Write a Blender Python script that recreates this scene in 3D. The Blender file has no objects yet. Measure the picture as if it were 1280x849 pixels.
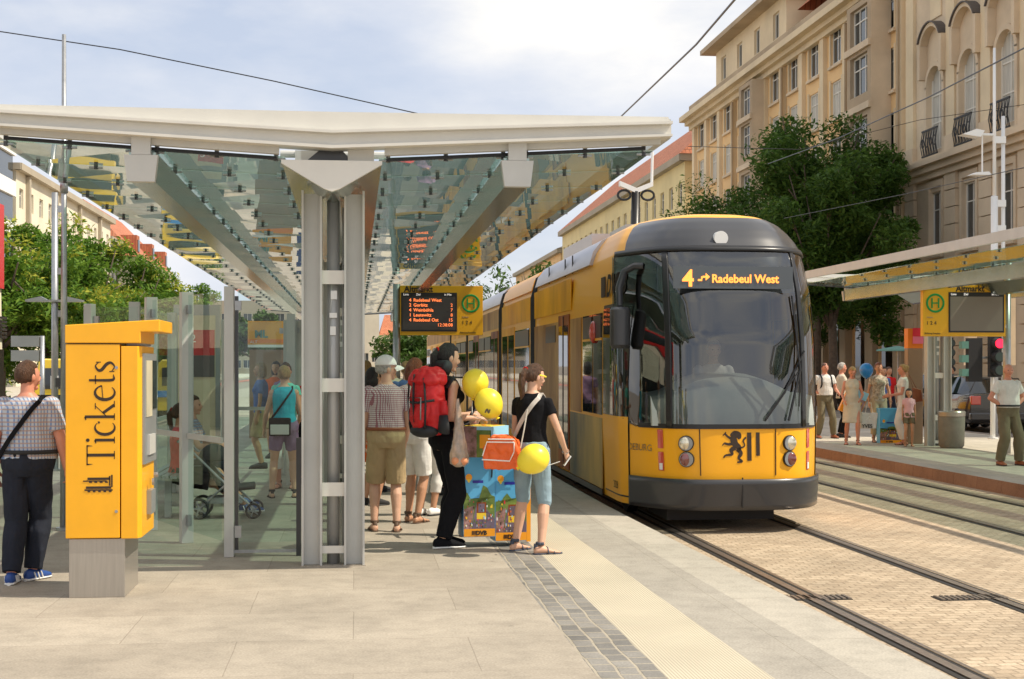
import bpy, bmesh, math, random
from math import sin, cos, pi, radians, atan, tan, sqrt
from mathutils import Vector, Matrix, noise
random.seed(7)
S = bpy.context.scene
C = S.collection
# ------------------------------------------------------------ camera
EYE = 1.62; F = 1800.0; TH = atan(197/1800); CT, ST = cos(TH), sin(TH)
cam = bpy.data.cameras.new('camera'); co = bpy.data.objects.new('camera', cam); C.objects.link(co)
cam.sensor_width = 36; cam.lens = F/1280*36; cam.shift_y = 31.5/1280
cam.clip_start = .1; cam.clip_end = 4000
co.location = (0, 0, EYE); co.rotation_euler = (radians(90), 0, -TH)
S.camera = co
# ------------------------------------------------------------ sky, sun, exposure
SUN_EL = radians(53); SH = Vector((-1, .24)).normalized()      # direction in which shadows fall
sd = Vector((-SH.x*cos(SUN_EL), -SH.y*cos(SUN_EL), sin(SUN_EL)))
w = bpy.data.worlds.new('World'); S.world = w; w.use_nodes = True
nt = w.node_tree; nt.nodes.clear()
def nn(nt, t, **k):
    n = nt.nodes.new(t)
    for a, b in k.items(): setattr(n, a, b)
    return n
out = nn(nt, 'ShaderNodeOutputWorld'); bg = nn(nt, 'ShaderNodeBackground')
sky = nn(nt, 'ShaderNodeTexSky', sky_type='NISHITA', sun_disc=False)
sky.sun_elevation = SUN_EL; sky.sun_rotation = math.atan2(sd.x, sd.y)
sky.air_density = 1.0; sky.dust_density = 1.5
tc = nn(nt, 'ShaderNodeTexCoord'); mp = nn(nt, 'ShaderNodeMapping'); mp.inputs['Scale'].default_value = (1, 1, 2.6)
nz = nn(nt, 'ShaderNodeTexNoise'); nz.inputs['Scale'].default_value = 2.6; nz.inputs['Detail'].default_value = 8; nz.inputs['Roughness'].default_value = .55
mp.inputs['Location'].default_value = (.25, .1, .3)
cr = nn(nt, 'ShaderNodeValToRGB'); cr.color_ramp.elements[0].position = .34; cr.color_ramp.elements[1].position = .56
nz2 = nn(nt, 'ShaderNodeTexNoise'); nz2.inputs['Scale'].default_value = 5; nz2.inputs['Detail'].default_value = 6
cr2 = nn(nt, 'ShaderNodeValToRGB'); cr2.color_ramp.elements[0].position = .35; cr2.color_ramp.elements[1].position = .7
cr2.color_ramp.elements[0].color = (7.2, 7.5, 8.3, 1); cr2.color_ramp.elements[1].color = (10.2, 9.8, 9.1, 1)
mx = nn(nt, 'ShaderNodeMixRGB'); L = nt.links.new
haz = nn(nt, 'ShaderNodeMixRGB'); haz.inputs[0].default_value = .66; haz.inputs[2].default_value = (6.6, 7.2, 8.6, 1)
L(tc.outputs['Generated'], mp.inputs[0]); L(mp.outputs[0], nz.inputs[0]); L(mp.outputs[0], nz2.inputs[0])
L(nz.outputs[0], cr.inputs[0]); L(nz2.outputs[0], cr2.inputs[0])
L(sky.outputs[0], haz.inputs[1]); L(haz.outputs[0], mx.inputs[1])
L(cr.outputs[0], mx.inputs[0]); L(cr2.outputs[0], mx.inputs[2]); L(mx.outputs[0], bg.inputs[0])
bg.inputs[1].default_value = .10; L(bg.outputs[0], out.inputs[0])
sl = bpy.data.lights.new('sun', 'SUN'); sl.energy = 4.7; sl.angle = radians(.5); sl.color = (1, .90, .74)
so = bpy.data.objects.new('sun', sl); C.objects.link(so); so.rotation_euler = sd.to_track_quat('Z', 'Y').to_euler()
so.location = (30, -10, 40)
S.view_settings.view_transform = 'Standard'; S.view_settings.look = 'None'
S.view_settings.exposure = .19; S.view_settings.gamma = 1; S.view_settings.use_curve_mapping = False
S.cycles.max_bounces = 8; S.cycles.transparent_max_bounces = 24
# ------------------------------------------------------------ geometry of the view, used to find real places
def W(px, py, D):
    r = (px-640)/F*D
    return Vector((r*CT + D*ST, D*CT - r*ST, EYE-(py-456)/F*D))
def G(px, py, z=0): return W(px, py, F*(EYE-z)/(py-456))
def YX(px, X):
    t = (px-640)/F
    return (X*CT - t*X*ST)/(t*CT + ST)
# ------------------------------------------------------------ helpers
def lin(c):
    return tuple(((v/255+.055)/1.055)**2.4 if v/255 > .04045 else v/255/12.92 for v in c)
MATS = {}
def mat(name, col, rough=.7, metal=0, spec=.5, var=0, vscale=6, bump=0, bscale=40, emit=0, coat=0, detail=4, col2=None, stretch=(1, 1, 1), alpha=None):
    if name in MATS: return MATS[name]
    m = bpy.data.materials.new(name); m.use_nodes = True; t = m.node_tree; b = t.nodes['Principled BSDF']; l = t.links.new
    b.inputs['Base Color'].default_value = (*col, 1); b.inputs['Roughness'].default_value = rough
    b.inputs['Metallic'].default_value = metal; b.inputs['Specular IOR Level'].default_value = spec
    if coat: b.inputs['Coat Weight'].default_value = coat; b.inputs['Coat Roughness'].default_value = .04
    if emit: b.inputs['Emission Color'].default_value = (*col, 1); b.inputs['Emission Strength'].default_value = emit
    if var or bump:
        g = nn(t, 'ShaderNodeTexCoord'); mpp = nn(t, 'ShaderNodeMapping'); mpp.inputs['Scale'].default_value = stretch
        l(g.outputs['Object'], mpp.inputs[0])
    if var:
        n = nn(t, 'ShaderNodeTexNoise'); n.inputs['Scale'].default_value = vscale; n.inputs['Detail'].default_value = detail
        n.inputs['Roughness'].default_value = .6
        r = nn(t, 'ShaderNodeValToRGB'); r.color_ramp.elements[0].position = .3; r.color_ramp.elements[1].position = .7
        a = tuple(min(1, c*(1-var)) for c in col); z = col2 or tuple(min(1, c*(1+var)) for c in col)
        r.color_ramp.elements[0].color = (*a, 1); r.color_ramp.elements[1].color = (*z, 1)
        l(mpp.outputs[0], n.inputs[0]); l(n.outputs[0], r.inputs[0]); l(r.outputs[0], b.inputs['Base Color'])
    if bump:
        n = nn(t, 'ShaderNodeTexNoise'); n.inputs['Scale'].default_value = bscale; n.inputs['Detail'].default_value = 5
        bu = nn(t, 'ShaderNodeBump'); bu.inputs['Strength'].default_value = bump; bu.inputs['Distance'].default_value = .02
        l(mpp.outputs[0], n.inputs[0]); l(n.outputs[0], bu.inputs['Height']); l(bu.outputs[0], b.inputs['Normal'])
    MATS[name] = m
    return m
def glassmat(name, tint, refl=.12, rough=.02, power=4, bump=0, bscale=2.0, stretch=(1, 1, 1), milk=0, solid=1):
    m = bpy.data.materials.new(name); m.use_nodes = True; t = m.node_tree; t.nodes.clear(); l = t.links.new
    o = nn(t, 'ShaderNodeOutputMaterial'); tr = nn(t, 'ShaderNodeBsdfTransparent'); gl = nn(t, 'ShaderNodeBsdfGlossy')
    tr.inputs[0].default_value = (*tint, 1); gl.inputs['Roughness'].default_value = rough
    lw = nn(t, 'ShaderNodeLayerWeight'); lw.inputs[0].default_value = .5; fr = nn(t, 'ShaderNodeMath', operation='POWER'); fr.inputs[1].default_value = power; l(lw.outputs['Facing'], fr.inputs[0])
    ad = nn(t, 'ShaderNodeMath', operation='MULTIPLY_ADD', use_clamp=True); ad.inputs[1].default_value = 1-refl; ad.inputs[2].default_value = refl
    mxs = nn(t, 'ShaderNodeMixShader'); l(fr.outputs[0], ad.inputs[0])
    if solid:
        ge = nn(t, 'ShaderNodeNewGeometry'); sb = nn(t, 'ShaderNodeMath', operation='SUBTRACT'); sb.inputs[0].default_value = 1; l(ge.outputs['Backfacing'], sb.inputs[1])
        mm = nn(t, 'ShaderNodeMath', operation='MULTIPLY'); l(ad.outputs[0], mm.inputs[0]); l(sb.outputs[0], mm.inputs[1]); l(mm.outputs[0], mxs.inputs[0])
    else: l(ad.outputs[0], mxs.inputs[0])
    base = tr.outputs[0]
    if milk:
        df = nn(t, 'ShaderNodeBsdfDiffuse'); df.inputs[0].default_value = (.45, .55, .5, 1)
        m2 = nn(t, 'ShaderNodeMixShader'); m2.inputs[0].default_value = milk; l(tr.outputs[0], m2.inputs[1]); l(df.outputs[0], m2.inputs[2]); base = m2.outputs[0]
    l(base, mxs.inputs[1]); l(gl.outputs[0], mxs.inputs[2]); l(mxs.outputs[0], o.inputs[0])
    if bump:
        g = nn(t, 'ShaderNodeTexCoord'); mpp = nn(t, 'ShaderNodeMapping'); mpp.inputs['Scale'].default_value = stretch
        n = nn(t, 'ShaderNodeTexNoise'); n.inputs['Scale'].default_value = bscale; n.inputs['Detail'].default_value = 2
        bu = nn(t, 'ShaderNodeBump'); bu.inputs['Strength'].default_value = bump; bu.inputs['Distance'].default_value = .05
        l(g.outputs['Object'], mpp.inputs[0]); l(mpp.outputs[0], n.inputs[0]); l(n.outputs[0], bu.inputs['Height'])
        l(bu.outputs[0], gl.inputs['Normal']); l(bu.outputs[0], lw.inputs['Normal'])
    MATS[name] = m
    return m
def brickmat(name, c1, c2, mortar, bw, bh, msize=.012, rough=.8, rot=0, bump=.5, nvar=.35, warp=.05, offset=.5, gum=0):
    m = bpy.data.materials.new(name); m.use_nodes = True; t = m.node_tree; b = t.nodes['Principled BSDF']; l = t.links.new
    b.inputs['Roughness'].default_value = rough; b.inputs['Specular IOR Level'].default_value = .25
    g = nn(t, 'ShaderNodeTexCoord'); mpp = nn(t, 'ShaderNodeMapping'); mpp.inputs['Rotation'].default_value = rot if isinstance(rot, tuple) else (0, 0, rot)
    wn = nn(t, 'ShaderNodeTexNoise'); wn.inputs['Scale'].default_value = 2.5
    wm = nn(t, 'ShaderNodeMixRGB', blend_type='ADD'); wm.inputs[0].default_value = warp
    l(g.outputs['Object'], mpp.inputs[0]); l(mpp.outputs[0], wn.inputs[0]); l(mpp.outputs[0], wm.inputs[1]); l(wn.outputs['Color'], wm.inputs[2])
    br = nn(t, 'ShaderNodeTexBrick'); br.offset = offset
    br.inputs['Scale'].default_value = 1; br.inputs['Brick Width'].default_value = bw; br.inputs['Row Height'].default_value = bh
    br.inputs['Mortar Size'].default_value = msize; br.inputs['Mortar Smooth'].default_value = .3; br.inputs['Bias'].default_value = 0
    br.inputs['Color1'].default_value = (*c1, 1); br.inputs['Color2'].default_value = (*c2, 1); br.inputs['Mortar'].default_value = (*mortar, 1)
    l(wm.outputs[0], br.inputs[0])
    n = nn(t, 'ShaderNodeTexNoise'); n.inputs['Scale'].default_value = .9; n.inputs['Detail'].default_value = 9; n.inputs['Roughness'].default_value = .65
    l(mpp.outputs[0], n.inputs[0])
    r = nn(t, 'ShaderNodeMapRange'); r.inputs[3].default_value = 1-nvar; r.inputs[4].default_value = 1+nvar; l(n.outputs[0], r.inputs[0])
    nf = nn(t, 'ShaderNodeTexNoise'); nf.inputs['Scale'].default_value = 70; nf.inputs['Detail'].default_value = 3; l(mpp.outputs[0], nf.inputs[0])
    nm_ = nn(t, 'ShaderNodeTexNoise'); nm_.inputs['Scale'].default_value = 4.5; nm_.inputs['Detail'].default_value = 8; nm_.inputs['Roughness'].default_value = .75; l(mpp.outputs[0], nm_.inputs[0])
    rf_ = nn(t, 'ShaderNodeMapRange'); rf_.inputs[1].default_value = .3; rf_.inputs[2].default_value = .7; rf_.inputs[3].default_value = .84; rf_.inputs[4].default_value = 1.14; l(nf.outputs[0], rf_.inputs[0])
    rs_ = nn(t, 'ShaderNodeMapRange'); rs_.inputs[1].default_value = .28; rs_.inputs[2].default_value = .55; rs_.inputs[3].default_value = .80; rs_.inputs[4].default_value = 1.04; l(nm_.outputs[0], rs_.inputs[0])
    m1 = nn(t, 'ShaderNodeMath', operation='MULTIPLY'); l(rf_.outputs[0], m1.inputs[0]); l(rs_.outputs[0], m1.inputs[1]); m2 = nn(t, 'ShaderNodeMath', operation='MULTIPLY'); l(m1.outputs[0], m2.inputs[0]); l(r.outputs[0], m2.inputs[1])
    mu = nn(t, 'ShaderNodeVectorMath', operation='SCALE'); l(br.outputs[0], mu.inputs[0]); l(m2.outputs[0], mu.inputs['Scale']); l(mu.outputs[0], b.inputs['Base Color'])
    n2 = nn(t, 'ShaderNodeTexNoise'); n2.inputs['Scale'].default_value = 30; n2.inputs['Detail'].default_value = 4; l(mpp.outputs[0], n2.inputs[0])
    su = nn(t, 'ShaderNodeMath', operation='MULTIPLY_ADD'); su.inputs[1].default_value = .25; l(n2.outputs[0], su.inputs[0])
    iv = nn(t, 'ShaderNodeMath', operation='SUBTRACT'); iv.inputs[0].default_value = 1; l(br.outputs['Fac'], iv.inputs[1]); l(iv.outputs[0], su.inputs[2])
    bu = nn(t, 'ShaderNodeBump'); bu.inputs['Strength'].default_value = bump; bu.inputs['Distance'].default_value = .015
    if gum:
        vo = nn(t, 'ShaderNodeTexVoronoi'); vo.inputs['Scale'].default_value = 2.2; l(mpp.outputs[0], vo.inputs[0])
        vr = nn(t, 'ShaderNodeMapRange'); vr.inputs[1].default_value = .030; vr.inputs[2].default_value = .055; vr.inputs[3].default_value = gum; vr.inputs[4].default_value = 1; l(vo.outputs['Distance'], vr.inputs[0])
        m3 = nn(t, 'ShaderNodeMath', operation='MULTIPLY'); l(m2.outputs[0], m3.inputs[0]); l(vr.outputs[0], m3.inputs[1]); l(m3.outputs[0], mu.inputs['Scale'])
    l(su.outputs[0], bu.inputs['Height']); l(bu.outputs[0], b.inputs['Normal'])
    MATS[name] = m
    return m
def checkmat(name, base, line1, line2, n=40, axis='check'):
    m = bpy.data.materials.new(name); m.use_nodes = True; t = m.node_tree; b = t.nodes['Principled BSDF']; l = t.links.new
    b.inputs['Roughness'].default_value = .85; b.inputs['Specular IOR Level'].default_value = .15
    g = nn(t, 'ShaderNodeTexCoord'); sp = nn(t, 'ShaderNodeSeparateXYZ'); l(g.outputs['Object'], sp.inputs[0])
    ad = nn(t, 'ShaderNodeMath', operation='ADD'); l(sp.outputs[0], ad.inputs[0]); l(sp.outputs[1], ad.inputs[1])
    prev = (*base, 1); last = None
    for src, col, k in ((ad.outputs[0], line1, 1.0), (sp.outputs[2], line2, 1.0)):
        a = nn(t, 'ShaderNodeMath', operation='MULTIPLY'); a.inputs[1].default_value = n*k; l(src, a.inputs[0])
        f = nn(t, 'ShaderNodeMath', operation='FRACT'); l(a.outputs[0], f.inputs[0])
        c = nn(t, 'ShaderNodeMath', operation='LESS_THAN'); c.inputs[1].default_value = .36; l(f.outputs[0], c.inputs[0])
        d = nn(t, 'ShaderNodeMath', operation='MULTIPLY'); d.inputs[1].default_value = .75; l(c.outputs[0], d.inputs[0])
        x = nn(t, 'ShaderNodeMixRGB'); l(d.outputs[0], x.inputs[0]); x.inputs[2].default_value = (*col, 1)
        if last: l(last, x.inputs[1])
        else: x.inputs[1].default_value = prev
        last = x.outputs[0]
    l(last, b.inputs['Base Color'])
    MATS[name] = m
    return m
class MB:
    def __init__(s): s.v = []; s.f = []; s.m = []; s.mats = []; s.smooth = False; s.T = None
    def mi(s, m):
        if m is None: return 0
        if m not in s.mats: s.mats.append(m)
        return s.mats.index(m)
    def add(s, vs, fs, m=None):
        o = len(s.v)
        for p in vs:
            p = Vector(p)
            s.v.append(s.T @ p if s.T else p)
        k = s.mi(m)
        for f in fs: s.f.append([o+i for i in f]); s.m.append(k)
        return s
    def box(s, x0, x1, y0, y1, z0, z1, m=None):
        vs = [(x, y, z) for z in (z0, z1) for y in (y0, y1) for x in (x0, x1)]
        return s.add(vs, [(0, 2, 3, 1), (4, 5, 7, 6), (0, 1, 5, 4), (2, 6, 7, 3), (0, 4, 6, 2), (1, 3, 7, 5)], m)
    def loft(s, rings, m=None, cap=True, close=True):
        n = len(rings[0]); vs = [p for r in rings for p in r]; fs = []
        for i in range(len(rings)-1):
            for j in range(n if close else n-1):
                k = (j+1) % n
                fs.append((i*n+j, i*n+k, (i+1)*n+k, (i+1)*n+j))
        if cap and close: fs += [tuple(range(n))[::-1], tuple((len(rings)-1)*n+i for i in range(n))]
        return s.add(vs, fs, m)
    def chain(s, pts, rad, n=12, m=None, flat=None):
        pts = [Vector(p) for p in pts]; rings = []; ref = None
        for i, p in enumerate(pts):
            d = (pts[min(i+1, len(pts)-1)]-pts[max(i-1, 0)]).normalized()
            if ref is None:
                ref = Vector((0, 0, 1)) if abs(d.z) < .9 else Vector((1, 0, 0))
                if flat is not None: ref = Vector(flat)
            a = (ref - d*ref.dot(d)).normalized(); b = d.cross(a); ref = a
            r = rad[i] if hasattr(rad, '__len__') else rad
            ra, rb = r if hasattr(r, '__len__') else (r, r)
            rings.append([p + a*(ra*cos(2*pi*j/n)) + b*(rb*sin(2*pi*j/n)) for j in range(n)])
        return s.loft(rings, m)
    def tube(s, a, b, r0, r1=None, n=12, m=None): return s.chain([a, b], [r0, r0 if r1 is None else r1], n, m)
    def ball(s, c, r, m=None, nu=16, nv=10, fn=None):
        c = Vector(c); r = r if hasattr(r, '__len__') else (r, r, r); rings = []
        for i in range(1, nv):
            a = pi*i/nv
            rings.append([(sin(a)*cos(2*pi*j/nu), sin(a)*sin(2*pi*j/nu), cos(a)) for j in range(nu)])
        vs = [(0, 0, 1)] + [p for q in rings for p in q] + [(0, 0, -1)]
        if fn: vs = [fn(Vector(p)) for p in vs]
        vs = [(c.x+p[0]*r[0], c.y+p[1]*r[1], c.z+p[2]*r[2]) for p in vs]
        fs = []; e = len(vs)-1
        for j in range(nu):
            k = (j+1) % nu
            fs.append((0, 1+j, 1+k)); fs.append((e, 1+(nv-2)*nu+k, 1+(nv-2)*nu+j))
            for i in range(nv-2): fs.append((1+i*nu+j, 1+(i+1)*nu+j, 1+(i+1)*nu+k, 1+i*nu+k))
        return s.add(vs, fs, m)
    def prism(s, poly, a, b, axis='y', m=None):
        n = len(poly)
        def P(p, t): return {'y': (p[0], t, p[1]), 'x': (t, p[0], p[1]), 'z': (p[0], p[1], t)}[axis]
        vs = [P(p, a) for p in poly] + [P(p, b) for p in poly]
        fs = [tuple(range(n)), tuple(range(2*n-1, n-1, -1))] + [(i, (i+1) % n, n+(i+1) % n, n+i) for i in range(n)]
        return s.add(vs, fs, m)
    def mesh(s, name, m=None, smooth=None, bevel=0):
        me = bpy.data.meshes.new(name); me.from_pydata([tuple(p) for p in s.v], [], s.f)
        ms = s.mats or ([m] if m else [])
        for x in ms: me.materials.append(x)
        if s.mats:
            for p, k in zip(me.polygons, s.m): p.material_index = k
        bm = bmesh.new(); bm.from_mesh(me); bmesh.ops.recalc_face_normals(bm, faces=bm.faces[:]); bm.to_mesh(me); bm.free()
        if smooth or (smooth is None and s.smooth):
            me.polygons.foreach_set('use_smooth', [True]*len(me.polygons))
        return me
    def build(s, name, m=None, parent=None, smooth=None, bevel=0, auto=0):
        o = bpy.data.objects.new(name, s.mesh(name, m, smooth or bool(auto))); C.objects.link(o)
        if parent: o.parent = parent
        if auto:
            me = o.data; bm = bmesh.new(); bm.from_mesh(me)
            for e in bm.edges:
                if len(e.link_faces) == 2 and e.calc_face_angle(0) > radians(auto): e.smooth = False
            bm.to_mesh(me); bm.free()
        if bevel:
            b = o.modifiers.new('bevel', 'BEVEL'); b.width = bevel; b.segments = 2; b.limit_method = 'ANGLE'
        return o
def tag(o, label=None, cat=None, group=None, kind=None):
    if label: o['label'] = label
    if cat: o['category'] = cat
    if group: o['group'] = group
    if kind: o['kind'] = kind
    return o
def thing(name, label, cat, loc=(0, 0, 0), rz=0, group=None, s=1):
    o = bpy.data.objects.new(name, None); C.objects.link(o); o.empty_display_size = .3
    o.location = loc; o.rotation_euler = (0, 0, rz); o.scale = (s, s, s)
    return tag(o, label, cat, group)
def copy_tree(o, parent=None):
    c = o.copy(); C.objects.link(c)
    if parent: c.parent = parent
    for ch in list(o.children): copy_tree(ch, c)
    return c
def txt(body, size, mtx, m, parent=None, name='lettering', ext=.002, align='LEFT', space=1, bold=0, sx=1):
    cu = bpy.data.curves.new(name, 'FONT'); cu.body = body; cu.size = size; cu.extrude = ext; cu.align_x = align
    cu.space_character = space; cu.offset = bold; cu.resolution_u = 3
    t = bpy.data.objects.new(name, cu); C.objects.link(t)
    dg = bpy.context.evaluated_depsgraph_get(); dg.update()
    me = bpy.data.meshes.new_from_object(t.evaluated_get(dg)); bpy.data.objects.remove(t)
    me.transform(mtx @ Matrix.Diagonal((sx, 1, 1, 1)))
    me.materials.clear(); me.materials.append(m); me.name = name
    o = bpy.data.objects.new(name, me); C.objects.link(o)
    if parent: o.parent = parent
    return o
def face_cam(x, y, z): return Matrix.Translation((x, y, z)) @ Matrix.Rotation(radians(90), 4, 'X')      # text upright facing -Y
def face_left(x, y, z): return Matrix.Translation((x, y, z)) @ Matrix.Rotation(radians(-90), 4, 'Z') @ Matrix.Rotation(radians(90), 4, 'X')  # facing -X
# ------------------------------------------------------------ materials
M = MATS
mat('steel_light', (.52, .52, .49), .38, .0, .5, var=.06, vscale=3)
mat('steel_cream', (.68, .66, .60), .4, 0, .5, var=.04, vscale=3)
mat('steel_grey', (.30, .32, .32), .35, .35, .5, var=.08, vscale=2)
mat('galv', (.38, .39, .40), .35, .7, .5, var=.12, vscale=14)
mat('mirror_metal', (.36, .43, .39), .18, .85, .5, var=.1, vscale=2, bump=.08, bscale=4)
mat('black', (.012, .012, .013), .35)
mat('black_matt', (.02, .02, .022), .75)
mat('dark_grey', (.035, .036, .04), .35, 0, .5, coat=.3)
mat('rubber', (.015, .015, .016), .6)
mat('yellow_tk', (.93, .44, .006), .38, 0, .5, coat=.2, var=.06, vscale=3, bump=.04, bscale=4)
mat('tram_yellow', (.92, .425, .008), .35, 0, .35, coat=.12)
mat('sign_yellow', (.80, .42, .008), .4)
mat('white', (.8, .8, .78), .5)
mat('pipe', (.42, .42, .41), .4, .3)
mat('stainless', (.42, .39, .35), .3, .6, .5, var=.08, vscale=3, stretch=(20, 20, 1))
glassmat('roof_glass', (.72, .87, .80), .20, .012, 3, bump=.12, bscale=1.0, stretch=(1, .3, 1), milk=.24)
glassmat('pane_glass', (.90, .96, .95), .045, .008, 5.5)
glassmat('windscreen', (.42, .45, .45), .15, .01, 4, bump=.015, bscale=1, solid=0)
glassmat('car_glass', (.25, .27, .28), .15, .02, 1.5)
mat('dark_glass', (.012, .016, .016), .03, 0, .9, bump=.03, bscale=1.5)
mat('window_glass', (.035, .045, .05), .04, 0, .9, bump=.06, bscale=.6)
mat('curtain', (.50, .48, .42), .8, var=.2, vscale=3, stretch=(4, 4, .3))
# ============================================================ SETTING: ground
def ec(Y): return .19*(max(0, 17-Y)/9.6)**1.3
def strip(name, x0, x1, z, m, k0, k1, y0=-14, y1=300, kind='structure'):
    ys = []; y = y0
    while y < 30: ys.append(y); y += .5
    ys += [30, 60, 120, y1]
    b = MB()
    vs = []
    for y in ys: vs += [(x0+k0*ec(y), y, z), (x1+k1*ec(y), y, z)]
    b.add(vs, [(2*i, 2*i+1, 2*i+3, 2*i+2) for i in range(len(ys)-1)])
    return tag(b.build(name, m), kind=kind)
slab = brickmat('slab', (.325, .285, .23), (.39, .345, .28), (.26, .225, .18), 1.35, .95, .0035, rough=.75, bump=.2, nvar=.4, warp=.012, gum=.62)
asph = brickmat('edge_slab', (.33, .305, .26), (.37, .34, .29), (.26, .235, .19), 3.0, .62, .003, rough=.85, bump=.2, nvar=.3, rot=radians(90), warp=.01, gum=.75)
edge = brickmat('edge_stone', (.40, .37, .31), (.44, .40, .34), (.28, .25, .20), 1.5, 50, .004, rough=.8, bump=.15, nvar=.3, rot=radians(90), warp=.01)
cob = brickmat('cobble', (.15, .145, .135), (.27, .255, .23), (.36, .32, .25), .17, .117, .009, rough=.7, bump=.6, nvar=.3, rot=radians(90))
sett = brickmat('setts', (.38, .295, .205), (.48, .385, .275), (.29, .225, .155), .13, .095, .008, rough=.8, bump=.5, nvar=.5, warp=.09)
kerbm = brickmat('kerb_red', (.28, .155, .095), (.36, .21, .13), (.2, .1, .06), .8, 5, .006, rough=.8, bump=.2, nvar=.3, rot=radians(90))
rplat = brickmat('slab_far', (.42, .38, .31), (.50, .455, .37), (.25, .22, .17), .9, .9, .008, rough=.8, bump=.2, nvar=.2)
mat('asphalt', (.075, .073, .07), .85, var=.2, vscale=3, bump=.4, bscale=60)
mat('asphalt_warm', (.23, .20, .165), .85, var=.2, vscale=2, bump=.3, bscale=60)
def tact():
    m = bpy.data.materials.new('tactile'); m.use_nodes = True; t = m.node_tree; b = t.nodes['Principled BSDF']; l = t.links.new
    b.inputs['Roughness'].default_value = .8
    g = nn(t, 'ShaderNodeTexCoord'); wv = nn(t, 'ShaderNodeTexWave', wave_type='BANDS', bands_direction='X'); wv.inputs['Scale'].default_value = 17
    l(g.outputs['Object'], wv.inputs[0])
    r = nn(t, 'ShaderNodeValToRGB'); r.color_ramp.elements[0].position = .1; r.color_ramp.elements[1].position = .5
    r.color_ramp.elements[0].color = (.42, .375, .28, 1); r.color_ramp.elements[1].color = (.51, .455, .345, 1)
    n = nn(t, 'ShaderNodeTexNoise'); n.inputs['Scale'].default_value = 1.2; n.inputs['Detail'].default_value = 6; l(g.outputs['Object'], n.inputs[0])
    mr = nn(t, 'ShaderNodeMapRange'); mr.inputs[3].default_value = .78; mr.inputs[4].default_value = 1.18; l(n.outputs[0], mr.inputs[0])
    mu = nn(t, 'ShaderNodeVectorMath', operation='SCALE'); l(wv.outputs['Color'], r.inputs[0]); l(r.outputs[0], mu.inputs[0]); l(mr.outputs[0], mu.inputs['Scale']); l(mu.outputs[0], b.inputs['Base Color'])
    bu = nn(t, 'ShaderNodeBump'); bu.inputs['Strength'].default_value = .5; bu.inputs['Distance'].default_value = .006; l(wv.outputs['Fac'], bu.inputs['Height']); l(bu.outputs[0], b.inputs['Normal'])
    return m
tactile = tact()
# the ground itself
b = MB(); b.add([(-900, -60, -.25), (900, -60, -.25), (900, 1500, -.25), (-900, 1500, -.25)], [(0, 1, 2, 3)])
tag(b.build('ground', M['asphalt_warm']), kind='structure')
strip('platform', -7.5, 1.215, 0, slab, 0, .2)
strip('cobble_strip', 1.215, 1.565, 0, cob, .2, .25)
strip('tactile_strip', 1.565, 2.04, 0, tactile, .25, .6)
strip('platform_paving', 2.04, 2.50, 0, asph, .6, .8)
strip('platform_edge', 2.50, 2.88, 0, edge, .8, 1)
# vertical platform face
ys = [-14+.5*i for i in range(88)]+[60, 300]; b = MB(); vs = []
for y in ys: vs += [(2.88+ec(y), y, 0), (2.84+ec(y), y, -.24)]
b.add(vs, [(2*i, 2*i+1, 2*i+3, 2*i+2) for i in range(len(ys)-1)])
tag(b.build('platform_face', M['asphalt_warm']), kind='structure')
tag(MB().box(-7.5, -7.35, -14, 300, -.25, .004).build('kerb', slab), kind='structure')
strip('track_bed', 2.84, 8.98, -.18, sett, 1, 0)
# rails
mat('rail_steel', (.34, .29, .25), .3, .7, var=.2, vscale=20)
mat('rail_groove', (.02, .017, .014), .7)
def rail(X, k, label):
    root = thing('rail', label, 'rail', group=None)
    for nm, a, bb, z, m in (('railhead', 0, .07, -.166, 'rail_steel'), ('groove', .07, .115, -.174, 'rail_groove'), ('guard_lip', .115, .145, -.168, 'rail_steel'), ('joint_filler', -.05, 0, -.175, 'rail_groove')):
        o = strip(nm, X+a, X+bb, z, M[m], k, k, kind=None); o.parent = root
    return root
rail(3.38, .6, 'worn steel tram rail set in the setts beside the near platform edge')
rail(4.83, .25, 'steel tram rail emerging from under the right side of the yellow tram')
rail(7.02, 0, 'steel rail of the second track, the one closer to the tram')
rail(8.44, 0, 'steel rail of the second track running along the brick kerb of the far platform')
# drain gratings
def grate(p, label):
    g = MB(); g.box(-.27, .27, -.1, .1, -.004, .002, M['rail_groove'])
    for i in range(12): g.box(-.255+i*.045, -.23+i*.045, -.09, .09, .002, .01, M['rail_steel'])
    o = g.build('drain_grating'); o.location = (p.x, p.y, -.176); tag(o, label, 'drain grating')
grate(G(1018, 748, -.18), 'slotted drain grating in the setts against the rail beside the platform edge')
grate(G(1212, 748, -.18), 'slotted drain grating in the setts against the second rail from the platform')
# far platform
b = MB(); b.add([(8.98, -14, 0), (9.35, -14, 0), (9.35, 300, 0), (8.98, 300, 0)], [(0, 1, 2, 3)]); tag(b.build('far_platform_edge', edge), kind='structure')
b = MB(); b.add([(8.98, -14, 0), (8.98, 300, 0), (8.96, 300, -.2), (8.96, -14, -.2)], [(0, 1, 2, 3)]); tag(b.build('far_platform_kerb', kerbm), kind='structure')
b = MB(); b.add([(9.35, -14, 0), (14.6, -14, 0), (14.6, 300, 0), (9.35, 300, 0)], [(0, 1, 2, 3)]); tag(b.build('far_platform', rplat), kind='structure')
tag(MB().box(14.6, 14.75, -14, 300, -.24, .012).build('far_kerb', M['asphalt_warm']), kind='structure')
b = MB(); b.add([(14.75, -14, -.12), (20.6, -14, -.12), (20.6, 300, -.12), (14.75, 300, -.12)], [(0, 1, 2, 3)]); tag(b.build('road', M['asphalt_warm']), kind='structure')
tag(MB().box(20.6, 40, -14, 300, -.24, .0).build('pavement', rplat), kind='structure')
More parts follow.
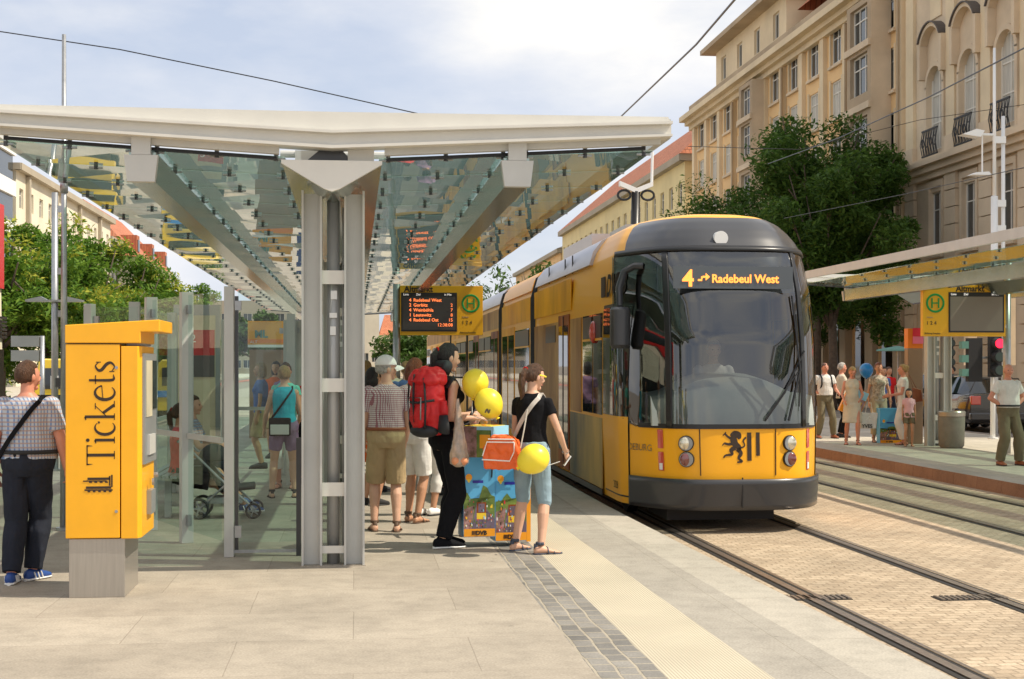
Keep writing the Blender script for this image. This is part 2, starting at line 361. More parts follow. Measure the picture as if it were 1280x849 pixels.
b = MB(); b.add([(-14, -14, -.13), (-7.5, -14, -.13), (-7.5, 300, -.13), (-14, 300, -.13)], [(0, 1, 2, 3)]); tag(b.build('road', M['asphalt_warm']), kind='structure')
tag(MB().box(-26, -14, -14, 300, -.24, .0).build('pavement', rplat), kind='structure')
# cycle lane, reddish
mat('red_paint', (.42, .16, .12), .8, var=.15, vscale=2)
b = MB(); b.add([(-12.5, 20, -.124), (-11.2, 20, -.124), (-11.2, 200, -.124), (-12.5, 200, -.124)], [(0, 1, 2, 3)]); tag(b.build('cycle_lane', M['red_paint']), kind='structure')
# ============================================================ BUILDINGS
class Map:
    """facade coordinates: u along the wall, n outward, w up"""
    def __init__(s, o, du, dn): s.o = Vector(o); s.du = Vector(du); s.dn = Vector(dn)
    def __call__(s, u, n, w): return s.o + s.du*u + s.dn*n + Vector((0, 0, w))
def mbox(b, mp, u0, u1, n0, n1, w0, w1, m=None):
    vs = [mp(u, n, w) for w in (w0, w1) for n in (n0, n1) for u in (u0, u1)]
    b.add(vs, [(0, 2, 3, 1), (4, 5, 7, 6), (0, 1, 5, 4), (2, 6, 7, 3), (0, 4, 6, 2), (1, 3, 7, 5)], m)
def wall(b, mp, U0, U1, W0, W1, ops, rev=.3, m=None, n0=0):
    us = sorted(set([U0, U1]+[v for o in ops for v in o[:2]])); ws = sorted(set([W0, W1]+[v for o in ops for v in o[2:4]]))
    for i in range(len(us)-1):
        for j in range(len(ws)-1):
            cu, cw = (us[i]+us[i+1])/2, (ws[j]+ws[j+1])/2
            if any(o[0] < cu < o[1] and o[2] < cw < o[3] for o in ops): continue
            b.add([mp(us[i], n0, ws[j]), mp(us[i+1], n0, ws[j]), mp(us[i+1], n0, ws[j+1]), mp(us[i], n0, ws[j+1])], [(0, 1, 2, 3)], m)
    for o in ops:
        a, c, d, e = o[:4]; q = n0-rev
        for p in (((a, d), (c, d)), ((c, d), (c, e)), ((c, e), (a, e)), ((a, e), (a, d))):
            b.add([mp(p[0][0], n0, p[0][1]), mp(p[1][0], n0, p[1][1]), mp(p[1][0], q, p[1][1]), mp(p[0][0], q, p[0][1])], [(0, 1, 2, 3)], m)
        if len(o) > 4 and o[4]:      # arch: spandrels fill the corners above the springing
            r = (c-a)/2; cx = (a+c)/2; k = 8
            for s in (-1, 1):
                arc = [(cx+s*r*sin(t*pi/2/k), e-r+r*cos(t*pi/2/k)) for t in range(k+1)]
                for t in range(k):
                    b.add([mp(arc[t][0], n0, arc[t][1]), mp(arc[t][0], n0, e), mp(arc[t+1][0], n0, e), mp(arc[t+1][0], n0, arc[t+1][1])], [(0, 1, 2, 3)], m)
                    b.add([mp(arc[t][0], n0, arc[t][1]), mp(arc[t+1][0], n0, arc[t+1][1]), mp(arc[t+1][0], q, arc[t+1][1]), mp(arc[t][0], q, arc[t][1])], [(0, 1, 2, 3)], m)
def window(parent, mp, o, rev=.3, n0=0, bars=(1, 1), fm='win_frame', fr=.07, curtain=None, sill=None, label=None):
    a, c, d, e = o[:4]; q = n0-rev
    f = MB(); t = fr
    mbox(f, mp, a, a+t, q, q+.06, d, e); mbox(f, mp, c-t, c, q, q+.06, d, e); mbox(f, mp, a+t, c-t, q, q+.06, d, d+t); mbox(f, mp, a+t, c-t, q, q+.06, e-t, e)
    nv, nh = bars
    for i in range(nv):
        u = a+(c-a)*(i+1)/(nv+1); mbox(f, mp, u-t*.4, u+t*.4, q, q+.05, d+t, e-t)
    for i in range(nh):
        w_ = d+(e-d)*(.68 if nh == 1 else (i+1)/(nh+1)); mbox(f, mp, a+t, c-t, q, q+.045, w_-t*.4, w_+t*.4)
    fo = f.build('window', M[fm], parent)
    g = MB(); mbox(g, mp, a+t*.5, c-t*.5, q-.03, q+.01, d+t*.5, e-t*.5); g.build('pane', M[curtain or 'window_glass'], fo)
    if sill:
        s_ = MB(); mbox(s_, mp, a-.1, c+.1, n0+.002, n0+.12, d-.14, d-.003); s_.build('sill', M[sill], fo)
    return fo
mat('win_frame', (.72, .69, .62), .6); mat('win_frame_dark', (.10, .075, .055), .6)
def plaster(n, c, v=.1): return mat(n, c, .85, 0, .2, var=v, vscale=.35, bump=.15, bscale=9, detail=8)
plaster('ochre', (.78, .53, .27)); plaster('sand', (.70, .575, .39), .14); plaster('stone', (.63, .51, .365), .18); plaster('stone_dark', (.42, .325, .22), .2)
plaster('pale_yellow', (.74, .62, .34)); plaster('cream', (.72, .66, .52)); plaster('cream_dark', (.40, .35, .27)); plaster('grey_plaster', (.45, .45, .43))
tile = brickmat('roof_tile', (.42, .15, .08), (.5, .2, .11), (.2, .08, .05), .3, .35, .02, bump=.5)
mat('roof_dark', (.10, .085, .075), .7, var=.2, vscale=2)
XF = 24.0
# --- stone building with arched windows
mp = Map((XF, 0, 0), (0, 1, 0), (-1, 0, 0))
Yc = YX(1135, XF)                   # its far corner
bs = thing('stone_building', 'ornate sandstone building at the right edge with tall arched windows, iron balconies and curved hoods', 'building', (0, 0, 0))
wc = [YX(p, XF) for p in (1171, 1213.5, 1260)]
dY = (wc[0]-wc[2])/2; wc = [wc[0]-dY*i for i in range(9)]
ops = []
for y in wc:
    ops.append((y-.8, y+.8, 10.55, 14.0, 1)); ops.append((y-.62, y+.62, 6.5, 8.8)); ops.append((y-.62, y+.62, 1.6, 4.9)); ops.append((y-.62, y+.62, 17.2, 18.9))
b = MB(); wall(b, mp, wc[-1]-3, Yc, 0, 21, ops, .17, M['stone'])
# blocks of the lower storeys in courses, set proud of the wall
pil = MB()
edges = [Yc-.001]+[(wc[i]+wc[i+1])/2 for i in range(8)]
for i, y in enumerate(edges):
    hw = .55 if i else .5
    yc = y-.5 if i == 0 else y
    for k in range(13):
        mbox(pil, mp, yc-hw-.02*(k % 2), yc+hw-.0, .002, .16, .3+k*.7, .3+k*.7+.66, M['stone'])
    mbox(pil, mp, yc-.42, yc+.42, .002, .14, 10.35, 20, M['sand'])          # giant pilasters
    mbox(pil, mp, yc-.48, yc+.48, .002, .2, 10.255, 10.9, M['stone'])
    pil.build('pilaster', None, bs); pil = MB()
b.build('wall', None, bs)
cn = MB()
for n_, a, c in ((.25, 9.35, 9.6), (.45, 9.6, 9.85), (.7, 9.85, 10.05), (.35, 10.05, 10.25), (.3, 20, 20.4), (.8, 20.4, 21)): mbox(cn, mp, wc[-1]-3, Yc+n_*.8, .0025, n_, a, c, M['stone'])
cn.build('cornice', None, bs)
mat('iron', (.02, .02, .02), .5)
for i, y in enumerate(wc[:5]):
    window(bs, mp, ops[i*4], .17, bars=(1, 2), fm='white_frame' if False else 'win_frame', curtain='curtain')
    window(bs, mp, ops[i*4+1], .17, bars=(1, 1), fm='win_frame', fr=.06)
    window(bs, mp, ops[i*4+3], .17, bars=(1, 0))
    sr = MB()
    o = ops[i*4]
    # moulded surround and curved hood over each tall window
    for s_ in (-1, 1): mbox(sr, mp, y+s_*.9-.1, y+s_*.9+.1, .003, .14, 10.3, 13.25, M['stone'])
    K = 12
    def arch(r0, r1, cz, n1, m, a0=0, a1=pi):
        for t in range(K):
            q0, q1 = a0+(a1-a0)*t/K, a0+(a1-a0)*(t+1)/K
            P = [(y+cos(q)*r*1.0, cz+sin(q)*r) for q, r in ((q0, r0), (q0, r1), (q1, r1), (q1, r0))]
            sr.add([mp(u, .003, w_) for u, w_ in P]+[mp(u, n1, w_) for u, w_ in P], [(0, 1, 2, 3), (7, 6, 5, 4), (0, 4, 5, 1), (1, 5, 6, 2), (2, 6, 7, 3), (3, 7, 4, 0)], m)
    arch(.8, 1.0, 13.2, .14, M['stone'])
    arch(1.08, 1.24, 14.55, .34, M['stone'], .15*pi, .85*pi)
    arch(1.24, 1.30, 14.55, .42, M['roof_dark'], .15*pi, .85*pi)
    mbox(sr, mp, y-1.22, y-.98, .003, .35, 13.6, 15.1, M['stone']); mbox(sr, mp, y+.98, y+1.22, .003, .35, 13.6, 15.1, M['stone'])
    mbox(sr, mp, y-.55, y+.55, .003, .06, 16.0, 16.9, M['sand'])
    for s_ in (-1, 1): mbox(sr, mp, y+s_*.72-.1, y+s_*.72+.1, .003, .1, 6.2, 9.0, M['stone'])
    mbox(sr, mp, y-.82, y+.82, .0035, .1, 9.0, 9.25, M['stone']); mbox(sr, mp, y-.82, y+.82, .0035, .2, 6.05, 6.2, M['stone'])
    sr.build('window_surround', None, bs)
    bl = MB()
    for k in range(13):
        u = y-.78+k*.13; bl.tube(mp(u, .3, 10.3), mp(u+.05*((-1)**k), .38, 10.8), .018, n=5); bl.tube(mp(u+.05*((-1)**k), .38, 10.8), mp(u, .3, 11.35), .018, n=5)
    mbox(bl, mp, y-.8, y+.8, .28, .34, 11.33, 11.4); mbox(bl, mp, y-.8, y+.8, .28, .34, 10.28, 10.33)
    for k in range(4):
        bl.chain([mp(y-.6+k*.4+.14*cos(q), .36, 10.85+.2*sin(q)) for q in [2*pi*j/8 for j in range(9)]], .02, 5)
    bl.build('balcony_railing', M['iron'], bs)
b = MB(); b.box(XF+.001, XF+14, wc[-1]-3, Yc, 0, 20.99, M['stone']); 
b = MB(); b.add([(XF, Yc, 0), (XF+14, Yc, 0), (XF+14, Yc, 21), (XF, Yc, 21)], [(0, 1, 2, 3)], M['stone']); b.add([(XF, wc[-1]-3, 21), (XF+14, wc[-1]-3, 21), (XF+14, Yc, 21), (XF, Yc, 21)], [(0, 1, 2, 3)], M['roof_dark'])
b.build('end_wall', None, bs)
# --- long ochre building
bo = thing('ochre_building', 'long ochre apartment building with sandstone pilasters and bays, behind the dark street tree', 'building', (0, 0, 0))
Y0, Y1 = Yc+.05, YX(868, XF)
eaves = 19.1
ops = []; n_b = 11; sp = (Y1-Y0-1)/n_b
for i in range(n_b):
    y = Y0+.5+sp*(i+.5)
    for z in (5.3, 8.2, 11.1, 14.0, 16.75): ops.append((y-.8, y+.8, z, z+1.85))
    ops.append((y-1.2, y+1.2, 0, 3.9))
b = MB(); wall(b, mp, Y0, Y1, 0, eaves, ops, .13, M['ochre']); b.build('wall', None, bo)
for k, o in enumerate(ops):
    if o[2] > 0: window(bo, mp, o, .13, bars=(1, 1), curtain='window_glass' if k % 3 else 'curtain', fm='win_frame')
    else:
        g = MB(); mbox(g, mp, o[0], o[1], -1.2, -1.1, 0, 3.9); g.build('shop_window', M['dark_glass'], bo)
tr = MB()
for i in range(n_b+1):
    y = Y0+.5+sp*i
    y = min(max(y, Y0+.35), Y1-.35)
    mbox(tr, mp, y-.3, y+.3, .003, .22, 4.6, 18.3, M['sand'])
    mbox(tr, mp, y-.5, y+.5, .003, .3, 0, 4.2, M['stone_dark']); tr.build('pilaster', None, bo); tr = MB()
for o in ops:
    if o[2] > 0:
        mbox(tr, mp, o[0]-.16, o[0]-.003, .003, .07, o[2]-.1, o[3]+.12, M['sand']); mbox(tr, mp, o[1]+.003, o[1]+.16, .003, .07, o[2]-.1, o[3]+.12, M['sand'])
        mbox(tr, mp, o[0]-.2, o[1]+.2, .003, .16, o[2]-.24, o[2]-.101, M['stone']); tr.build('window_surround', None, bo); tr = MB()
cn = MB()
for n_, a, c in ((.3, 4.2, 4.6), (.3, 18.3, 18.6), (.6, 18.6, 18.85), (1.0, 18.85, 19.2)): mbox(cn, mp, Y0, Y1+.5, .0035, n_, a, c, M['sand'])
mbox(cn, mp, Y0, Y1+.4, -.3, .3, 19.2, 20.0, M['stone_dark'])
cn.build('cornice', None, bo)
for ya, yb, hh in ((Y0+sp*.55, Y0+sp*1.45, 18.3), (Y0+sp*6.1, Y0+sp*6.9, 18.3)):     # projecting bays of sandstone
    m2 = Map((XF-.95, 0, 0), (0, 1, 0), (-1, 0, 0)); bb = MB()
    oo = [(ya+.45, yb-.45, z, z+1.85) for z in (8.2, 11.1, 14.0, 16.2)]
    wall(bb, m2, ya, yb, 6.6, hh, oo, .25, M['stone_dark'])
    for yy in (ya, yb): bb.add([(XF-.95, yy, 6.6), (XF, yy, 6.6), (XF, yy, hh), (XF-.95, yy, hh)], [(0, 1, 2, 3)], M['stone'])
    bb.add([(XF-.95, ya, 6.6), (XF, ya, 6.6), (XF, yb, 6.6), (XF-.95, yb, 6.6)], [(0, 1, 2, 3)], M['stone'])
    for z in (10.3, 13.2, 16.0): mbox(bb, m2, ya-.06, yb+.06, .003, .14, z, z+.3, M['stone'])
    bay = bb.build('bay', None, bo)
    for o in oo: window(bay, m2, o, .25, bars=(2, 1)) if False else None
    for o in oo: window(bo, m2, o, .25, bars=(2, 1))
# set-back top storey with its own eaves
ya, yb = YX(985, XF), YX(897, XF)
m2 = Map((XF-.1, 0, 0), (0, 1, 0), (-1, 0, 0)); bb = MB(); oo = [(ya+(yb-ya)*(k+.5)/4-.6, ya+(yb-ya)*(k+.5)/4+.6, 20.2, 21.7) for k in range(4)]
wall(bb, m2, ya, yb, 19.2, 22.3, oo, .2, M['sand']); bb.add([(XF-.1, ya, 19.2), (XF+10, ya, 19.2), (XF+10, ya, 22.3), (XF-.1, ya, 22.3)], [(0, 1, 2, 3)], M['sand'])
bb.add([(XF-.1, yb, 19.2), (XF+10, yb, 19.2), (XF+10, yb, 22.3), (XF-.1, yb, 22.3)], [(0, 1, 2, 3)], M['sand'])
bb.box(XF-1.0, XF+10, ya-.8, yb+.8, 22.3, 22.6, M['stone_dark']); bb.build('attic_storey', None, bo)
for o in oo: window(bo, m2, o, .2, bars=(1, 0))
rf = MB()
def gable_roof(rf, x0, x1, y0, y1, z, h, m, inset=2.0):
    xm = (x0+x1)/2
    rf.add([(x0, y0, z), (x1, y0, z), (x1, y1, z), (x0, y1, z), (xm, y0+inset, z+h), (xm, y1-inset, z+h)], [(0, 1, 4), (1, 2, 5, 4), (2, 3, 5), (3, 0, 4, 5)], m)
gable_roof(rf, XF+.3, XF+13, Y0, Y1, 19.9, 5.5, tile); gable_roof(rf, XF-.9, XF+10, ya-.7, yb+.7, 22.6, 3.2, tile, 3)
gable_roof(rf, XF+.3, XF+13, YX(1066, XF), YX(990, XF), 21.2, 6, tile, 2)
rf.build('roof', None, bo)
ch = MB()
for q in (YX(935, XF), YX(958, XF)):
    ch.box(XF+.8, XF+1.6, q-.6, q+.6, 22, 24.7, M['stone']); ch.box(XF+.7, XF+1.7, q-.7, q+.7, 24.7, 24.95, M['stone_dark'])
    for k in (-.3, .3): ch.tube((XF+1.2, q+k, 24.9), (XF+1.2, q+k, 25.5), .14, n=8, m=M['roof_dark'])
ch.build('chimney', None, bo)
for y in (Y0+.35, Y0+sp*2.02, Y0+sp*5.02, Y0+sp*8.02):
    q = MB(); q.tube(mp(y, .32, .2), mp(y, .32, 18.2), .07, n=8); q.build('downpipe', M['stone_dark'], bo)
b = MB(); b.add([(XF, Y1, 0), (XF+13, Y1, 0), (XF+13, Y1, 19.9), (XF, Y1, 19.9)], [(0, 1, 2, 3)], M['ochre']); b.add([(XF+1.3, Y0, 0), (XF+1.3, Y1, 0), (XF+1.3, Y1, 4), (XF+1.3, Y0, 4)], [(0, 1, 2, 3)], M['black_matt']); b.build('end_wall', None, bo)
# --- pale yellow building further on, gable end towards us
def simple_building(name, label, X, Ya, Yb, h, wm, rows, n, win=(1.3, 1.7), roofm=None, rh=4, depth=12, face=-1, endw=None, bars=(1, 1), surround='cream_dark', curtain='window_glass', maxn=100, group=None):
    r = thing(name, label, 'building', (0, 0, 0), group=group)
    mm = Map((X, 0, 0), (0, 1, 0), (face, 0, 0)); oo = []
    for i in range(n):
        y = Ya+(Yb-Ya)*(i+.5)/n
        for z in rows: oo.append((y-win[0]/2, y+win[0]/2, z, z+win[1]))
    bb = MB(); wall(bb, mm, Ya, Yb, -.2, h, oo, .22, wm)
    xo = X-face*depth
    m3 = Map((X, Ya, 0), (-face, 0, 0), (0, -1, 0)); eo = []
    if endw:
        for u in endw:
            for z in rows: eo.append((u-.55, u+.55, z, z+win[1]))
    wall(bb, m3, 0, depth, -.2, h, eo, .22, wm)
    bb.add([(X, Yb, 0), (xo, Yb, 0), (xo, Yb, h), (X, Yb, h)], [(0, 1, 2, 3)], wm)
    bb.build('wall', None, r)
    for o in oo[:maxn]: window(r, mm, o, .22, bars=bars, curtain=curtain)
    for o in eo: window(r, m3, o, .22, bars=(1, 1))
    cc = MB(); mbox(cc, mm, Ya-.3, Yb+.3, .003, .5, h-.5, h, M[surround]); mbox(cc, m3, -.4, depth, .003, .4, h-.5, h-.002, M[surround]); cc.build('cornice', None, r)
    if roofm:
        q = MB(); x0, x1 = min(X+face*.5, xo), max(X+face*.5, xo); gable_roof(q, x0, x1, Ya-.5, Yb+.5, h+.003, rh, roofm, 3); q.build('roof', None, r)
    else:
        q = MB(); q.add([(X, Ya, h-.01), (xo, Ya, h-.01), (xo, Yb, h-.01), (X, Yb, h-.01)], [(0, 1, 2, 3)], M['roof_dark']); q.build('roof', None, r)
    return r, mm
Ya = YX(860, XF)+1
py_, mm = simple_building('yellow_building', 'pale yellow building with red tiled roof and sunlit gable wall behind the tram', XF, Ya, YX(703, XF), 17.0, M['pale_yellow'], [3.5, 6.9, 10.2, 13.4], 20, roofm=tile, rh=5.5, endw=[2.6, 6.2])
for px, py in ((772, 272), (746, 286), (722, 303)):     # balconies boxed with glass
    y = YX(px, XF); q = MB()
    for z in (4.0, 7.4, 10.7): mbox(q, mm, y-1.5, y+1.5, .01, 1.2, z-.6, z+.6, M['roof_dark'])
    q.build('balcony', None, py_)
simple_building('low_wing', 'lower and farther ochre wing with dormers, ending the right hand row of houses', XF, YX(701, XF), YX(645, XF), 15.2, M['ochre'], [3.2, 6.2, 9.2, 12], 18, roofm=M['roof_dark'], rh=2.5)
# --- left side of the street
cr_, mm = simple_building('cream_building', 'sunlit cream office building with small square windows above the left trees', -25, YX(20, -25), YX(138, -25), 16.6, M['cream'], [4.2, 7.3, 10.4, 13.4], 12, win=(1.3, 1.5), face=1, depth=14)
q = MB()
for i in range(1, 12, 3):
    y = YX(20, -25)+(YX(138, -25)-YX(20, -25))*i/12; mbox(q, mm, y-.3, y+.3, .003, .3, 0, 16, M['cream_dark']); q.build('pilaster', None, cr_); q = MB()
gb = thing('glass_tower', 'glass and white striped office block at the left edge beside the cream building', 'building')
yg = YX(18, -25)-.5; g = MB(); g.box(-37, -25, yg-24, yg, 0, 17.6, M['window_glass']); g.build('glass_wall', None, gb)
g = MB()
for z in (2, 5, 8, 11, 14, 17): g.box(-37.2, -24.8, yg-24.2, yg+.2, z, z+1.1, M['white']); g.build('white_band', None, gb); g = MB()
simple_building('grey_building', 'narrow grey building with a glass corner, after the cream building on the left', -25.5, YX(141, -25), YX(163, -25), 15.0, M['grey_plaster'], [3, 6.5, 10], 5, win=(3, 2.2), face=1)
rr, mm = simple_building('red_roof_house', 'small cream house with an orange tiled mansard and round dormer, seen under the glass roof', -24, YX(166, -24), YX(212, -24), 13.4, M['cream'], [3, 6.5, 10], 10, face=1, roofm=tile, rh=6.5, endw=[3, 7])
q = MB()
for k in (1, 3, 5): 
    y = YX(166, -24)+6*k; q.box(-26.5, -24.3, y-1, y+1, 14, 16.2, tile); q.box(-24.3, -24.2, y-.6, y+.6, 14.4, 15.7, M['window_glass']); q.build('dormer', None, rr); q = MB()
def across(name, label, px0, px1, D, top, wm, rows, n, win=(1.5, 1.5), roofm=None, rh=3, seed=0):
    """a building facing us across the end of the street"""
    a, c = W(px0, 456, D), W(px1, 456, D); r = thing(name, label, 'building')
    mm = Map((a.x, a.y, 0), ((c-a).normalized()), (0, -1, 0)); U = (c-a).length; oo = []
    for i in range(n):
        u = U*(i+.5)/n
        for z in rows: oo.append((u-win[0]/2, u+win[0]/2, z, z+win[1]))
    bb = MB(); wall(bb, mm, 0, U, -.2, top, oo, .2, wm)
    bb.add([mm(0, 0, 0), mm(0, -12, 0), mm(0, -12, top), mm(0, 0, top)], [(0, 1, 2, 3)], wm); bb.add([mm(U, 0, 0), mm(U, -12, 0), mm(U, -12, top), mm(U, 0, top)], [(0, 1, 2, 3)], wm)
    bb.build('wall', None, r)
    for o in oo: window(r, mm, o, .2, bars=(1, 0))
    if roofm:
        q = MB(); q.add([mm(0, .3, top), mm(U, .3, top), mm(U, -12, top), mm(0, -12, top), mm(1, -6, top+rh), mm(U-1, -6, top+rh)], [(0, 1, 5, 4), (2, 3, 4, 5), (1, 2, 5), (3, 0, 4)], roofm); q.build('roof', None, r)
    else:
        q = MB(); q.add([mm(0, 0, top-.01), mm(U, 0, top-.01), mm(U, -12, top-.01), mm(0, -12, top-.01)], [(0, 1, 2, 3)], M['roof_dark']); q.build('roof', None, r)
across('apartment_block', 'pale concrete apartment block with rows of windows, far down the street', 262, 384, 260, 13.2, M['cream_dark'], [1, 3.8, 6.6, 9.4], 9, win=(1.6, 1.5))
across('cream_corner_house', 'plain cream building far down the street just right of the white pillar', 440, 474, 230, 12.0, M['cream'], [2.0], 3, win=(1, 1.5))
across('cream_row_house', 'distant cream house with red roof dormers beside the display post', 474, 520, 236, 6.5, M['cream'], [1.5], 6, win=(1, 1.6), roofm=tile, rh=3.5)
across('far_wall', 'long low pale building closing the street behind the tram', 505, 640, 300, 7.0, M['cream'], [1.5, 4], 12, win=(1.2, 1.4))
# ============================================================ TREES
def leafmat(n, a, c, tr=.3):
    m = bpy.data.materials.new(n); m.use_nodes = True; t = m.node_tree; b = t.nodes['Principled BSDF']; l = t.links.new
    g = nn(t, 'ShaderNodeNewGeometry'); r = nn(t, 'ShaderNodeValToRGB'); r.color_ramp.elements[0].color = (*a, 1); r.color_ramp.elements[1].color = (*c, 1)
    l(g.outputs['Random Per Island'], r.inputs[0]); l(r.outputs[0], b.inputs['Base Color']); b.inputs['Roughness'].default_value = .6
    b.inputs['Specular IOR Level'].default_value = .25
    ts = nn(t, 'ShaderNodeBsdfTranslucent'); l(r.outputs[0], ts.inputs[0]); ms = nn(t, 'ShaderNodeMixShader'); ms.inputs[0].default_value = tr
    l(b.outputs[0], ms.inputs[1]); l(ts.outputs[0], ms.inputs[2]); l(ms.outputs[0], t.nodes['Material Output'].inputs[0])
    MATS[n] = m; return m
leafmat('leaf_dark', (.035, .085, .014), (.11, .20, .034), .4); leafmat('leaf_lime', (.06, .15, .018), (.17, .28, .03), .4); leafmat('leaf_mid', (.035, .085, .015), (.09, .16, .03))
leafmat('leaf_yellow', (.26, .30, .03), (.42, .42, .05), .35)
mat('bark', (.10, .075, .055), .9, var=.3, vscale=8, bump=.6, bscale=15)
def tree(name, label, x, y, h, cr, lm, nl=14000, ls=.16, seed=1, trunk=.18, low=.33, group=None, tips=None, squash=.8, drop=0):
    rnd = random.Random(seed); r = thing(name, label, 'tree', (x, y, 0), group=group)
    t = MB(); zc = h*(low+1)/2; t.chain([(0, 0, -.2), (.05, 0, h*.2), (0, .08, h*.42)], [trunk*1.2, trunk, trunk*.75], 10)
    cl = []
    nb = 15
    for i in range(nb):
        a = 2*pi*i*.618+rnd.uniform(-.3, .3); el = rnd.uniform(.1, 1.25); L_ = cr*rnd.uniform(.62, 1.0)
        e = Vector((cos(a)*cos(el)*L_, sin(a)*cos(el)*L_, h*.42+(h*.56)*sin(el)*rnd.uniform(.75, 1)))
        s0 = Vector((0, .05, h*rnd.uniform(.26, .42))); mid = s0.lerp(e, .5)+Vector((0, 0, -.3+rnd.uniform(0, .5)))
        t.chain([s0, mid, e], [trunk*.45, trunk*.25, .02], 6)
        for k in range(5):
            f = rnd.uniform(.45, 1.1); c = s0.lerp(e, f)-Vector((0, 0, drop*rnd.random()**2*(1.3 if i % 2 else .2)))+Vector((rnd.gauss(0, .5), rnd.gauss(0, .5), rnd.gauss(0, .35)))*cr*.23
            cl.append((c, cr*rnd.uniform(.12, .29)))
            if k < 2: t.chain([s0.lerp(e, min(f, 1)*.8), c], [.035, .012], 5)
    t.build('trunk', M['bark'], r, smooth=True)
    f = []; v = []; per = nl//len(cl); mi = []
    for c, q in cl:
        tip = tips and rnd.random() < .45
        for k in range(per):
            d = Vector((rnd.gauss(0, 1), rnd.gauss(0, 1), rnd.gauss(0, 1))).normalized()*q*(rnd.random()**.45)
            d.z *= squash
            p = c+d; s_ = ls*rnd.choice((.6, .8, 1, 1.3, 1.6))
            a = Vector((rnd.gauss(0, 1), rnd.gauss(0, 1), rnd.gauss(-.3, .5))).normalized(); nrm = Vector((rnd.gauss(0, .6), rnd.gauss(0, .6), 1)).normalized(); b_ = a.cross(nrm).normalized()
            i = len(v); wdt = .38
            v += [p-a*s_*.5, p+b_*s_*wdt*.5, p+a*s_*.5-Vector((0, 0, s_*.1)), p-b_*s_*wdt*.5]; f.append((i, i+1, i+2, i+3))
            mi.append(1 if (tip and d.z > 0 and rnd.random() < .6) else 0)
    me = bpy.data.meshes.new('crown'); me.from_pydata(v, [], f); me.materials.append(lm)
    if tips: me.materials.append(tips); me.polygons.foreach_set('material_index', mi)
    o = bpy.data.objects.new('crown', me); C.objects.link(o); o.parent = r
    return r
for i, (px, h, cr, D) in enumerate(((1040, 10.2, 3.0, 55), (1020, 13.2, 4.3, 61), (965, 12.2, 4.3, 69), (885, 12.0, 4.8, 80))):
    p = W(px, 456, D)
    tree('street_tree', ['dark green street tree nearest the stone building, over the far shelter', 'tallest dark street tree with feathery top, right behind the tram roof', 'dark street tree between the tallest one and the yellow building', 'thin topped street tree in front of the pale yellow gable'][i],
         p.x, p.y, h, cr*1.12, M['leaf_dark'], 48000 if i < 3 else 20000, .21, seed=10+i, group='street trees on the right pavement', low=.25, drop=2.2)
for i, (px, D, h, cr) in enumerate(((-2, 46, 6.4, 3.2), (55, 52, 6.9, 3.2), (108, 58, 6.8, 3.1), (160, 66, 6.8, 3.2), (196, 78, 6.6, 3.2), (222, 92, 6.6, 3.2))):
    p = W(px, 456, D)
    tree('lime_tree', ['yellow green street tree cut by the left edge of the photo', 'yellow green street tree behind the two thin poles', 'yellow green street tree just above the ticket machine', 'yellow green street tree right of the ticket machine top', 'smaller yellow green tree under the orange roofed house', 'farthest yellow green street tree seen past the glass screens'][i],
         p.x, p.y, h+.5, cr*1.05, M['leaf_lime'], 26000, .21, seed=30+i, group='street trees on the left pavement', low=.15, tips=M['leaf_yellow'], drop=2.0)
for i, (px, D, h, cr, lb) in enumerate(((320, 150, 8, 3, 'distant tree in front of the concrete apartment block'), (366, 170, 6, 3, 'distant small tree by the blue parking sign'), (508, 150, 5, 4, 'round distant tree under the near departure display'), (545, 190, 5.5, 5, 'distant dark tree behind the dark haired woman'), (668, 130, 11, 5, 'distant green tree above the tram roof'), (610, 210, 14, 7, 'farthest green tree where the tram row meets the sky'), (690, 150, 12.4, 5.5, 'bright green tree in front of the low ochre wing'))):
    p = W(px, 456, D); tree('distant_tree', lb, p.x, p.y, h, cr, M['leaf_mid'], 5000, .5, seed=60+i, trunk=.25)
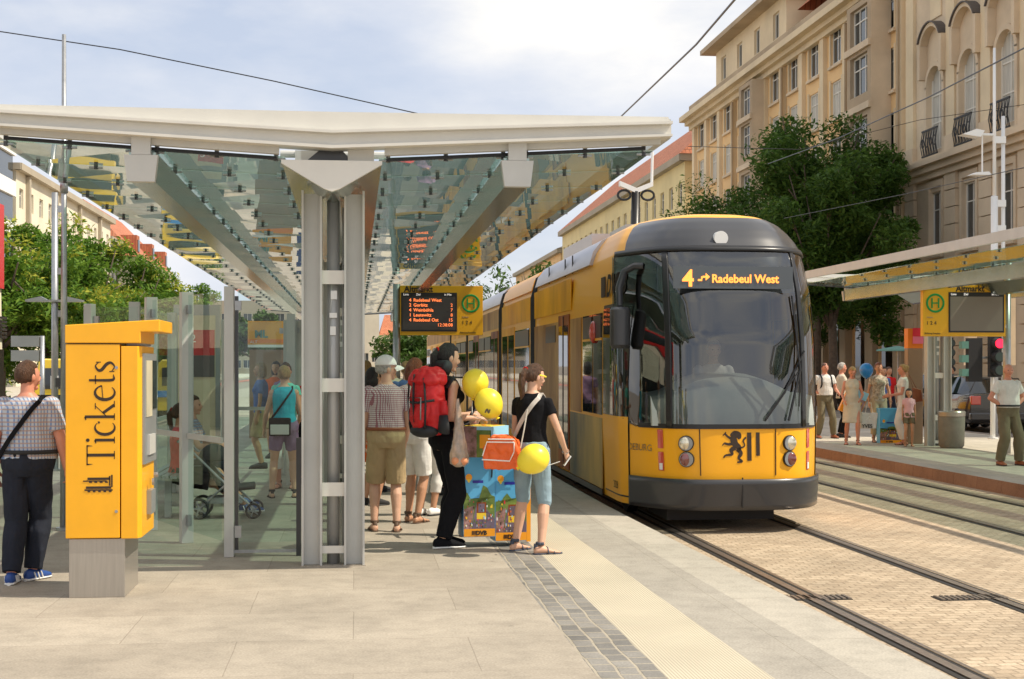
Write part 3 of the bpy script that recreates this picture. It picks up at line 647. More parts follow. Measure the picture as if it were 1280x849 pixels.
# ============================================================ SHELTERS
def wing_z(x): return 3.235+.105*min(abs(x), 2.65)/2.6           # height of the glass plane
def shelter(label, Xc, y0, y1, pillars):
    r = thing('platform_shelter', label, 'shelter', (Xc, y0, 0))
    Ln = y1-y0; HW = 2.62
    for k, (ya, s) in enumerate(((0, 1), (Ln, -1))):           # fascia at both ends: filled V panel, channel beam under it
        q = MB(); q.prism([(-HW, wing_z(HW)+.17), (0, wing_z(0)+.16), (HW, wing_z(HW)+.17), (HW-.02, wing_z(HW)+.21), (0, wing_z(HW)+.20), (-HW+.02, wing_z(HW)+.21)], ya+.02*s, ya+.05*s)
        q.build('fascia_panel', M['steel_cream'], r)
        q = MB()
        q.prism([(-HW, wing_z(HW)+.07), (0, wing_z(0)+.045), (HW, wing_z(HW)+.07), (HW, wing_z(HW)+.166), (0, wing_z(0)+.156), (-HW, wing_z(HW)+.166)], ya, ya+.03*s)
        q.prism([(-HW, wing_z(HW)+.145), (0, wing_z(0)+.135), (HW, wing_z(HW)+.145), (HW, wing_z(HW)+.166), (0, wing_z(0)+.156), (-HW, wing_z(HW)+.166)], ya-.06*s, ya-.002*s)
        q.prism([(-HW, wing_z(HW)+.05), (0, wing_z(0)+.02), (HW, wing_z(HW)+.05), (HW, wing_z(HW)+.068), (0, wing_z(0)+.043), (-HW, wing_z(HW)+.068)], ya-.05*s, ya+.16*s)
        q.build('fascia_beam', M['steel_cream'], r)
        q = MB()
        for sx in (-1, 1):
            a, c = .42*sx, 2.45*sx
            q.prism([(a, wing_z(.42)-.06), (c, wing_z(2.45)-.02), (c, wing_z(2.45)+.005), (a, wing_z(.42)-.035)], ya+.17*s, ya+.2*s)
        q.build('gasket', M['black'], r)
        q = MB()
        for sx in (-1, 1): q.prism([(sx*.40, wing_z(.4)-.03), (sx*2.55, wing_z(2.55)+.005), (sx*2.55, wing_z(2.55)+.06), (sx*.40, wing_z(.4)+.06)], ya+.06*s, ya+.12*s)
        q.build('inner_beam', M['steel_light'], r)
    # longitudinal members at the wing tips and ridge sheet
    for sx in (-1, 1):
        q = MB(); q.box(sx*2.60-.03, sx*2.60+.03, .06, Ln-.06, wing_z(2.6)+.05, wing_z(2.6)+.2); q.build('edge_beam', M['steel_light'], r)
    # glass, one row of panes per metre, slightly overlapping, with their clamps
    st = 1.12; n = int((Ln-.5)/st); cl = MB()
    g = {(sx, kk): MB() for sx in (-1, 1) for kk in (0, 1)}
    cbm = {}
    for sx in (-1, 1):
        q = MB(); pass
    q = MB(); q.tube((0, 0, -.06), (0, 0, .02), .018, n=8, m=M['dark_grey']); q.tube((-.055, 0, -.045), (.055, 0, -.045), .010, n=6, m=M['galv']); clm = q.build('clamp', None, r); clm.location = (0, 1, wing_z(0))
    for sx in (-1, 1):
        for kk, (a, c) in enumerate(((.36, 1.40), (1.44, 2.52))):
            for i in range(n):
                ya = .22+i*st; t1, t2 = .0035*((i*7) % 5-2), .0035*(((i+1)*7) % 5-2)
                x0, x1 = sx*a, sx*c
                z00, z10 = wing_z(a)-.03+t1, wing_z(c)-.03-t1*.6
                z01, z11 = wing_z(a)-.03+t2, wing_z(c)-.03-t2*.6
                vs = [(x0, ya, z00), (x1, ya, z10), (x1, ya+st-.012, z11), (x0, ya+st-.012, z01)]
                g[(sx, kk)].add(vs+[(p[0], p[1], p[2]+.012) for p in vs], [(0, 1, 2, 3), (7, 6, 5, 4), (0, 4, 5, 1), (1, 5, 6, 2), (2, 6, 7, 3), (3, 7, 4, 0)])
                if i < 8:
                    for xx in (x0+sx*.07, x0+(x1-x0)*.5, x1-sx*.07):
                        o = clm.copy(); C.objects.link(o); o.parent = r; o.location = (xx, ya+.02, wing_z(xx))
                else:
                    for xx in (x0+sx*.07, x0+(x1-x0)*.5, x1-sx*.07):
                        zz = wing_z(xx); cl.tube((xx, ya+.02, zz-.055), (xx, ya+.02, zz-.02), .016, n=6, m=M['dark_grey']); cl.tube((xx-.04, ya+.02, zz-.045), (xx+.04, ya+.02, zz-.045), .008, n=5, m=M['galv'])
    for q in g.values(): q.build('glass_roof', M['roof_glass'], r)
    tag(cl.build('clamp', None, r), kind='stuff')
    for sx in (-1, 1):
        x = sx*1.42; q = MB(); z = wing_z(1.42)
        q.prism([(x-.09, z-.29), (x+.09, z-.29), (x+.10, z-.07), (x-.10, z-.07)], .1, Ln-.1, m=M['mirror_metal'])
        q.build('roof_beam', None, r)
        for s, ya in ((1, 0.02), (-1, Ln-.02)):
            q = MB(); q.prism([(x-.10, z-.30), (x+.10, z-.30), (x+.125, z-.10), (x-.125, z-.10)], ya, ya+.075*s); q.box(x-.07, x+.07, min(ya, ya+.06*s), max(ya, ya+.06*s), z-.098, z+.05)
            q.build('beam_end', M['steel_light'], r)
    # central V gutter
    q = MB(); q.prism([(-.38, 3.145), (-.06, 2.955), (0, 2.935), (.06, 2.955), (.38, 3.145), (.38, 3.17), (-.38, 3.17)], .005, .05); q.build('gutter_end', M['steel_cream'], r)
    q = MB(); q.prism([(-.375, 3.14), (-.055, 2.95), (0, 2.93), (.055, 2.95), (.375, 3.14), (.375, 3.165), (-.375, 3.165)], .052, Ln-.05); q.build('gutter', M['mirror_metal'], r)
    q = MB(); q.box(-.24, -.10, .2, .5, 3.17, 3.27, M['steel_light']); q.box(.12, .32, .1, .5, 3.17, 3.29, M['steel_cream'])
    q.build('gutter_bracket', None, r); q = MB()
    for i in range(int(Ln/3)):
        q.box(-.3, -.24, .6+i*3, .75+i*3, 3.17, 3.33, M['steel_light']); q.box(.24, .3, .6+i*3, .75+i*3, 3.17, 3.33, M['steel_light'])
        q.tube((-.42, .68+i*3, 3.31), (.42, .68+i*3, 3.31), .03, m=M['steel_light']); q.build('gutter_bracket', None, r); q = MB()
    q.prism([(-.2, 3.175), (.16, 3.175), (.08, 3.26), (-.1, 3.26)], .12, .3, m=M['dark_grey']); q.build('junction_box', None, r)
    for py in pillars:
        y = py-y0; p = bpy.data.objects.new('pillar', None); C.objects.link(p); p.parent = r; p.location = (0, y, 0)
        for sx in (-1, 1):
            q = MB(); xo = sx*.17
            q.box(xo-.065, xo+.065, -.005, .005, 0, 3.0); q.box(xo-.082, xo-.065, -.085, .085, 0, 3.02); q.box(xo+.065, xo+.082, -.085, .085, 0, 3.02)
            q.build('column', M['steel_light'], p)
        for z0, z1 in ((2.27, 2.38), (1.40, 1.51), (.56, .67), (.1, .16)): q = MB(); q.box(-.088, .088, -.055, -.04, z0, z1); q.build('crossbar', M['steel_cream'], p)
        q = MB(); q.tube((0, .06, 0), (0, .06, 2.95), .052, n=18); q.tube((.078, .08, .1), (.078, .08, 2.9), .006, n=6, m=None); q.build('downpipe', M['pipe'], p, smooth=True)
        q = MB(); q.box(-.02, .03, .0, .012, 2.15, 2.22, M['white']); q.box(-.03, .03, -.004, .008, 2.0, 2.04, M['white']); q.box(-.025, .02, -.004, .006, 1.86, 1.93, M['white']); q.build('sticker', None, p)
        q = MB(); q.box(-.26, .26, -.1, .1, -.002, .006); q.build('base_plate', M['slab'] if 'slab' in M else M['steel_grey'], p)
    return r
yf = 11.0
shelter('big butterfly canopy of glass and pale steel on a ladder shaped pillar in front', -.17, yf, 46, [11.75, 19.5, 27.3, 35])
shelter('butterfly glass canopy of the far platform, cut by the right edge of the photo', 11.6, 6.0, 29.0, [27.7, 14.5]).location.z = -.05
# sensors / birds on the roof
for px, h, lb in ((393, 3.2, 'small dark bird perched left on top of the near canopy'), (437, 2.4, 'small dark bird perched right on top of the near canopy')):
    p = W(px, 139, 12.3); q = MB(); q.ball((0, 0, .03), (.022, .03, .02), nu=8, nv=6); q.ball((0, -.022, .052), .013, nu=8, nv=6); q.tube((0, .02, .03), (0, .06, .015), .008, .003, n=5); q.tube((0, 0, 0), (0, 0, .02), .004, n=4)
    o = q.build('bird', M['dark_grey'], smooth=True); o.location = (p.x, p.y, 3.62); tag(o, lb, 'bird')
p = W(415, 139, 12.3); q = MB(); q.tube((0, 0, -.2), (0, 0, .04), .006, n=6); q.ball((0, 0, .05), (.025, .025, .02), nu=8, nv=6); q.tube((0, 0, .05), (0, 0, .11), .006, n=6)
o = q.build('roof_antenna', M['galv']); o.location = (p.x, p.y, 3.62); tag(o, 'little metal antenna standing on top of the near canopy between two birds', 'antenna')
# ============================================================ glass screens
def screen(name, label, p0, p1, h=2.28, posts=(1, 1), rail=1, z0=.12, group=None, mats='steel_light'):
    p0 = Vector(p0); p1 = Vector(p1); d = p1-p0; L_ = d.length; a = math.atan2(d.y, d.x)
    r = thing(name, label, 'glass screen', (p0.x, p0.y, 0), a, group)
    for k, x in enumerate((0, L_)):
        if posts[k]:
            q = MB(); q.box(x-.04, x+.04, -.055, .055, 0, h); q.build('post', M[mats], r, bevel=.004)
            q = MB(); q.box(x-.10 if k else x+.045, x-.045 if k else x+.10, -.018, .018, .16, .26); q.box(x-.10 if k else x+.045, x-.045 if k else x+.10, -.018, .018, h-.2, h-.12); q.build('clamp', M['galv'], r)
    q = MB(); q.box(.07, L_-.07, -.005, .005, z0, h-.03); q.build('glass_pane', M['pane_glass'], r)
    if rail:
        q = MB(); q.box(.05, L_-.05, -.012, .012, .95, 1.0); q.build('rail', M['steel_light'], r)
    return r
gs = 'glass wind screens under the near canopy'
A0 = (-1.05, 12.35); A1 = (-.42, 12.35)
sc = screen('glass_screen', 'front glass wind screen between the widest grey post and the white pillar', A0, A1, posts=(1, 0), rail=0, group=gs)
q = MB(); q.box(.56, .60, -.03, .03, 0, 1.0); q.build('edge_frame', M['dark_grey'], sc)
q = MB(); q.box(.045, .075, .0, .03, .05, 2.2); q.build('dark_edge', M['dark_grey'], sc)
q = MB(); q.box(.04, .6, -.01, .01, .03, .055); q.build('bottom_rail', M['galv'], sc)
screen('glass_screen', 'side glass wind screen running back from the widest grey post', (-1.52, 13.35), (-1.10, 12.42), posts=(1, 0), group=gs)
screen('glass_screen', 'glass wind screen just right of the ticket machine', (-1.98, 14.4), (-1.56, 13.42), posts=(1, 0), group=gs)
screen('glass_screen', 'glass wind screen running left behind the ticket machine', (-2.6, 14.6), (-2.05, 14.45), h=2.22, posts=(1, 0), group=gs)
screen('glass_screen', 'glass wind screen deep under the canopy with a parking sign showing beside it', (-.85, 19.6), (-.85, 22.2), posts=(1, 1), h=2.3, group=gs)
screen('glass_screen', 'long glass wind screen at the back left of the shelter', (-2.3, 15.5), (-2.3, 18.6), posts=(1, 1), group=gs)
screen('glass_screen', 'rearmost glass wind screen on the left under the canopy', (-1.9, 21.5), (-1.0, 21.5), posts=(1, 1), group=gs)
# advertising panel with a red poster, seen through the screens
ad = thing('advert_panel', 'tall lit poster case with red and dark picture, seen through the glass screens', 'poster case', (-2.45, 20.3, 0))
q = MB(); q.box(-.03, .60, -.06, .06, .35, 2.45); q.box(.0, .08, -.05, .05, 0, .35); q.box(.48, .56, -.05, .05, 0, .35); q.build('case', M['steel_grey'], ad)
mat('poster_red', (.55, .04, .04), .4, var=.3, vscale=2); mat('poster_dark', (.10, .09, .09), .4); mat('poster_pale', (.55, .50, .35), .4, var=.25, vscale=1.5)
q = MB(); q.box(.03, .54, -.07, -.062, .5, 2.3, M['poster_pale']); q.box(.18, .53, -.078, -.071, 1.75, 2.10, M['poster_red']); q.box(.18, .53, -.078, -.071, 1.45, 1.749, M['poster_dark']); q.build('poster', None, ad)
txt('2', .16, face_cam(.20, -.081, 1.93), M['white'], ad)
# bench with side table inside the shelter
bn = thing('waiting_bench', 'grey steel waiting bench under the near canopy behind the glass', 'bench', (-2.15, 15.2, 0))
q = MB()
for i in range(5): q.box(.0+i*.085, .07+i*.085, 0, 2.6, .44, .47)
q.build('seat', M['steel_grey'], bn)
for y in (.4, 2.2):
    q = MB(); q.box(.15, .22, y-.03, y+.03, 0, .44); q.box(.02, .4, y-.03, y+.03, .41, .438); q.build('leg', M['steel_light'], bn)
# pushchair
def wheel(b, c, r, w, m1, m2, ax='x', hub=5):
    c = Vector(c)
    pts = [c+Vector((0, cos(t)*r*.86, sin(t)*r*.86)) for t in [2*pi*k/20 for k in range(21)]]
    b.chain(pts, [(r*.14, w/2)]*21, 8, m1, flat=(0, 1, 0))
    for k in range(hub):
        t = 2*pi*k/hub; b.tube(c, c+Vector((0, cos(t)*r*.8, sin(t)*r*.8)), r*.1, n=6, m=m2)
    b.tube(c-Vector((w*.6, 0, 0)), c+Vector((w*.6, 0, 0)), r*.16, n=10, m=m2)
p = G(312, 650)
pc = thing('pushchair', 'black pushchair with spoked wheels parked under the canopy beside the glass', 'pushchair', (p.x-.25, p.y+.3, 0), radians(90), s=.8)
for x in (-.26, .26):
    q = MB(); wheel(q, (x, -.35, .105), .105, .05, M['rubber'], M['galv']); q.build('wheel', None, pc)
    q = MB(); wheel(q, (x, .35, .14), .14, .05, M['rubber'], M['galv']); q.build('wheel', None, pc)
q = MB()
for x in (-.25, .25):
    q.chain([(x, -.38, .12), (x, .1, .55), (x, .55, 1.0), (x, .62, 1.02)], .016, 8, M['galv']); q.tube((x, .35, .14), (x, -.05, .5), .014, n=8, m=M['galv'])
q.tube((-.25, .62, 1.02), (.25, .62, 1.02), .02, n=8, m=M['rubber']); q.build('frame', None, pc)
q = MB(); q.chain([(0, -.35, .42), (0, .05, .38), (0, .3, .8)], [(.05, .2), (.06, .22), (.04, .2)], 14, flat=(0, 0, 1)); q.build('seat', M['black_matt'], pc, smooth=True)
q = MB(); q.ball((0, .18, .78), (.23, .2, .2), fn=lambda v: Vector((v.x, v.y, max(v.z, -.1))), nu=20, nv=12); q.build('hood', M['black_matt'], pc, smooth=True)
q = MB(); q.box(-.2, .2, -.2, .25, .2, .28); q.build('basket', M['steel_grey'], pc)
# ============================================================ ticket machine
mat('print_dark', (.04, .02, .01), .6)
tk = thing('ticket_machine', 'bright yellow ticket machine on a steel plinth with Tickets written up its side', 'ticket machine', (-1.99, 10.25, 0))
q = MB(); q.prism([(0, .42), (.372, .42), (.372, 1.875), (0, 1.77)], 0, .68, m=M['yellow_tk']); 
q.v = q.v[:0]; q.f = []; q.m = []
q.box(0, .368, 0, .68, .415, 1.765); q.build('side_panel', M['yellow_tk'], tk, bevel=.006)
q = MB(); q.prism([(.376, 0), (.376+.115, 0), (.376+.135, .06), (.376+.135, .66), (.376, .66)], .41, 1.75, axis='z'); q.build('front_cabinet', M['yellow_tk'], tk, bevel=.005)
q = MB(); q.prism([(-.003, 1.77), (.51, 1.77), (.51, 1.85), (.64, 1.85), (.64, 1.935), (-.003, 1.895)], -.004, .7); q.build('canopy', M['yellow_tk'], tk, bevel=.006)
q = MB(); q.box(.02, .40, .02, .64, .0, .41); q.build('plinth', M['stainless'], tk, bevel=.004)
q = MB(); q.box(.512, .53, .07, .65, .92, 1.70, M['steel_grey']); q.box(.53, .536, .12, .4, 1.25, 1.65, M['poster_pale']); q.box(.531, .538, .42, .62, 1.3, 1.65, M['dark_glass']); q.box(.53, .545, .2, .5, .98, 1.12, M['steel_light']); q.build('display_panel', None, tk)
q = MB(); q.box(.512, .545, .28, .5, .55, .72, M['steel_grey']); q.tube((.545, .32, .78), (.56, .32, .78), .025, m=M['galv']); q.tube((.54, .45, .82), (.57, .45, .82), .02, m=M['galv']); q.build('coin_tray', None, tk)
q = MB(); q.box(.40, .50, .1, .6, 1.755, 1.84); q.build('light_box', M['steel_grey'], tk)
for z in (.60, 1.60):
    q = MB(); q.tube((.345, -.004, z), (.345, .003, z), .011, n=12); q.build('lock', M['galv'], tk)
q = MB(); q.box(-.001, .372, -.0015, .001, 1.762, 1.766); q.build('seam', M['print_dark'], tk)
# serif lettering, drawn as strokes of changing width; unit = x-height
def stroke(b, pts, ws, n=None):
    pts = [Vector((p[0], p[1], 0)) for p in pts]
    if n:                                   # Catmull-Rom through the points
        P = [pts[0]*2-pts[1]]+pts+[pts[-1]*2-pts[-2]]; Wd = [ws[0]]+list(ws)+[ws[-1]]; o, ww = [], []
        for i in range(1, len(P)-2):
            for k in range(n):
                t = k/n; a, c, d, e = P[i-1], P[i], P[i+1], P[i+2]
                o.append(.5*((2*c)+(d-a)*t+(2*a-5*c+4*d-e)*t*t+(3*c-a-3*d+e)*t**3)); ww.append(Wd[i]*(1-t)+Wd[i+1]*t)
        o.append(pts[-1]); ww.append(ws[-1]); pts, ws = o, ww
    l_, r_ = [], []
    for i, p in enumerate(pts):
        d = (pts[min(i+1, len(pts)-1)]-pts[max(i-1, 0)]).normalized(); nn_ = Vector((-d.y, d.x, 0))*ws[i]/2
        l_.append(p+nn_); r_.append(p-nn_)
    b.add(l_+r_, [(i, i+1, len(pts)+i+1, len(pts)+i) for i in range(len(pts)-1)])
def serif(b, x, y, w=.34, t=.045): stroke(b, [(x-w/2, y+t/2), (x+w/2, y+t/2)], [t, t])
def arc(cx, cy, rx, ry, a0, a1, k=14): return [(cx+rx*cos(radians(a0+(a1-a0)*i/k)), cy+ry*sin(radians(a0+(a1-a0)*i/k))) for i in range(k+1)]
tb = MB(); X = 0
stroke(tb, [(.5, 0), (.5, 1.42)], [.16, .16]); serif(tb, .5, 0, .42); stroke(tb, [(0, 1.39), (1.0, 1.39)], [.06, .06])
for x in (0.02, .98): stroke(tb, [(x, 1.42), (x*.97+.015, 1.12)], [.09, .02])
X = 1.1
stroke(tb, [(X+.17, 0), (X+.17, 1.0)], [.15, .15]); serif(tb, X+.17, 0); stroke(tb, [(X, .95), (X+.17, 1.0)], [.05, .09]); tb.add([(X+.17+.095*cos(a*pi/6), 1.36+.095*sin(a*pi/6), 0) for a in range(12)], [tuple(range(12))])
X = 1.5
A = arc(X+.42, .5, .36, .5, 50, 310); stroke(tb, A, [.03+.13*sin(pi*i/14) for i in range(15)]); stroke(tb, [(X+.66, .84), (X+.70, .76)], [.13, .1])
X = 2.3
stroke(tb, [(X+.17, 0), (X+.17, 1.5)], [.15, .15]); serif(tb, X+.17, 0); stroke(tb, [(X, 1.45), (X+.17, 1.5)], [.05, .09]); stroke(tb, [(X+.2, .42), (X+.72, .97)], [.045, .045]); serif(tb, X+.72, .955, .32); stroke(tb, [(X+.36, .6), (X+.78, .03)], [.15, .15]); serif(tb, X+.82, 0, .34)
X = 3.3
A = arc(X+.42, .5, .37, .5, 20, 315); stroke(tb, A, [.09]+[.04+.13*sin(pi*i/14) for i in range(1, 15)]); stroke(tb, [(X+.12, .6), (X+.79, .66)], [.045, .045])
X = 4.15
stroke(tb, [(X+.2, 1.3), (X+.2, .25), (X+.28, .05), (X+.5, .08)], [.12, .15, .12, .03], 6); stroke(tb, [(X, .97), (X+.46, .97)], [.05, .05])
X = 4.75
stroke(tb, [(X+.52, .82), (X+.34, .97), (X+.12, .84), (X+.14, .66), (X+.42, .42), (X+.5, .2), (X+.3, .02), (X+.06, .16)], [.04, .07, .13, .17, .17, .13, .07, .04], 6); stroke(tb, [(X+.53, .95), (X+.53, .7)], [.05, .05]); stroke(tb, [(X+.05, .28), (X+.05, .03)], [.05, .05])
sc_ = .135
for v in tb.v: v.x, v.y = v.x*sc_, v.y*sc_
tb.T = None
# rotated to read upwards: text x -> +z, text y -> -x
tb.v = [Vector((.335-v.y, -.0015-.0005*0, .925+v.x)) for v in tb.v]
mat('print_brown', (.035, .018, .008), .5)
tb.build('lettering', M['print_brown'], tk)
q = MB()                         # little tram pictogram below the word, also turned
def pict(x0, x1, z0, z1): q.box(.13+x0, .13+x1, -.003, -.001, .745+z0*.85, .745+z1*.85)
pict(0, .19, .0, .012); pict(.01, .18, .016, .036)
for k in range(5): pict(.02+k*.036, .038+k*.036, -.012, 0)
pict(-.01, .15, .075, .084); pict(.02, .17, .088, .108)
for k in range(4): pict(.03+k*.036, .05+k*.036, .064, .075)
pict(.165, .175, .04, .12); pict(.18, .19, .03, .13)
q.build('tram_pictogram', M['print_brown'], tk)
# ============================================================ departure displays
mat('led_orange', (1.0, .22, .06), .5, emit=1.3); mat('led_dim', (.9, .85, .8), .5, emit=.7); mat('sign_green', (.0, .28, .05), .5); mat('lcd', (.05, .042, .038), .25)
mat('lcd_pale', (.22, .19, .16), .35)
def display(label, x, y, z, mirror=0, lines=None, postx=None, base=0):
    r = thing('departure_display', label, 'departure board', (x, y, 0)); Wd, Hh = 1.56, .93
    q = MB(); q.box(0, Wd, 0, .12, z, z+Hh); q.build('housing', M['sign_yellow'], r, bevel=.006)
    sx = .0 if not mirror else .46
    q = MB(); q.box(sx+.02, sx+1.07, -.008, -.001, z+.07, z+Hh-.13); q.build('screen', M['black'], r)
    q = MB(); q.box(sx+.05, sx+1.04, -.012, -.009, z+.1, z+Hh-.21); q.build('screen_panel', M['lcd'] if not mirror else M['lcd_pale'], r)
    txt('Altmarkt', .155, face_cam(.08 if not mirror else .62, -.003, z+Hh-.115), M['black'], r, bold=.004, sx=.95)
    txt('Linie', .055, face_cam(sx+.06, -.012, z+Hh-.185), M['led_dim'], r); txt('Ziel', .055, face_cam(sx+.3, -.012, z+Hh-.185), M['led_dim'], r); txt('in Min', .055, face_cam(sx+.83, -.012, z+Hh-.185), M['led_dim'], r)
    cx = 1.33 if not mirror else .23; cz = z+.6
    q = MB(); q.chain([(cx+.155*cos(t), -.006, cz+.155*sin(t)) for t in [2*pi*k/32 for k in range(33)]], [(.02, .004)]*33, 6, flat=(1, 0, 0)); q.box(cx-.075, cx-.05, -.012, -.001, cz-.09, cz+.09); q.box(cx+.05, cx+.075, -.012, -.001, cz-.09, cz+.09); q.box(cx-.05, cx+.05, -.012, -.001, cz-.01, cz+.012)
    q.build('stop_symbol', M['sign_green'], r)
    txt('Linien', .05, face_cam(cx-.16, -.003, cz-.27), M['cream_dark'], r); txt('1 2 4', .095, face_cam(cx-.17, -.003, cz-.39), M['black'], r); txt('Richtung Postplatz', .04, face_cam(cx-.2, -.003, z+.04), M['black'], r)
    for i, (a, bb, c) in enumerate(lines or []):
        zz = z+Hh-.30-i*.093
        txt(a, .085, face_cam(sx+.17, -.014, zz), M['led_orange'], r, bold=.001); txt(bb, .085, face_cam(sx+.25, -.014, zz), M['led_orange'], r, bold=.001); txt(c, .085, face_cam(sx+.99, -.014, zz), M['led_orange'], r, align='RIGHT')
    px_ = -.06 if postx is None else postx
    q = MB(); q.tube((px_, .1, 0), (px_, .1, z+Hh+.03), .07, n=18); q.build('post', M['galv'], r, smooth=True)
    q = MB(); q.box(min(px_, 0 if px_ < 0 else Wd-.01), max(px_, .01 if px_ < 0 else Wd), .04, .1, z+.15, z+.22); q.build('bracket', M['galv'], r)
    return r
p = W(500, 419, 27)
display('yellow departure display with lit orange lines, hung beside a round post under the near canopy', p.x, p.y, p.z, 0,
        [('4', 'Radebeul West', ''), ('2', 'Gorbitz', '2'), ('4', 'Weinböhla', '7'), ('1', 'Leutewitz', '8'), ('4', 'Radebeul Ost', '15'), ('', '', '12:38:08')])
p = W(1143, 421, 26.4)
display('yellow departure display with blank brown screen under the far canopy', p.x, p.y-.4, p.z, 1, None, postx=1.63)
# yellow square stop flag hanging under the near canopy
p = W(583, 306, 24); r = thing('stop_flag', 'small yellow stop flag hanging under the right glass wing of the near canopy', 'sign', (p.x, p.y, p.z))
q = MB(); q.box(-.22, .22, -.015, .015, -.23, .2); q.build('plate', M['sign_yellow'], r)
q = MB(); q.chain([(.1*cos(t), -.02, .1*sin(t)) for t in [2*pi*k/24 for k in range(25)]], .013, 6); q.box(-.045, -.03, -.025, -.016, -.055, .055); q.box(.03, .045, -.025, -.016, -.055, .055); q.box(-.03, .03, -.025, -.016, -.006, .008); q.build('stop_symbol', M['sign_green'], r)
q = MB(); q.tube((-.18, 0, .2), (-.18, 0, .55), .01, n=6); q.tube((.18, 0, .2), (.18, 0, .55), .01, n=6); q.build('hanger', M['galv'], r)
# ============================================================ TRAM
TX, TY, TZ = 4.10, 14.98, -.18
tram = thing('tram', 'long yellow articulated tram with a black windscreen surround, standing at the platform', 'tram', (TX, TY, TZ))
LV = [(.25, 1.12, .03), (.58, 1.13, .0), (1.12, 1.15, .03), (1.6, 1.15, .05), (2.1, 1.15, .10), (2.6, 1.14, .22), (2.95, 1.115, .36), (3.08, 1.10, .44), (3.2, 1.06, .54), (3.3, 1.0, .64), (3.40, .92, .77), (3.48, .78, .92), (3.52, .60, 1.15), (3.545, .34, 1.5), (3.555, .02, 1.9)]
ND = 1.25
def lv(z):
    if z <= LV[0][0]: return LV[0][1:]
    for a, b_ in zip(LV, LV[1:]):
        if z <= b_[0]:
            t = (z-a[0])/(b_[0]-a[0]); return (a[1]+(b_[1]-a[1])*t, a[2]+(b_[2]-a[2])*t)
    return LV[-1][1:]
def nose(s, z, off=0):
    """s in degrees: -90..90 goes round the nose, beyond that straight back in metres/10"""
    Wd, y0 = lv(z)
    def P(q):
        a = abs(q); g = 1 if q >= 0 else -1
        if a <= 90:
            t = radians(a); return Vector((g*Wd*(.905+.095*min(1, t/1.35)**3)*sin(t)**.53, y0+ND*(1-cos(t)), z))
        return Vector((g*Wd, y0+ND+(a-90)/10, z))
    p = P(s)
    if off:
        d = P(s+.5)-P(s-.5); n = Vector((d.y, -d.x, 0)).normalized(); 
        if n.y > 0 and abs(s) < 90: n = -n
        if abs(s) >= 90: n = Vector((1 if s > 0 else -1, 0, 0))
        # lean the normal with the rake
        p = p+n*off
    return p
def patch(name, sl, sr, z0, z1, m, off=0, ns=40, nz=10, thick=.0, parent=None):
    q = MB(); vs = []
    for j in range(nz+1):
        z = z0+(z1-z0)*j/nz; a = sl(z) if callable(sl) else sl; c = sr(z) if callable(sr) else sr
        for i in range(ns+1): vs.append(nose(a+(c-a)*i/ns, z, off))
    n = ns+1; q.add(vs, [(j*n+i, j*n+i+1, (j+1)*n+i+1, (j+1)*n+i) for j in range(nz) for i in range(ns)])
    o = q.build(name, m, parent or tram, smooth=True)
    if thick:
        sm = o.modifiers.new('solid', 'SOLIDIFY'); sm.thickness = thick; sm.offset = 0
    return o
BK = 90+10*(8.55-ND-.1)
GL = 84      # glass edge
def gl(z):   # rounded lower corner of the glass, on each side
    t = max(0, min(1, (z-1.12)/.55)); return 58+(GL-58)*sqrt(1-(1-t)**2)
YM = M['tram_yellow']
patch('body_shell', -BK, BK, .25, 1.12, YM, 0, 200, 10)
for s in (-1, 1):
    patch('body_shell', (lambda z: -gl(z)) if s < 0 else gl, s*BK, 1.12, 3.07, YM, 0, 90, 30)
patch('body_shell', -BK, BK, 3.07, 3.555, YM, 0, 200, 28)
patch('bumper', -66, 66, .25, .58, M['dark_grey'], .035, 80, 6, .03)
q = MB(); q.box(-.006, .006, -.045, -.03, .28, .60); q.build('bumper_seam', M['black'], tram)
q = MB(); q.box(-.7, .5, .5, 1.5, .1, .3); q.build('underframe', M['black_matt'], tram)
patch('roof_cap', -68, 68, 3.10, 3.455, M['dark_grey'], .012, 80, 16)
patch('seal', -78, 78, 3.045, 3.10, M['black'], .02, 80, 2, .02)
# lights and flaps in the yellow front
for i, s in enumerate((-1, 1)):
    for z, m, nm in ((.96, 'headlamp', 'headlight'), (.79, 'redlamp', 'tail_light')):
        if m not in M:
            mat('headlamp', (.75, .70, .55), .1, .6, 1, coat=1, var=.3, vscale=14); mat('redlamp', (.16, .02, .015), .1, 0, 1, coat=1)
        a = {-1: 19.5, 1: 17.2}[s]; c = nose(s*a, z, .012)
        q = MB(); d = (nose(s*a, z, .1)-nose(s*a, z, 0)).normalized()
        q.tube(c-d*.02, c+d*.006, .084, .084, 24, M['black']); q.tube(c-d*.0, c+d*.014, .075, .075, 24, M['galv'])
        q.ball(c+d*.008, (.070, .022, .070), M[m]); q.build(nm, None, tram, auto=40)
    q = MB(); a = {-1: 11.6, 1: 8.7}[s]; pts = [nose(s*a, z, .004) for z in (.62, .85, 1.11)]; q.chain(pts, .006, 6); q.build('panel_gap', M['print_brown'], tram)
for s in (-1, 1):                # marker lamps round the corner
    q = MB()
    for z0, z1, m in ((.90, 1.10, 'redlamp2'), (.66, .86, 'redlamp2')):
        if m not in M: mat('redlamp2', (.55, .03, .01), .15, 0, .8, coat=1)
        for a0, a1 in ((36, 40.5),):
            vs = [nose(s*a, z, .008) for z in (z0, z1) for a in (a0, (a0+a1)/2, a1)]; q.add(vs, [(0, 1, 4, 3), (1, 2, 5, 4)], M[m])
    vs = [nose(s*a, z, .011) for z in (.67, .74) for a in (37, 38.3, 39.6)]; q.add(vs, [(0, 1, 4, 3), (1, 2, 5, 4)], M['white'])
    q.build('marker_light', None, tram)
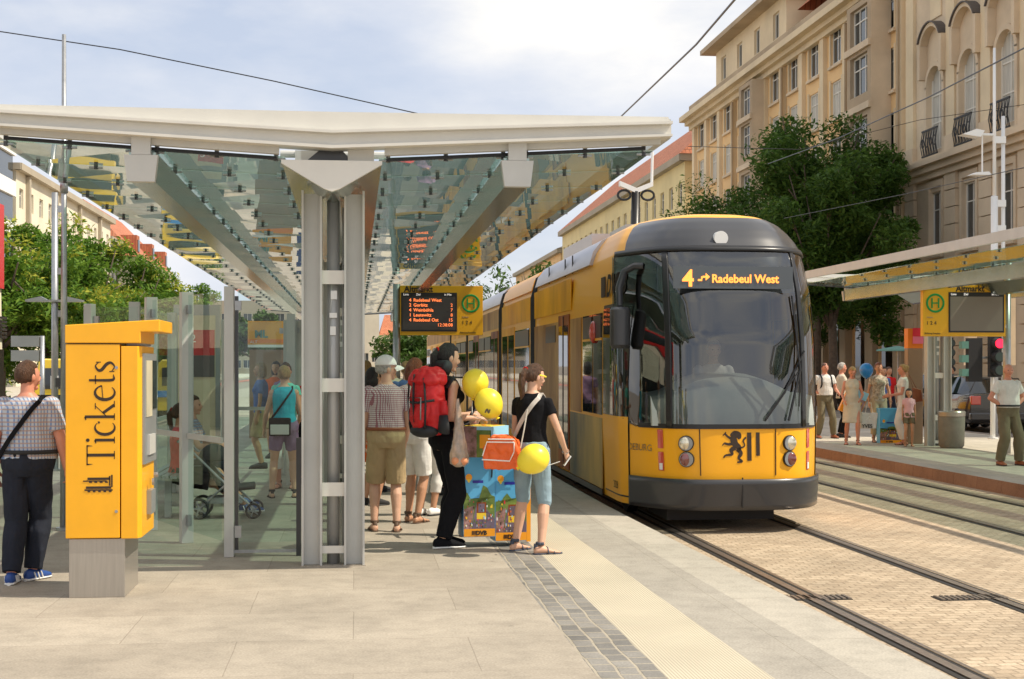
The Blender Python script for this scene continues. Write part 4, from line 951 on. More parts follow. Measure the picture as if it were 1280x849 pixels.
# windscreen and what is behind it
sl_ = lambda z: -gl(z); 
patch('windscreen', -math.degrees(math.asin((.80/1.15)**2)), math.degrees(math.asin((.80/1.15)**2)), 1.14, 3.04, M['windscreen'], .012, 40, 20)
wa = math.degrees(math.asin((.83/1.15)**2))
for s in (-1, 1):
    patch('side_glass', (lambda z: s*wa), (lambda z: s*min(gl(z), GL) if gl(z) > wa else s*wa), 1.14, 3.04, M['windscreen'], .008, 16, 20)
    patch('screen_pillar', s*(wa-3), s*(wa+1.2), 1.13, 3.05, M['black'], .016, 6, 20, .02)
    patch('glass_border', (lambda z: s*gl(z)), (lambda z: s*(gl(z)+1.6)), 1.12, 3.05, M['black'], .012, 3, 24)
patch('glass_border', -57, 57, 1.115, 1.165, M['black'], .014, 50, 2)
patch('display_blind', -40, 40, 2.58, 3.04, M['dark_grey'], -.03, 40, 4)
mat('display_grey', (.09, .105, .12), .3)
q = MB(); q.box(-.70, .62, .19, .2, 2.62, 2.86, M['display_grey'])
q.build('destination_display', None, tram)
dm = Matrix.Rotation(radians(0), 4, 'X')
mat('led_tram', (1.0, .30, .05), .5, emit=1.6)
txt('4', .25, face_cam(-.60, .185, 2.645), M['led_tram'], tram, bold=.006)
txt('Radebeul West', .125, face_cam(-.28, .185, 2.685), M['led_tram'], tram, bold=.003, sx=.95)
q = MB(); q.box(-.43, -.385, .182, .186, 2.70, 2.72); q.box(-.395, -.38, .182, .186, 2.721, 2.75); q.box(-.379, -.345, .182, .186, 2.735, 2.755); q.prism([(-.345, 2.785), (-.30, 2.745), (-.345, 2.705)], .182, .186); q.build('arrow', M['led_tram'], tram)
# cab interior
mat('cab_dark', (.05, .05, .05), .7); mat('dash', (.42, .45, .41), .55, var=.1, vscale=3)
q = MB(); q.box(-1.0, 1.0, 2.3, 2.36, .4, 2.9); q.box(-.8, .8, .8, 2.3, 2.95, 2.97); q.box(-.8, .8, .5, 2.3, .4, .5); q.build('cab_wall', M['cab_dark'], tram)
q = MB(); q.loft([[(x, .22+.12*abs(x)**2, 1.14) , (x, .25+.12*abs(x)**2, 1.30), (x, .42, 1.46+.20*math.exp(-(x*1.7)**4)), (x, .95, 1.49+.22*math.exp(-(x*1.7)**4)), (x, 1.0, 1.14)] for x in [-.9+.1*k for k in range(19)]], m=None); q.build('dashboard', M['dash'], tram, auto=40)
q = MB(); q.chain([(.25, 1.9, .5), (.25, 1.85, 1.3)], [(.05, .2)]*2, 10); q.chain([(.25, 1.95, 1.25), (.25, 2.0, 1.95)], [(.06, .26), (.05, .2)], 14, flat=(0, 1, 0)); q.ball((.25, 1.98, 2.05), (.14, .06, .12)); q.build('driver_seat', M['black_matt'], tram, smooth=True)
# wipers
q = MB(); 
pv = nose(15, 1.2, .05); q.chain([pv, nose(24, 1.75, .06)], .014, 6); q.chain([nose(4, 1.22, .05), nose(22, 1.72, .06)], .009, 6)
q.chain([nose(4, 1.2, .035), nose(13, 1.5, .04), nose(30, 1.95, .045)], .012, 6); q.chain([nose(24, 1.75, .06), nose(24, 1.35, .035)], .008, 5); q.chain([nose(24, 1.75, .06), nose(22, 2.55, .035), ], .011, 6); q.chain([nose(27, 1.3, .04), nose(24, 2.35, .04)], .008, 5)
q.build('windscreen_wiper', M['black'], tram)
# white beacon at the top and yellow rim
a = nose(-6, 3.16, .0); q = MB(); q.tube((-.1, a.y-.04, 3.19), (-.1, a.y+.2, 3.19), .078, n=24); o = q.build('top_lamp', M['white'], tram, auto=40); 
# mirror, left
q = MB(); q.chain([nose(-50, 2.9, .0), nose(-54, 2.9, .06), nose(-60, 2.84, .12), nose(-63, 2.66, .15), nose(-63, 2.45, .15)], [.035, .04, .042, .04, .035], 10, M['dark_grey'])
c = nose(-63, 2.24, .15); q.chain([(c.x, c.y, 2.44), (c.x, c.y, 2.41), (c.x, c.y, 2.02), (c.x, c.y, 1.98)], [(.05, .09), (.085, .115), (.085, .115), (.05, .09)], 16, M['dark_grey'], flat=(0, 1, 0)); q.build('wing_mirror', None, tram, auto=35)
# coat of arms: a lion rampant and two bars
q = MB()
def L2(pts, ws, n=5): stroke(q, pts, ws, n)
k0 = len(q.v)
L2([(.48, .98), (.40, .80), (.46, .62), (.60, .50), (.52, .36)], [.10, .26, .24, .18, .10]); L2([(.30, .88), (.44, .95), (.58, .92), (.62, .80)], [.14, .26, .24, .10])
L2([(.44, .76), (.22, .86), (.08, .98)], [.12, .08, .07]); L2([(.08, .98), (.0, .92)], [.05, .03]); L2([(.08, .98), (.12, 1.04)], [.05, .03]); L2([(.42, .66), (.22, .62), (.05, .66)], [.12, .09, .07]); L2([(.05, .66), (-.02, .58)], [.05, .03])
L2([(.46, .50), (.30, .42), (.34, .28), (.10, .24), (.02, .16)], [.16, .14, .09, .07, .05]); L2([(.56, .46), (.66, .30), (.58, .14), (.70, .03), (.52, .0)], [.16, .15, .09, .08, .05])
L2([(.62, .48), (.80, .56), (.76, .74), (.86, .86)], [.05, .05, .06, .07])
L2([(.98, 1.02), (.98, .05)], [.16, .16], None); L2([(1.30, 1.02), (1.30, .22)], [.14, .14], None)
sc_ = .31
q.v = [(lambda x, z: Vector((x, nose(math.degrees(math.asin(min(1, (abs(x)/1.14)**2))), z, .004).y, z)))(-.20+v.x*sc_*.95, .76+v.y*sc_) for v in q.v]
q.build('crest', M['print_brown'], tram)
# ---- sides
mat('foil_brown', (.40, .15, .05), .38, 0, .06, var=.5, vscale=1.1, stretch=(1, 1.3, .5), col2=(.58, .33, .12)); mat('foil_blue', (.24, .25, .22), .38, 0, .06, var=.5, vscale=.9, stretch=(1, 1.2, .5), col2=(.62, .42, .14))
mat('foil_red', (.34, .03, .02), .38, 0, .06, var=.6, vscale=1.2, stretch=(1, 2, .6), col2=(.50, .18, .06)); mat('foil_ochre', (.86, .36, .012), .38, 0, .06, var=.35, vscale=1, stretch=(1, 1.2, .6))
mat('shroud', (.42, .40, .42), .3, .5, .5, var=.08, vscale=2, stretch=(1, .5, 1))
def yl(px): return YX(px, TX-1.15)-TY
def side(name, ya, yb, z0, z1, m, off=.006, s=-1, parent=None, th=.012):
    q = MB(); x = s*(1.15+off); q.box(min(x, x-s*th), max(x, x-s*th), ya, yb, z0, z1); return q.build(name, M[m], parent or tram)
Ysec = [(8.55, 9.0), (13.9, 14.35), (22.5, 22.95), (29, 29.45)]
def opening_window(ya, yb, s=-1, low=1.2):
    o = side('window', ya, yb, low, 2.42, 'dark_glass', .007, s); side('top_light', ya+.05, yb-.05, 2.13, 2.40, 'black', .014, s, o); side('frame', ya, yb, 2.095, 2.125, 'tram_yellow', .016, s, o); return o
def sy(y, z):            # nose parameter at which the outline is y metres behind the front
    Wd, y0 = lv(z); t = 1-(y-y0)/ND
    return math.degrees(math.acos(max(-1, min(1, t)))) if y-y0 < ND else 90+(y-y0-ND)*10
YD0, YD1 = .80, yl(755)
def dp(name, ya, yb, z0, z1, m, off, s=-1, nz=8): return patch(name, (lambda z: s*sy(ya, z)), (lambda z: s*sy(yb, z)), z0, z1, M[m], off, 14, nz)
for s in (-1, 1):
    dp('door_gap', YD0-.02, YD1+.02, .32, 2.50, 'black', .004, s); dp('driver_door', YD0, YD1, .34, 1.22, 'tram_yellow', .012, s); dp('door_window', YD0+.01, YD1-.01, 1.22, 2.46, 'dark_glass', .014, s)
    opening_window(yl(753), yl(742), s); opening_window(yl(741), yl(729), s)
    side('film_panel', yl(753), yl(713), .32, 1.16, 'foil_blue', .006, s); side('film_panel', yl(727), yl(713.5), 1.18, 2.42, 'foil_brown', .008, s)
    o = side('passenger_door', yl(712), yl(699), .34, 2.5, 'foil_red', .012, s)
    ya, yb = yl(712), yl(699); w_ = (yb-ya)/2
    for k in (0, 1): side('glass', ya+k*w_+.07, ya+(k+1)*w_-.07, .6, 2.35, 'dark_glass', .018, s, o)
    side('seal', ya+w_-.02, ya+w_+.02, .36, 2.48, 'black', .022, s, o)
    side('film_panel', yl(698.5), yl(668)-.02, .32, 2.42, 'foil_brown', .006, s); side('film_panel', yl(714), yl(668)-.02, 2.55, 2.98, 'foil_ochre', .006, s)
    side('hopper_window', yl(695), yl(683), 2.13, 2.38, 'black', .014, s)
    side('skirt_line', yl(753), yl(668), .24, .31, 'black', .008, s)
# lettering on the side

q = MB()
for k in range(3): q.box(-1.166, -1.150, 1.80+k*.09, 1.86+k*.09, 2.60, 2.84)
q.build('logo_bars', M['print_brown'], tram)
def on_nose(o, yc, off):
    for v in o.data.vertices:
        y = v.co.y; z = v.co.z; q_ = nose(-sy(max(y, lv(z)[1]+.01), z), z, off); v.co.x = q_.x
    return o
on_nose(txt('DVB', .36, face_left(0, 1.72, 2.60), M['print_brown'], tram, bold=.012, sx=1.05), 0, .02)
on_nose(txt('RADEBURG', .105, face_left(0, .93, .86), M['stone_dark'], tram), 0, .006); on_nose(txt('2828', .12, face_left(0, 1.2, .40), M['print_brown'], tram, align='CENTER'), 0, .018)
# roof shroud over the first car
def roof_loft(name, ya, yb, m, zs=(3.03, 3.2, 3.34, 3.45, 3.53), ws=(1.12, 1.07, .96, .75, .0), off=.012):
    q = MB(); prof = [(-w_-off, z+off) for w_, z in zip(ws, zs)]+[(w_+off, z+off) for w_, z in list(zip(ws, zs))[:-1][::-1]]
    q.loft([[(x, ya, z) for x, z in prof], [(x, yb, z) for x, z in prof]]); return q.build(name, m, tram, auto=50)
roof_loft('roof_shroud', 3.0, 8.5, M['shroud'], off=.03)
for y in (4.6, 5.3, 7.0): 
    q = MB(); q.box(-1.125, -1.11, y, y+.03, 3.05, 3.3); q.build('shroud_slot', M['black'], tram)
q = MB(); q.box(-.6, .6, 3.4, 4.6, 3.5, 3.62, M['galv']); q.box(-.75, .75, 5.2, 8, 3.48, 3.66, M['shroud']); q.build('roof_unit', None, tram)
# the cars behind
secs = [(9.0, 13.9), (14.35, 22.5), (22.95, 29), (29.45, 44)]
for i, (ya, yb) in enumerate(secs):
    q = MB(); pr = [(-1.12, .27), (-1.15, .6), (-1.15, 2.6), (-1.12, 2.95), (-1.07, 3.2), (-.96, 3.33), (-.75, 3.42), (0, 3.45), (.75, 3.42), (.96, 3.33), (1.07, 3.2), (1.12, 2.95), (1.15, 2.6), (1.15, .6), (1.12, .27)]
    q.loft([[(x, ya, z) for x, z in pr], [(x, yb, z) for x, z in pr]]); q.build('body_shell', YM, tram, auto=40)
    roof_loft('roof_shroud', ya+.1, yb-.1, M['shroud'] if i % 2 else M['tram_yellow'], off=.014)
    if i % 2 == 0: side('film_panel', ya+.15, yb-.15, .3, 1.15, 'foil_ochre', .005)
    n = max(2, int((yb-ya-1)/1.35)); w_ = (yb-ya-.4)/n
    for k in range(n):
        y = ya+.2+k*w_
        if (k+i) % 3 == 1:
            o = side('passenger_door', y+.03, y+w_-.03, .34, 2.5, 'foil_red' if i == 1 else 'foil_ochre', .01)
            for h in (0, 1): side('glass', y+.1+h*w_/2, y+w_/2-.08+h*w_/2, .6, 2.35, 'dark_glass', .016, -1, o)
        else: opening_window(y+.05, y+w_-.05)
    side('film_panel', ya+.12, yb-.12, 2.55, 2.94, ('foil_ochre', 'foil_brown', 'foil_ochre', 'foil_brown')[i], .005)
for a, c in ((8.5, 9.02), (13.88, 14.37), (22.48, 22.97), (28.98, 29.47)):
    q = MB(); pr = [(-1.17, .3), (-1.17, 2.9), (-1.08, 3.25), (-.75, 3.46), (.75, 3.46), (1.08, 3.25), (1.17, 2.9), (1.17, .3)]
    rings = []
    for k in range(9):
        y = a+(c-a)*k/8; f = 1 if k % 2 else .97; rings.append([(x*f, y, z*(.5+.5*f)) for x, z in pr])
    q.loft(rings); q.build('bellows', M['black_matt'], tram)
for y in (2.4, 6.5, 11.5, 17, 20): 
    q = MB()
    for x in (-.74, .74): q.tube((x-.06, y, .3), (x+.06, y, .3), .3, n=24)
    q.box(-.9, .9, y-.8, y+.8, .15, .4); q.build('bogie', M['black_matt'], tram)
# red-orange marker on the side
q = MB(); q.ball((-1.17, yl(744), 2.2), (.06, .09, .14), nu=10, nv=8); q.build('side_indicator', M['redlamp2'], tram, smooth=True)
# ============================================================ balloons
mat('balloon_yellow', (.95, .76, .05), .35, 0, .4, coat=.1); mat('balloon_blue', (.01, .22, .62), .25, 0, .5, coat=.3); mat('string', (.6, .6, .58), .6)
def balloon(label, c, r, m, tie=None, rot=0, group=None, mark=0):
    c = Vector(c); o = thing('balloon', label, 'balloon', c, group=group)
    q = MB(); q.ball((0, 0, 0), (r, r, r*1.08), m, 28, 20, fn=lambda v: Vector((v.x*(1+.12*min(v.z, 0)), v.y*(1+.12*min(v.z, 0)), v.z*(1 if v.z > 0 else 1.08)))); k = q.build('skin', None, o, smooth=True); k.rotation_euler = (0, rot, 0)
    q = MB(); q.tube((0, 0, -r*1.16), (0, 0, -r*1.28), .008, .022, 8); kk = q.build('knot', m, k)
    if tie is not None:
        e = Vector(tie)-c; s0 = Matrix.Rotation(rot, 3, 'Y') @ Vector((0, 0, -r*1.25)); q = MB(); q.chain([s0, s0.lerp(e, .5)+Vector((0, 0, -.03)), e], .0035, 5); q.build('string', M['string'], o)
    return o
# ============================================================ poles, masts, wires
def pole(name, label, x, y, h, r=.06, m='galv', cat='pole', group=None, taper=.85):
    o = thing(name, label, cat, (x, y, 0), group=group); q = MB(); q.tube((0, 0, -.1), (0, 0, h), r, r*taper, 16); q.build('shaft', M[m], o, smooth=True)
    q = MB(); q.tube((0, 0, 0), (0, 0, .03), r*2, n=16); q.build('base_plate', M[m], o); return o
p = G(80, 663); po = pole('tall_pole', 'thick grey steel mast left of the ticket machine, rising above the canopy', p.x, p.y, 4.85, .040, taper=.5)
q = MB(); q.tube((0, 0, 3.3), (0, 0, 3.45), .038, n=16); q.build('collar', M['galv'], po, smooth=True)
p = W(68.5, 456, 22); po = pole('street_lamp', 'thin grey street lamp pole with flat lamp arms, just left of the thick mast', p.x, p.y, 4.25, .055, cat='street lamp')
for sx in (-1, 1):
    q = MB(); q.box(min(0, sx*.42), max(0, sx*.42), -.1, .1, 2.58, 2.61); q.prism([(sx*.1, 2.61), (sx*.42, 2.61), (sx*.2, 2.66)], -.08, .08); q.build('lamp_head', M['steel_grey'], po)
q = MB()
for z in (3.95, 3.0, 2.35): q.box(0, .14, -.02, .02, z, z+.1)
q.build('bracket', M['galv'], po)
q = MB(); q.box(-.06, .05, -.03, .03, 1.25, 1.45); q.build('notice', M['white'], po)
q = MB(); q.box(.02, .2, -.05, .05, 1.28, 1.42); q.build('control_box', M['dark_grey'], po)
p = W(53, 456, 24); po = pole('short_post', 'short grey post with a small sign board near the man in the checked shirt', p.x, p.y, 2.1, .045, cat='post')
q = MB(); q.box(-.5, -.05, -.04, .04, 1.92, 2.1); q.box(-.5, -.05, -.04, .04, 1.68, 1.86); q.build('sign_board', M['steel_grey'], po)
# twin floodlight mast beyond the tram
p = W(790, 285, 36)
po = thing('floodlight_mast', 'dark leaning mast with two pale arms and looped lamps, seen over the tram roof', 'lamp mast', (p.x, p.y, 0))
q = MB(); q.tube((-.05, 0, -.1), (.1, 0, 5.95), .12, .11, 14); q.build('shaft', M['black'], po, smooth=True)
for sx in (-1, 1):
    q = MB(); q.prism([(.1, 5.9), (.1+sx*.42, 6.08), (.1+sx*.42, 6.2), (.1, 6.03)], -.1, .1); q.build('arm', M['white'], po)
    q = MB(); q.chain([(.1+sx*.3+.16*cos(t), 0, 5.86+.12*sin(t)) for t in [2*pi*k/16 for k in range(17)]], .03, 6); q.build('lamp_loop', M['black'], po)
q = MB(); q.tube((.5, 0, 6.1), (.52, 0, 6.95), .035, n=8); q.build('whip', M['white'], po)
# lamp mast right
p = W(1243, 456, 34)
po = thing('lamp_mast', 'tall pale double tube lamp mast in front of the stone building', 'lamp mast', (p.x, p.y, 0))
q = MB(); q.tube((0, 0, -.15), (0, 0, 5.6), .085, .08, 14); q.tube((0, 0, 5.6), (0, 0, 9.1), .045, .03, 12); q.tube((.24, .05, -.1), (.24, .05, 7.5), .045, n=12); q.build('shaft', M['white'], po, smooth=True)
q = MB()
for z in (6.85, 5.35, 4.75, 4.1, 3.3): q = MB(); q.box(-.02, .27, -.04, .06, z, z+.16); q.build('bracket', M['white'], po)
q = MB()
q = MB(); q.tube((0, 0, 7.05), (-.45, 0, 7.05), .03, n=8); q.prism([(-.85, 7.03), (-.4, 6.97), (-.3, 7.12), (-.5, 7.16)], -.15, .15); q.tube((-.3, 0, 7.05), (-.3, 0, 6.15), .02, n=8); q.prism([(-.62, 6.08), (-.12, 6.08), (-.2, 6.16), (-.5, 6.14)], -.15, .15); q.build('lamp_head', M['white'], po)
# wires
def wire(label, pts, r=.012, sag=0):
    q = MB(); q.chain([Vector(a) for a in pts], r, 6); return tag(q.build('overhead_wire', M['black']), label, 'overhead wire')
wire('thin overhead wire crossing the sky at the upper left', [W(-30, 35, 40), W(150, 62, 40), W(340, 101, 40), W(522, 142, 41)], .016)
wire('thick dark overhead wire running down from the top edge in the middle of the photo', [W(925, -8, 20), W(870, 56, 23.5), W(776, 146, 33)], .017)
wire('long dark overhead wire crossing the stone and ochre buildings on the right', [W(1300, 50, 22), W(1160, 122, 29), W(1050, 172, 38), W(960, 205, 50)], .014)
wire('thin overhead wire in front of the dark street trees', [W(1300, 205, 30), W(1130, 243, 38), W(980, 273, 50)], .009)
wire('faint overhead wire over the yellow gable and the tree tops', [W(860, 183, 42), W(1000, 187, 46), W(1150, 150, 50), W(1300, 128, 50)], .010)

# ============================================================ far platform furniture, cars
p = G(1196, 561); lb = thing('litter_bin', 'grey concrete litter bin with steel rim beside the far pillar', 'litter bin', (p.x, p.y+.25, 0))
mat('concrete', (.20, .185, .15), .8, var=.12, vscale=5, bump=.3)
q = MB(); q.loft([[(r_*cos(2*pi*k/28), r_*sin(2*pi*k/28), z) for k in range(28)] for z, r_ in ((0, .2), (.05, .24), (.60, .255), (.62, .245))]); q.build('body', M['concrete'], lb, auto=40)
q = MB(); q.loft([[(r_*cos(2*pi*k/28), r_*sin(2*pi*k/28), z) for k in range(28)] for z, r_ in ((.62, .26), (.70, .265), (.72, .25), (.72, .18), (.66, .17))]); q.build('rim', M['stainless'], lb, auto=40)
# info column with a red and pink top
p = W(1142, 552, 29.5); ic = thing('info_column', 'brown info column with orange and red top band, left of the far pillar', 'info column', (p.x, p.y, 0))
mat('column_brown', (.30, .19, .12), .4, var=.1, vscale=1); mat('band_red', (.75, .03, .06), .4); mat('band_pink', (.85, .18, .30), .4); mat('band_orange', (.85, .22, .02), .4)
q = MB(); q.box(-.16, .16, -.1, .1, 0, 1.95); q.build('body', M['column_brown'], ic, bevel=.01)
q = MB(); q.box(-.16, .16, -.101, .099, 1.955, 2.36, M['band_orange']); q.box(-.06, .165, -.112, -.102, 2.2, 2.37, M['band_red']); q.box(-.06, .165, -.112, -.102, 2.05, 2.195, M['band_pink']); q.build('header', None, ic)
p = W(1122, 437, 40); pr = thing('parasol', 'flat teal parasol of a pavement cafe, left of the red topped column', 'parasol', (p.x, p.y, 0))
mat('teal', (.10, .24, .20), .7)
q = MB(); q.tube((0, 0, -.1), (0, 0, 2.05), .02, n=8); q.build('pole', M['galv'], pr)
q = MB(); q.loft([[(r_*cos(2*pi*k/8), r_*sin(2*pi*k/8), z) for k in range(8)] for z, r_ in ((2.0, .62), (2.04, .6), (2.14, .04))]); q.build('canopy', M['teal'], pr)
# traffic lights
mat('lens_red', (1, .01, .04), .4, emit=2.5); mat('lens_off', (.03, .05, .04), .3)
def signal(label, x, y, h, zt, sides=0, lit=1, m='white'):
    o = pole('traffic_light', label, x, y, h, .055, m, cat='traffic light'); q = MB(); q.box(-.13, .13, -.16, -.02, zt-.9, zt, M['black_matt'])
    for k in range(3):
        z = zt-.16-k*.29; q.chain([(0, -.16, z), (0, -.34, z-.02)], [.125, .12], 14, M['black_matt'])
    q.build('signal_head', None, o)
    for k in range(3):
        z = zt-.16-k*.29; q = MB(); q.tube((0, -.345, z-.01), (0, -.352, z-.01), .10, n=18); q.build('lens', M['lens_red'] if (k == 0 and lit) else M['lens_off'], o)
    if sides:
        q = MB(); q.box(-.6, -.28, -.1, .05, zt-1.0, zt-.05, M['black_matt']); q.box(-.28, 0, -.03, .0, zt-.5, zt-.45, M['galv'])
        for k in range(3): q.box(-.75, -.6, -.12, .05, zt-.28-k*.3, zt-.12-k*.3, M['teal'])
        q.build('side_head', None, o)
    return o
p = W(1241, 456, 31.5); signal('traffic light with a lit red lamp on a white pole behind the standing old man', p.x, p.y, 2.2, 2.25, 1)
p = W(1184, 456, 44); signal('unlit dark traffic light on a grey pole seen above the parked estate car', p.x, p.y, 2.6, 2.45, 0, 0, 'galv')
# cars
mat('car_grey', (.05, .055, .065), .25, .5, .6, coat=1); mat('car_dark', (.025, .024, .024), .25, .3, .6, coat=1); mat('chrome', (.6, .6, .6), .15, .9)
mat('taxi_yellow', (.80, .55, .02), .3, coat=.6); mat('amb_red', (.6, .02, .02), .3)
def car(label, x, y, rz, m, kind='estate', group='cars'):
    r = thing('car', label, 'car', (x, y, -.12), rz, group=group)
    # side profile, rear at y=0 facing -y
    n = 12
    def ring(yy, w, zb, zt, top=None):
        hw = w/2; pts = []
        prof = [(-hw*.93, zb), (-hw, zb+.12), (-hw, zb+(zt-zb)*.62), (-hw*.93, zt-.03), (-hw*.80, zt), (hw*.80, zt), (hw*.93, zt-.03), (hw, zb+(zt-zb)*.62), (hw, zb+.12), (hw*.93, zb)]
        return [(a, yy, c) for a, c in prof]
    b1 = MB(); b1.loft([ring(0, 1.66, .38, .98), ring(.1, 1.76, .27, 1.0), ring(.9, 1.8, .2, 1.0), ring(2.6, 1.8, .2, .98), ring(3.5, 1.76, .2, .93), ring(4.25, 1.66, .25, .82), ring(4.4, 1.5, .38, .7)])
    bo_ = b1.build('body', m, r, auto=30)
    tp = 1.46; L1 = ((.12, 1.50, .98, 1.0), (.45, 1.42, 1.0, tp-.03), (.8, 1.36, 1.0, tp), (2.0, 1.36, 1.0, tp), (2.6, 1.42, 1.0, tp-.1), (3.3, 1.55, .95, .97)) if kind == 'estate' else ((.5, 1.5, .97, 1.0), (1.0, 1.42, 1.0, 1.38), (1.5, 1.36, 1.0, 1.43), (2.2, 1.36, 1.0, 1.40), (3.2, 1.5, .95, .97))
    c1 = MB()
    rings = []
    for yy, w, zb, zt in L1:
        hb = .84; ht = w/2*.86; rings.append([(-hb, yy, zb), (-ht, yy, zt), (-ht*.9, yy, zt+.012), (ht*.9, yy, zt+.012), (ht, yy, zt), (hb, yy, zb)])
    c1.loft(rings); c1.build('cabin', M['dark_glass'], r, auto=30)
    c2 = MB(); rings = [[(-ht_, yy, z), (ht_, yy, z), (ht_, yy, z+.03), (-ht_, yy, z+.03)] for yy, ht_, z in [(q_[0]-.03, q_[1]/2*.86+.01, q_[3]) for q_ in L1[1:-1]]]
    c2.loft(rings); c2.build('roof', m, r)
    w1 = MB()
    for yy in (.8, 3.45):
        for sx in (-1, 1):
            q = MB(); wheel(q, (sx*.82, yy, .32), .32, .2, M['rubber'], M['chrome'], hub=7); q.tube((sx*.74, yy, .32), (sx*.84, yy, .32), .27, n=20, m=M['dark_grey']); q.build('wheel', None, r)
    for sx in (-1, 1):
        q = MB(); q.box(sx*.70-.13, sx*.70+.13, -.015, .12, .72, .95); q.build('rear_light', M['redlamp2'], r, bevel=.02)
    q = MB(); q.box(-.26, .26, -.03, -.0, .70, .82); q.build('number_plate', M['white'], r)
    q = MB(); q.box(-.86, .86, -.08, .15, .33, .52); q.build('rear_bumper', m, r, bevel=.03)
    q = MB(); q.chain([(-.72, .42, 1.02), (-.55, .40, 1.38), (.55, .40, 1.38), (.72, .42, 1.02)], .02, 6); q.build('window_frame', m, r)
    return r
p = W(1196, 456, 39); car('dark grey estate car seen from behind with red lights, beside the far pillar', p.x, p.y, radians(-1), M['car_grey'])
p = W(1254, 456, 36.5); car('dark car parked behind the legs of the standing old man', p.x, p.y, radians(-4), M['car_dark'], 'saloon')
# vehicles across the left carriageway
def van(label, x, y, rz, m, name='van', stripe=None, h=1.9, L_=4.6):
    r = thing(name, label, 'van', (x, y, -.12), rz)
    q = MB(); pr = [(-.9, .35), (-.92, 1.05), (-.82, h-.1), (-.7, h), (.7, h), (.82, h-.1), (.92, 1.05), (.9, .35)]
    q.loft([[(a*k, yy, z*f) for a, z in pr] for yy, k, f in ((0, .97, .98), (.1, 1, 1), (L_-1.4, 1, 1), (L_-.9, .98, .85), (L_-.7, .97, .62), (L_, .94, .58))]); q.build('body', m, r, auto=35)
    q = MB(); q.box(-.93, -.9, .4, L_-1.3, 1.1, h-.25, M['dark_glass']); q.box(.9, .93, .4, L_-1.3, 1.1, h-.25, M['dark_glass']); q.box(-.7, .7, -.03, .05, 1.1, h-.25, M['dark_glass']); q.build('window', None, r)
    for yy in (.8, L_-.9):
        for sx in (-1, 1): q = MB(); wheel(q, (sx*.84, yy, .33), .33, .2, M['rubber'], M['chrome']); q.build('wheel', None, r)
    if stripe: q = MB(); q.box(-.945, -.915, .1, L_-1.0, .75, .9); q.box(.915, .945, .1, L_-1.0, .75, .9); q.box(-.88, .88, -.035, -.01, .75, .95); q.build('stripe', stripe, r)
    return r
p = W(88, 456, 38); van('yellow van with black windows parked behind the man in the checked shirt', p.x, p.y, radians(6), M['taxi_yellow'], stripe=M['black'])
p = W(232, 456, 44); van('yellow and blue van seen through the glass screens', p.x, p.y, radians(4), M['taxi_yellow'], stripe=M['balloon_blue'])
# bus at the left edge
bu_ = thing('bus', 'cream and red double height bus end cut off by the left edge of the photo', 'bus', (-4.62, 19.9, -.13))
q = MB()
def bring(y, x1, k=1): return [(-2.5, y, .3), (-2.5, y, 3.9), (x1-.15, y, 3.9), (x1-.02*k, y, 3.5), (x1, y, 2.2), (x1+.02, y, 1.2), (x1+.03, y, .3)]
q.loft([bring(-9, 0), bring(-.3, 0), bring(0, -.12)]); q.build('body', M['cream'], bu_, auto=40)
q = MB(); q.box(.005, .03, -8.8, -.3, 2.75, 3.85, M['amb_red']); q.box(.008, .036, -8.5, -.6, 2.95, 3.6, M['dark_glass']); q.build('upper_window', None, bu_)
q = MB(); q.box(.03, .05, -8.8, -.4, 1.0, 1.95, M['dark_glass']); q.build('window', None, bu_)
q = MB()
for k in range(6): q.box(.02, .045, -.5, -.2, 2.1+k*.05, 2.13+k*.05)
q.build('vent', M['black'], bu_)
for y in (-1.6, -7): q = MB(); wheel(q, (-.1, y, .45), .45, .28, M['rubber'], M['galv']); q.build('wheel', None, bu_)
# blue parking sign, orange kiosk sign deep under the shelter
mat('sign_blue', (.02, .02, .30), .4)
p = W(378, 456, 34); ps = thing('parking_sign', 'blue parking sign with a white P beside the white pillar', 'sign', (p.x, p.y, 0))
q = MB(); q.tube((-.0, .05, -.1), (-.0, .05, 2.6), .04, n=10); q.build('post', M['galv'], ps)
q = MB(); q.box(-.2, .35, -.03, .02, 2.0, 2.68); q.build('plate', M['sign_blue'], ps)
txt('P', .55, face_cam(-.12, -.034, 2.22), M['white'], ps, bold=.01); q = MB(); q.prism([(-.16, 2.55), (.08, 2.64), (.32, 2.55), (.32, 2.58), (.08, 2.66), (-.16, 2.58)], -.036, -.031); q.prism([(-.1, 2.05), (-.02, 2.18), (.06, 2.05)], -.036, -.031); q.build('symbol', M['white'], ps)
p = W(330, 456, 32); ks = thing('kiosk', 'orange and brown street kiosk with a pale lettered sign, seen inside the shelter', 'kiosk', (p.x, p.y, 0))
mat('kiosk_orange', (.85, .36, .02), .5)
q = MB(); q.box(-.3, .75, -.3, .9, 0, 1.95); q.build('cabin', M['column_brown'], ks)
q = MB(); q.box(-.33, .55, -.36, -.3, 2.0, 2.58, M['kiosk_orange']); q.box(-.33, .55, -.372, -.361, 2.10, 2.18, M['band_orange']); q.box(-.33, .55, -.37, -.361, 2.0, 2.06, M['white']); q.build('header', None, ks)
txt('ML', .22, face_cam(-.18, -.38, 2.22), M['teal'], ks, bold=.01); txt('ALT', .09, face_cam(-.28, -.385, 2.09), M['white'], ks)
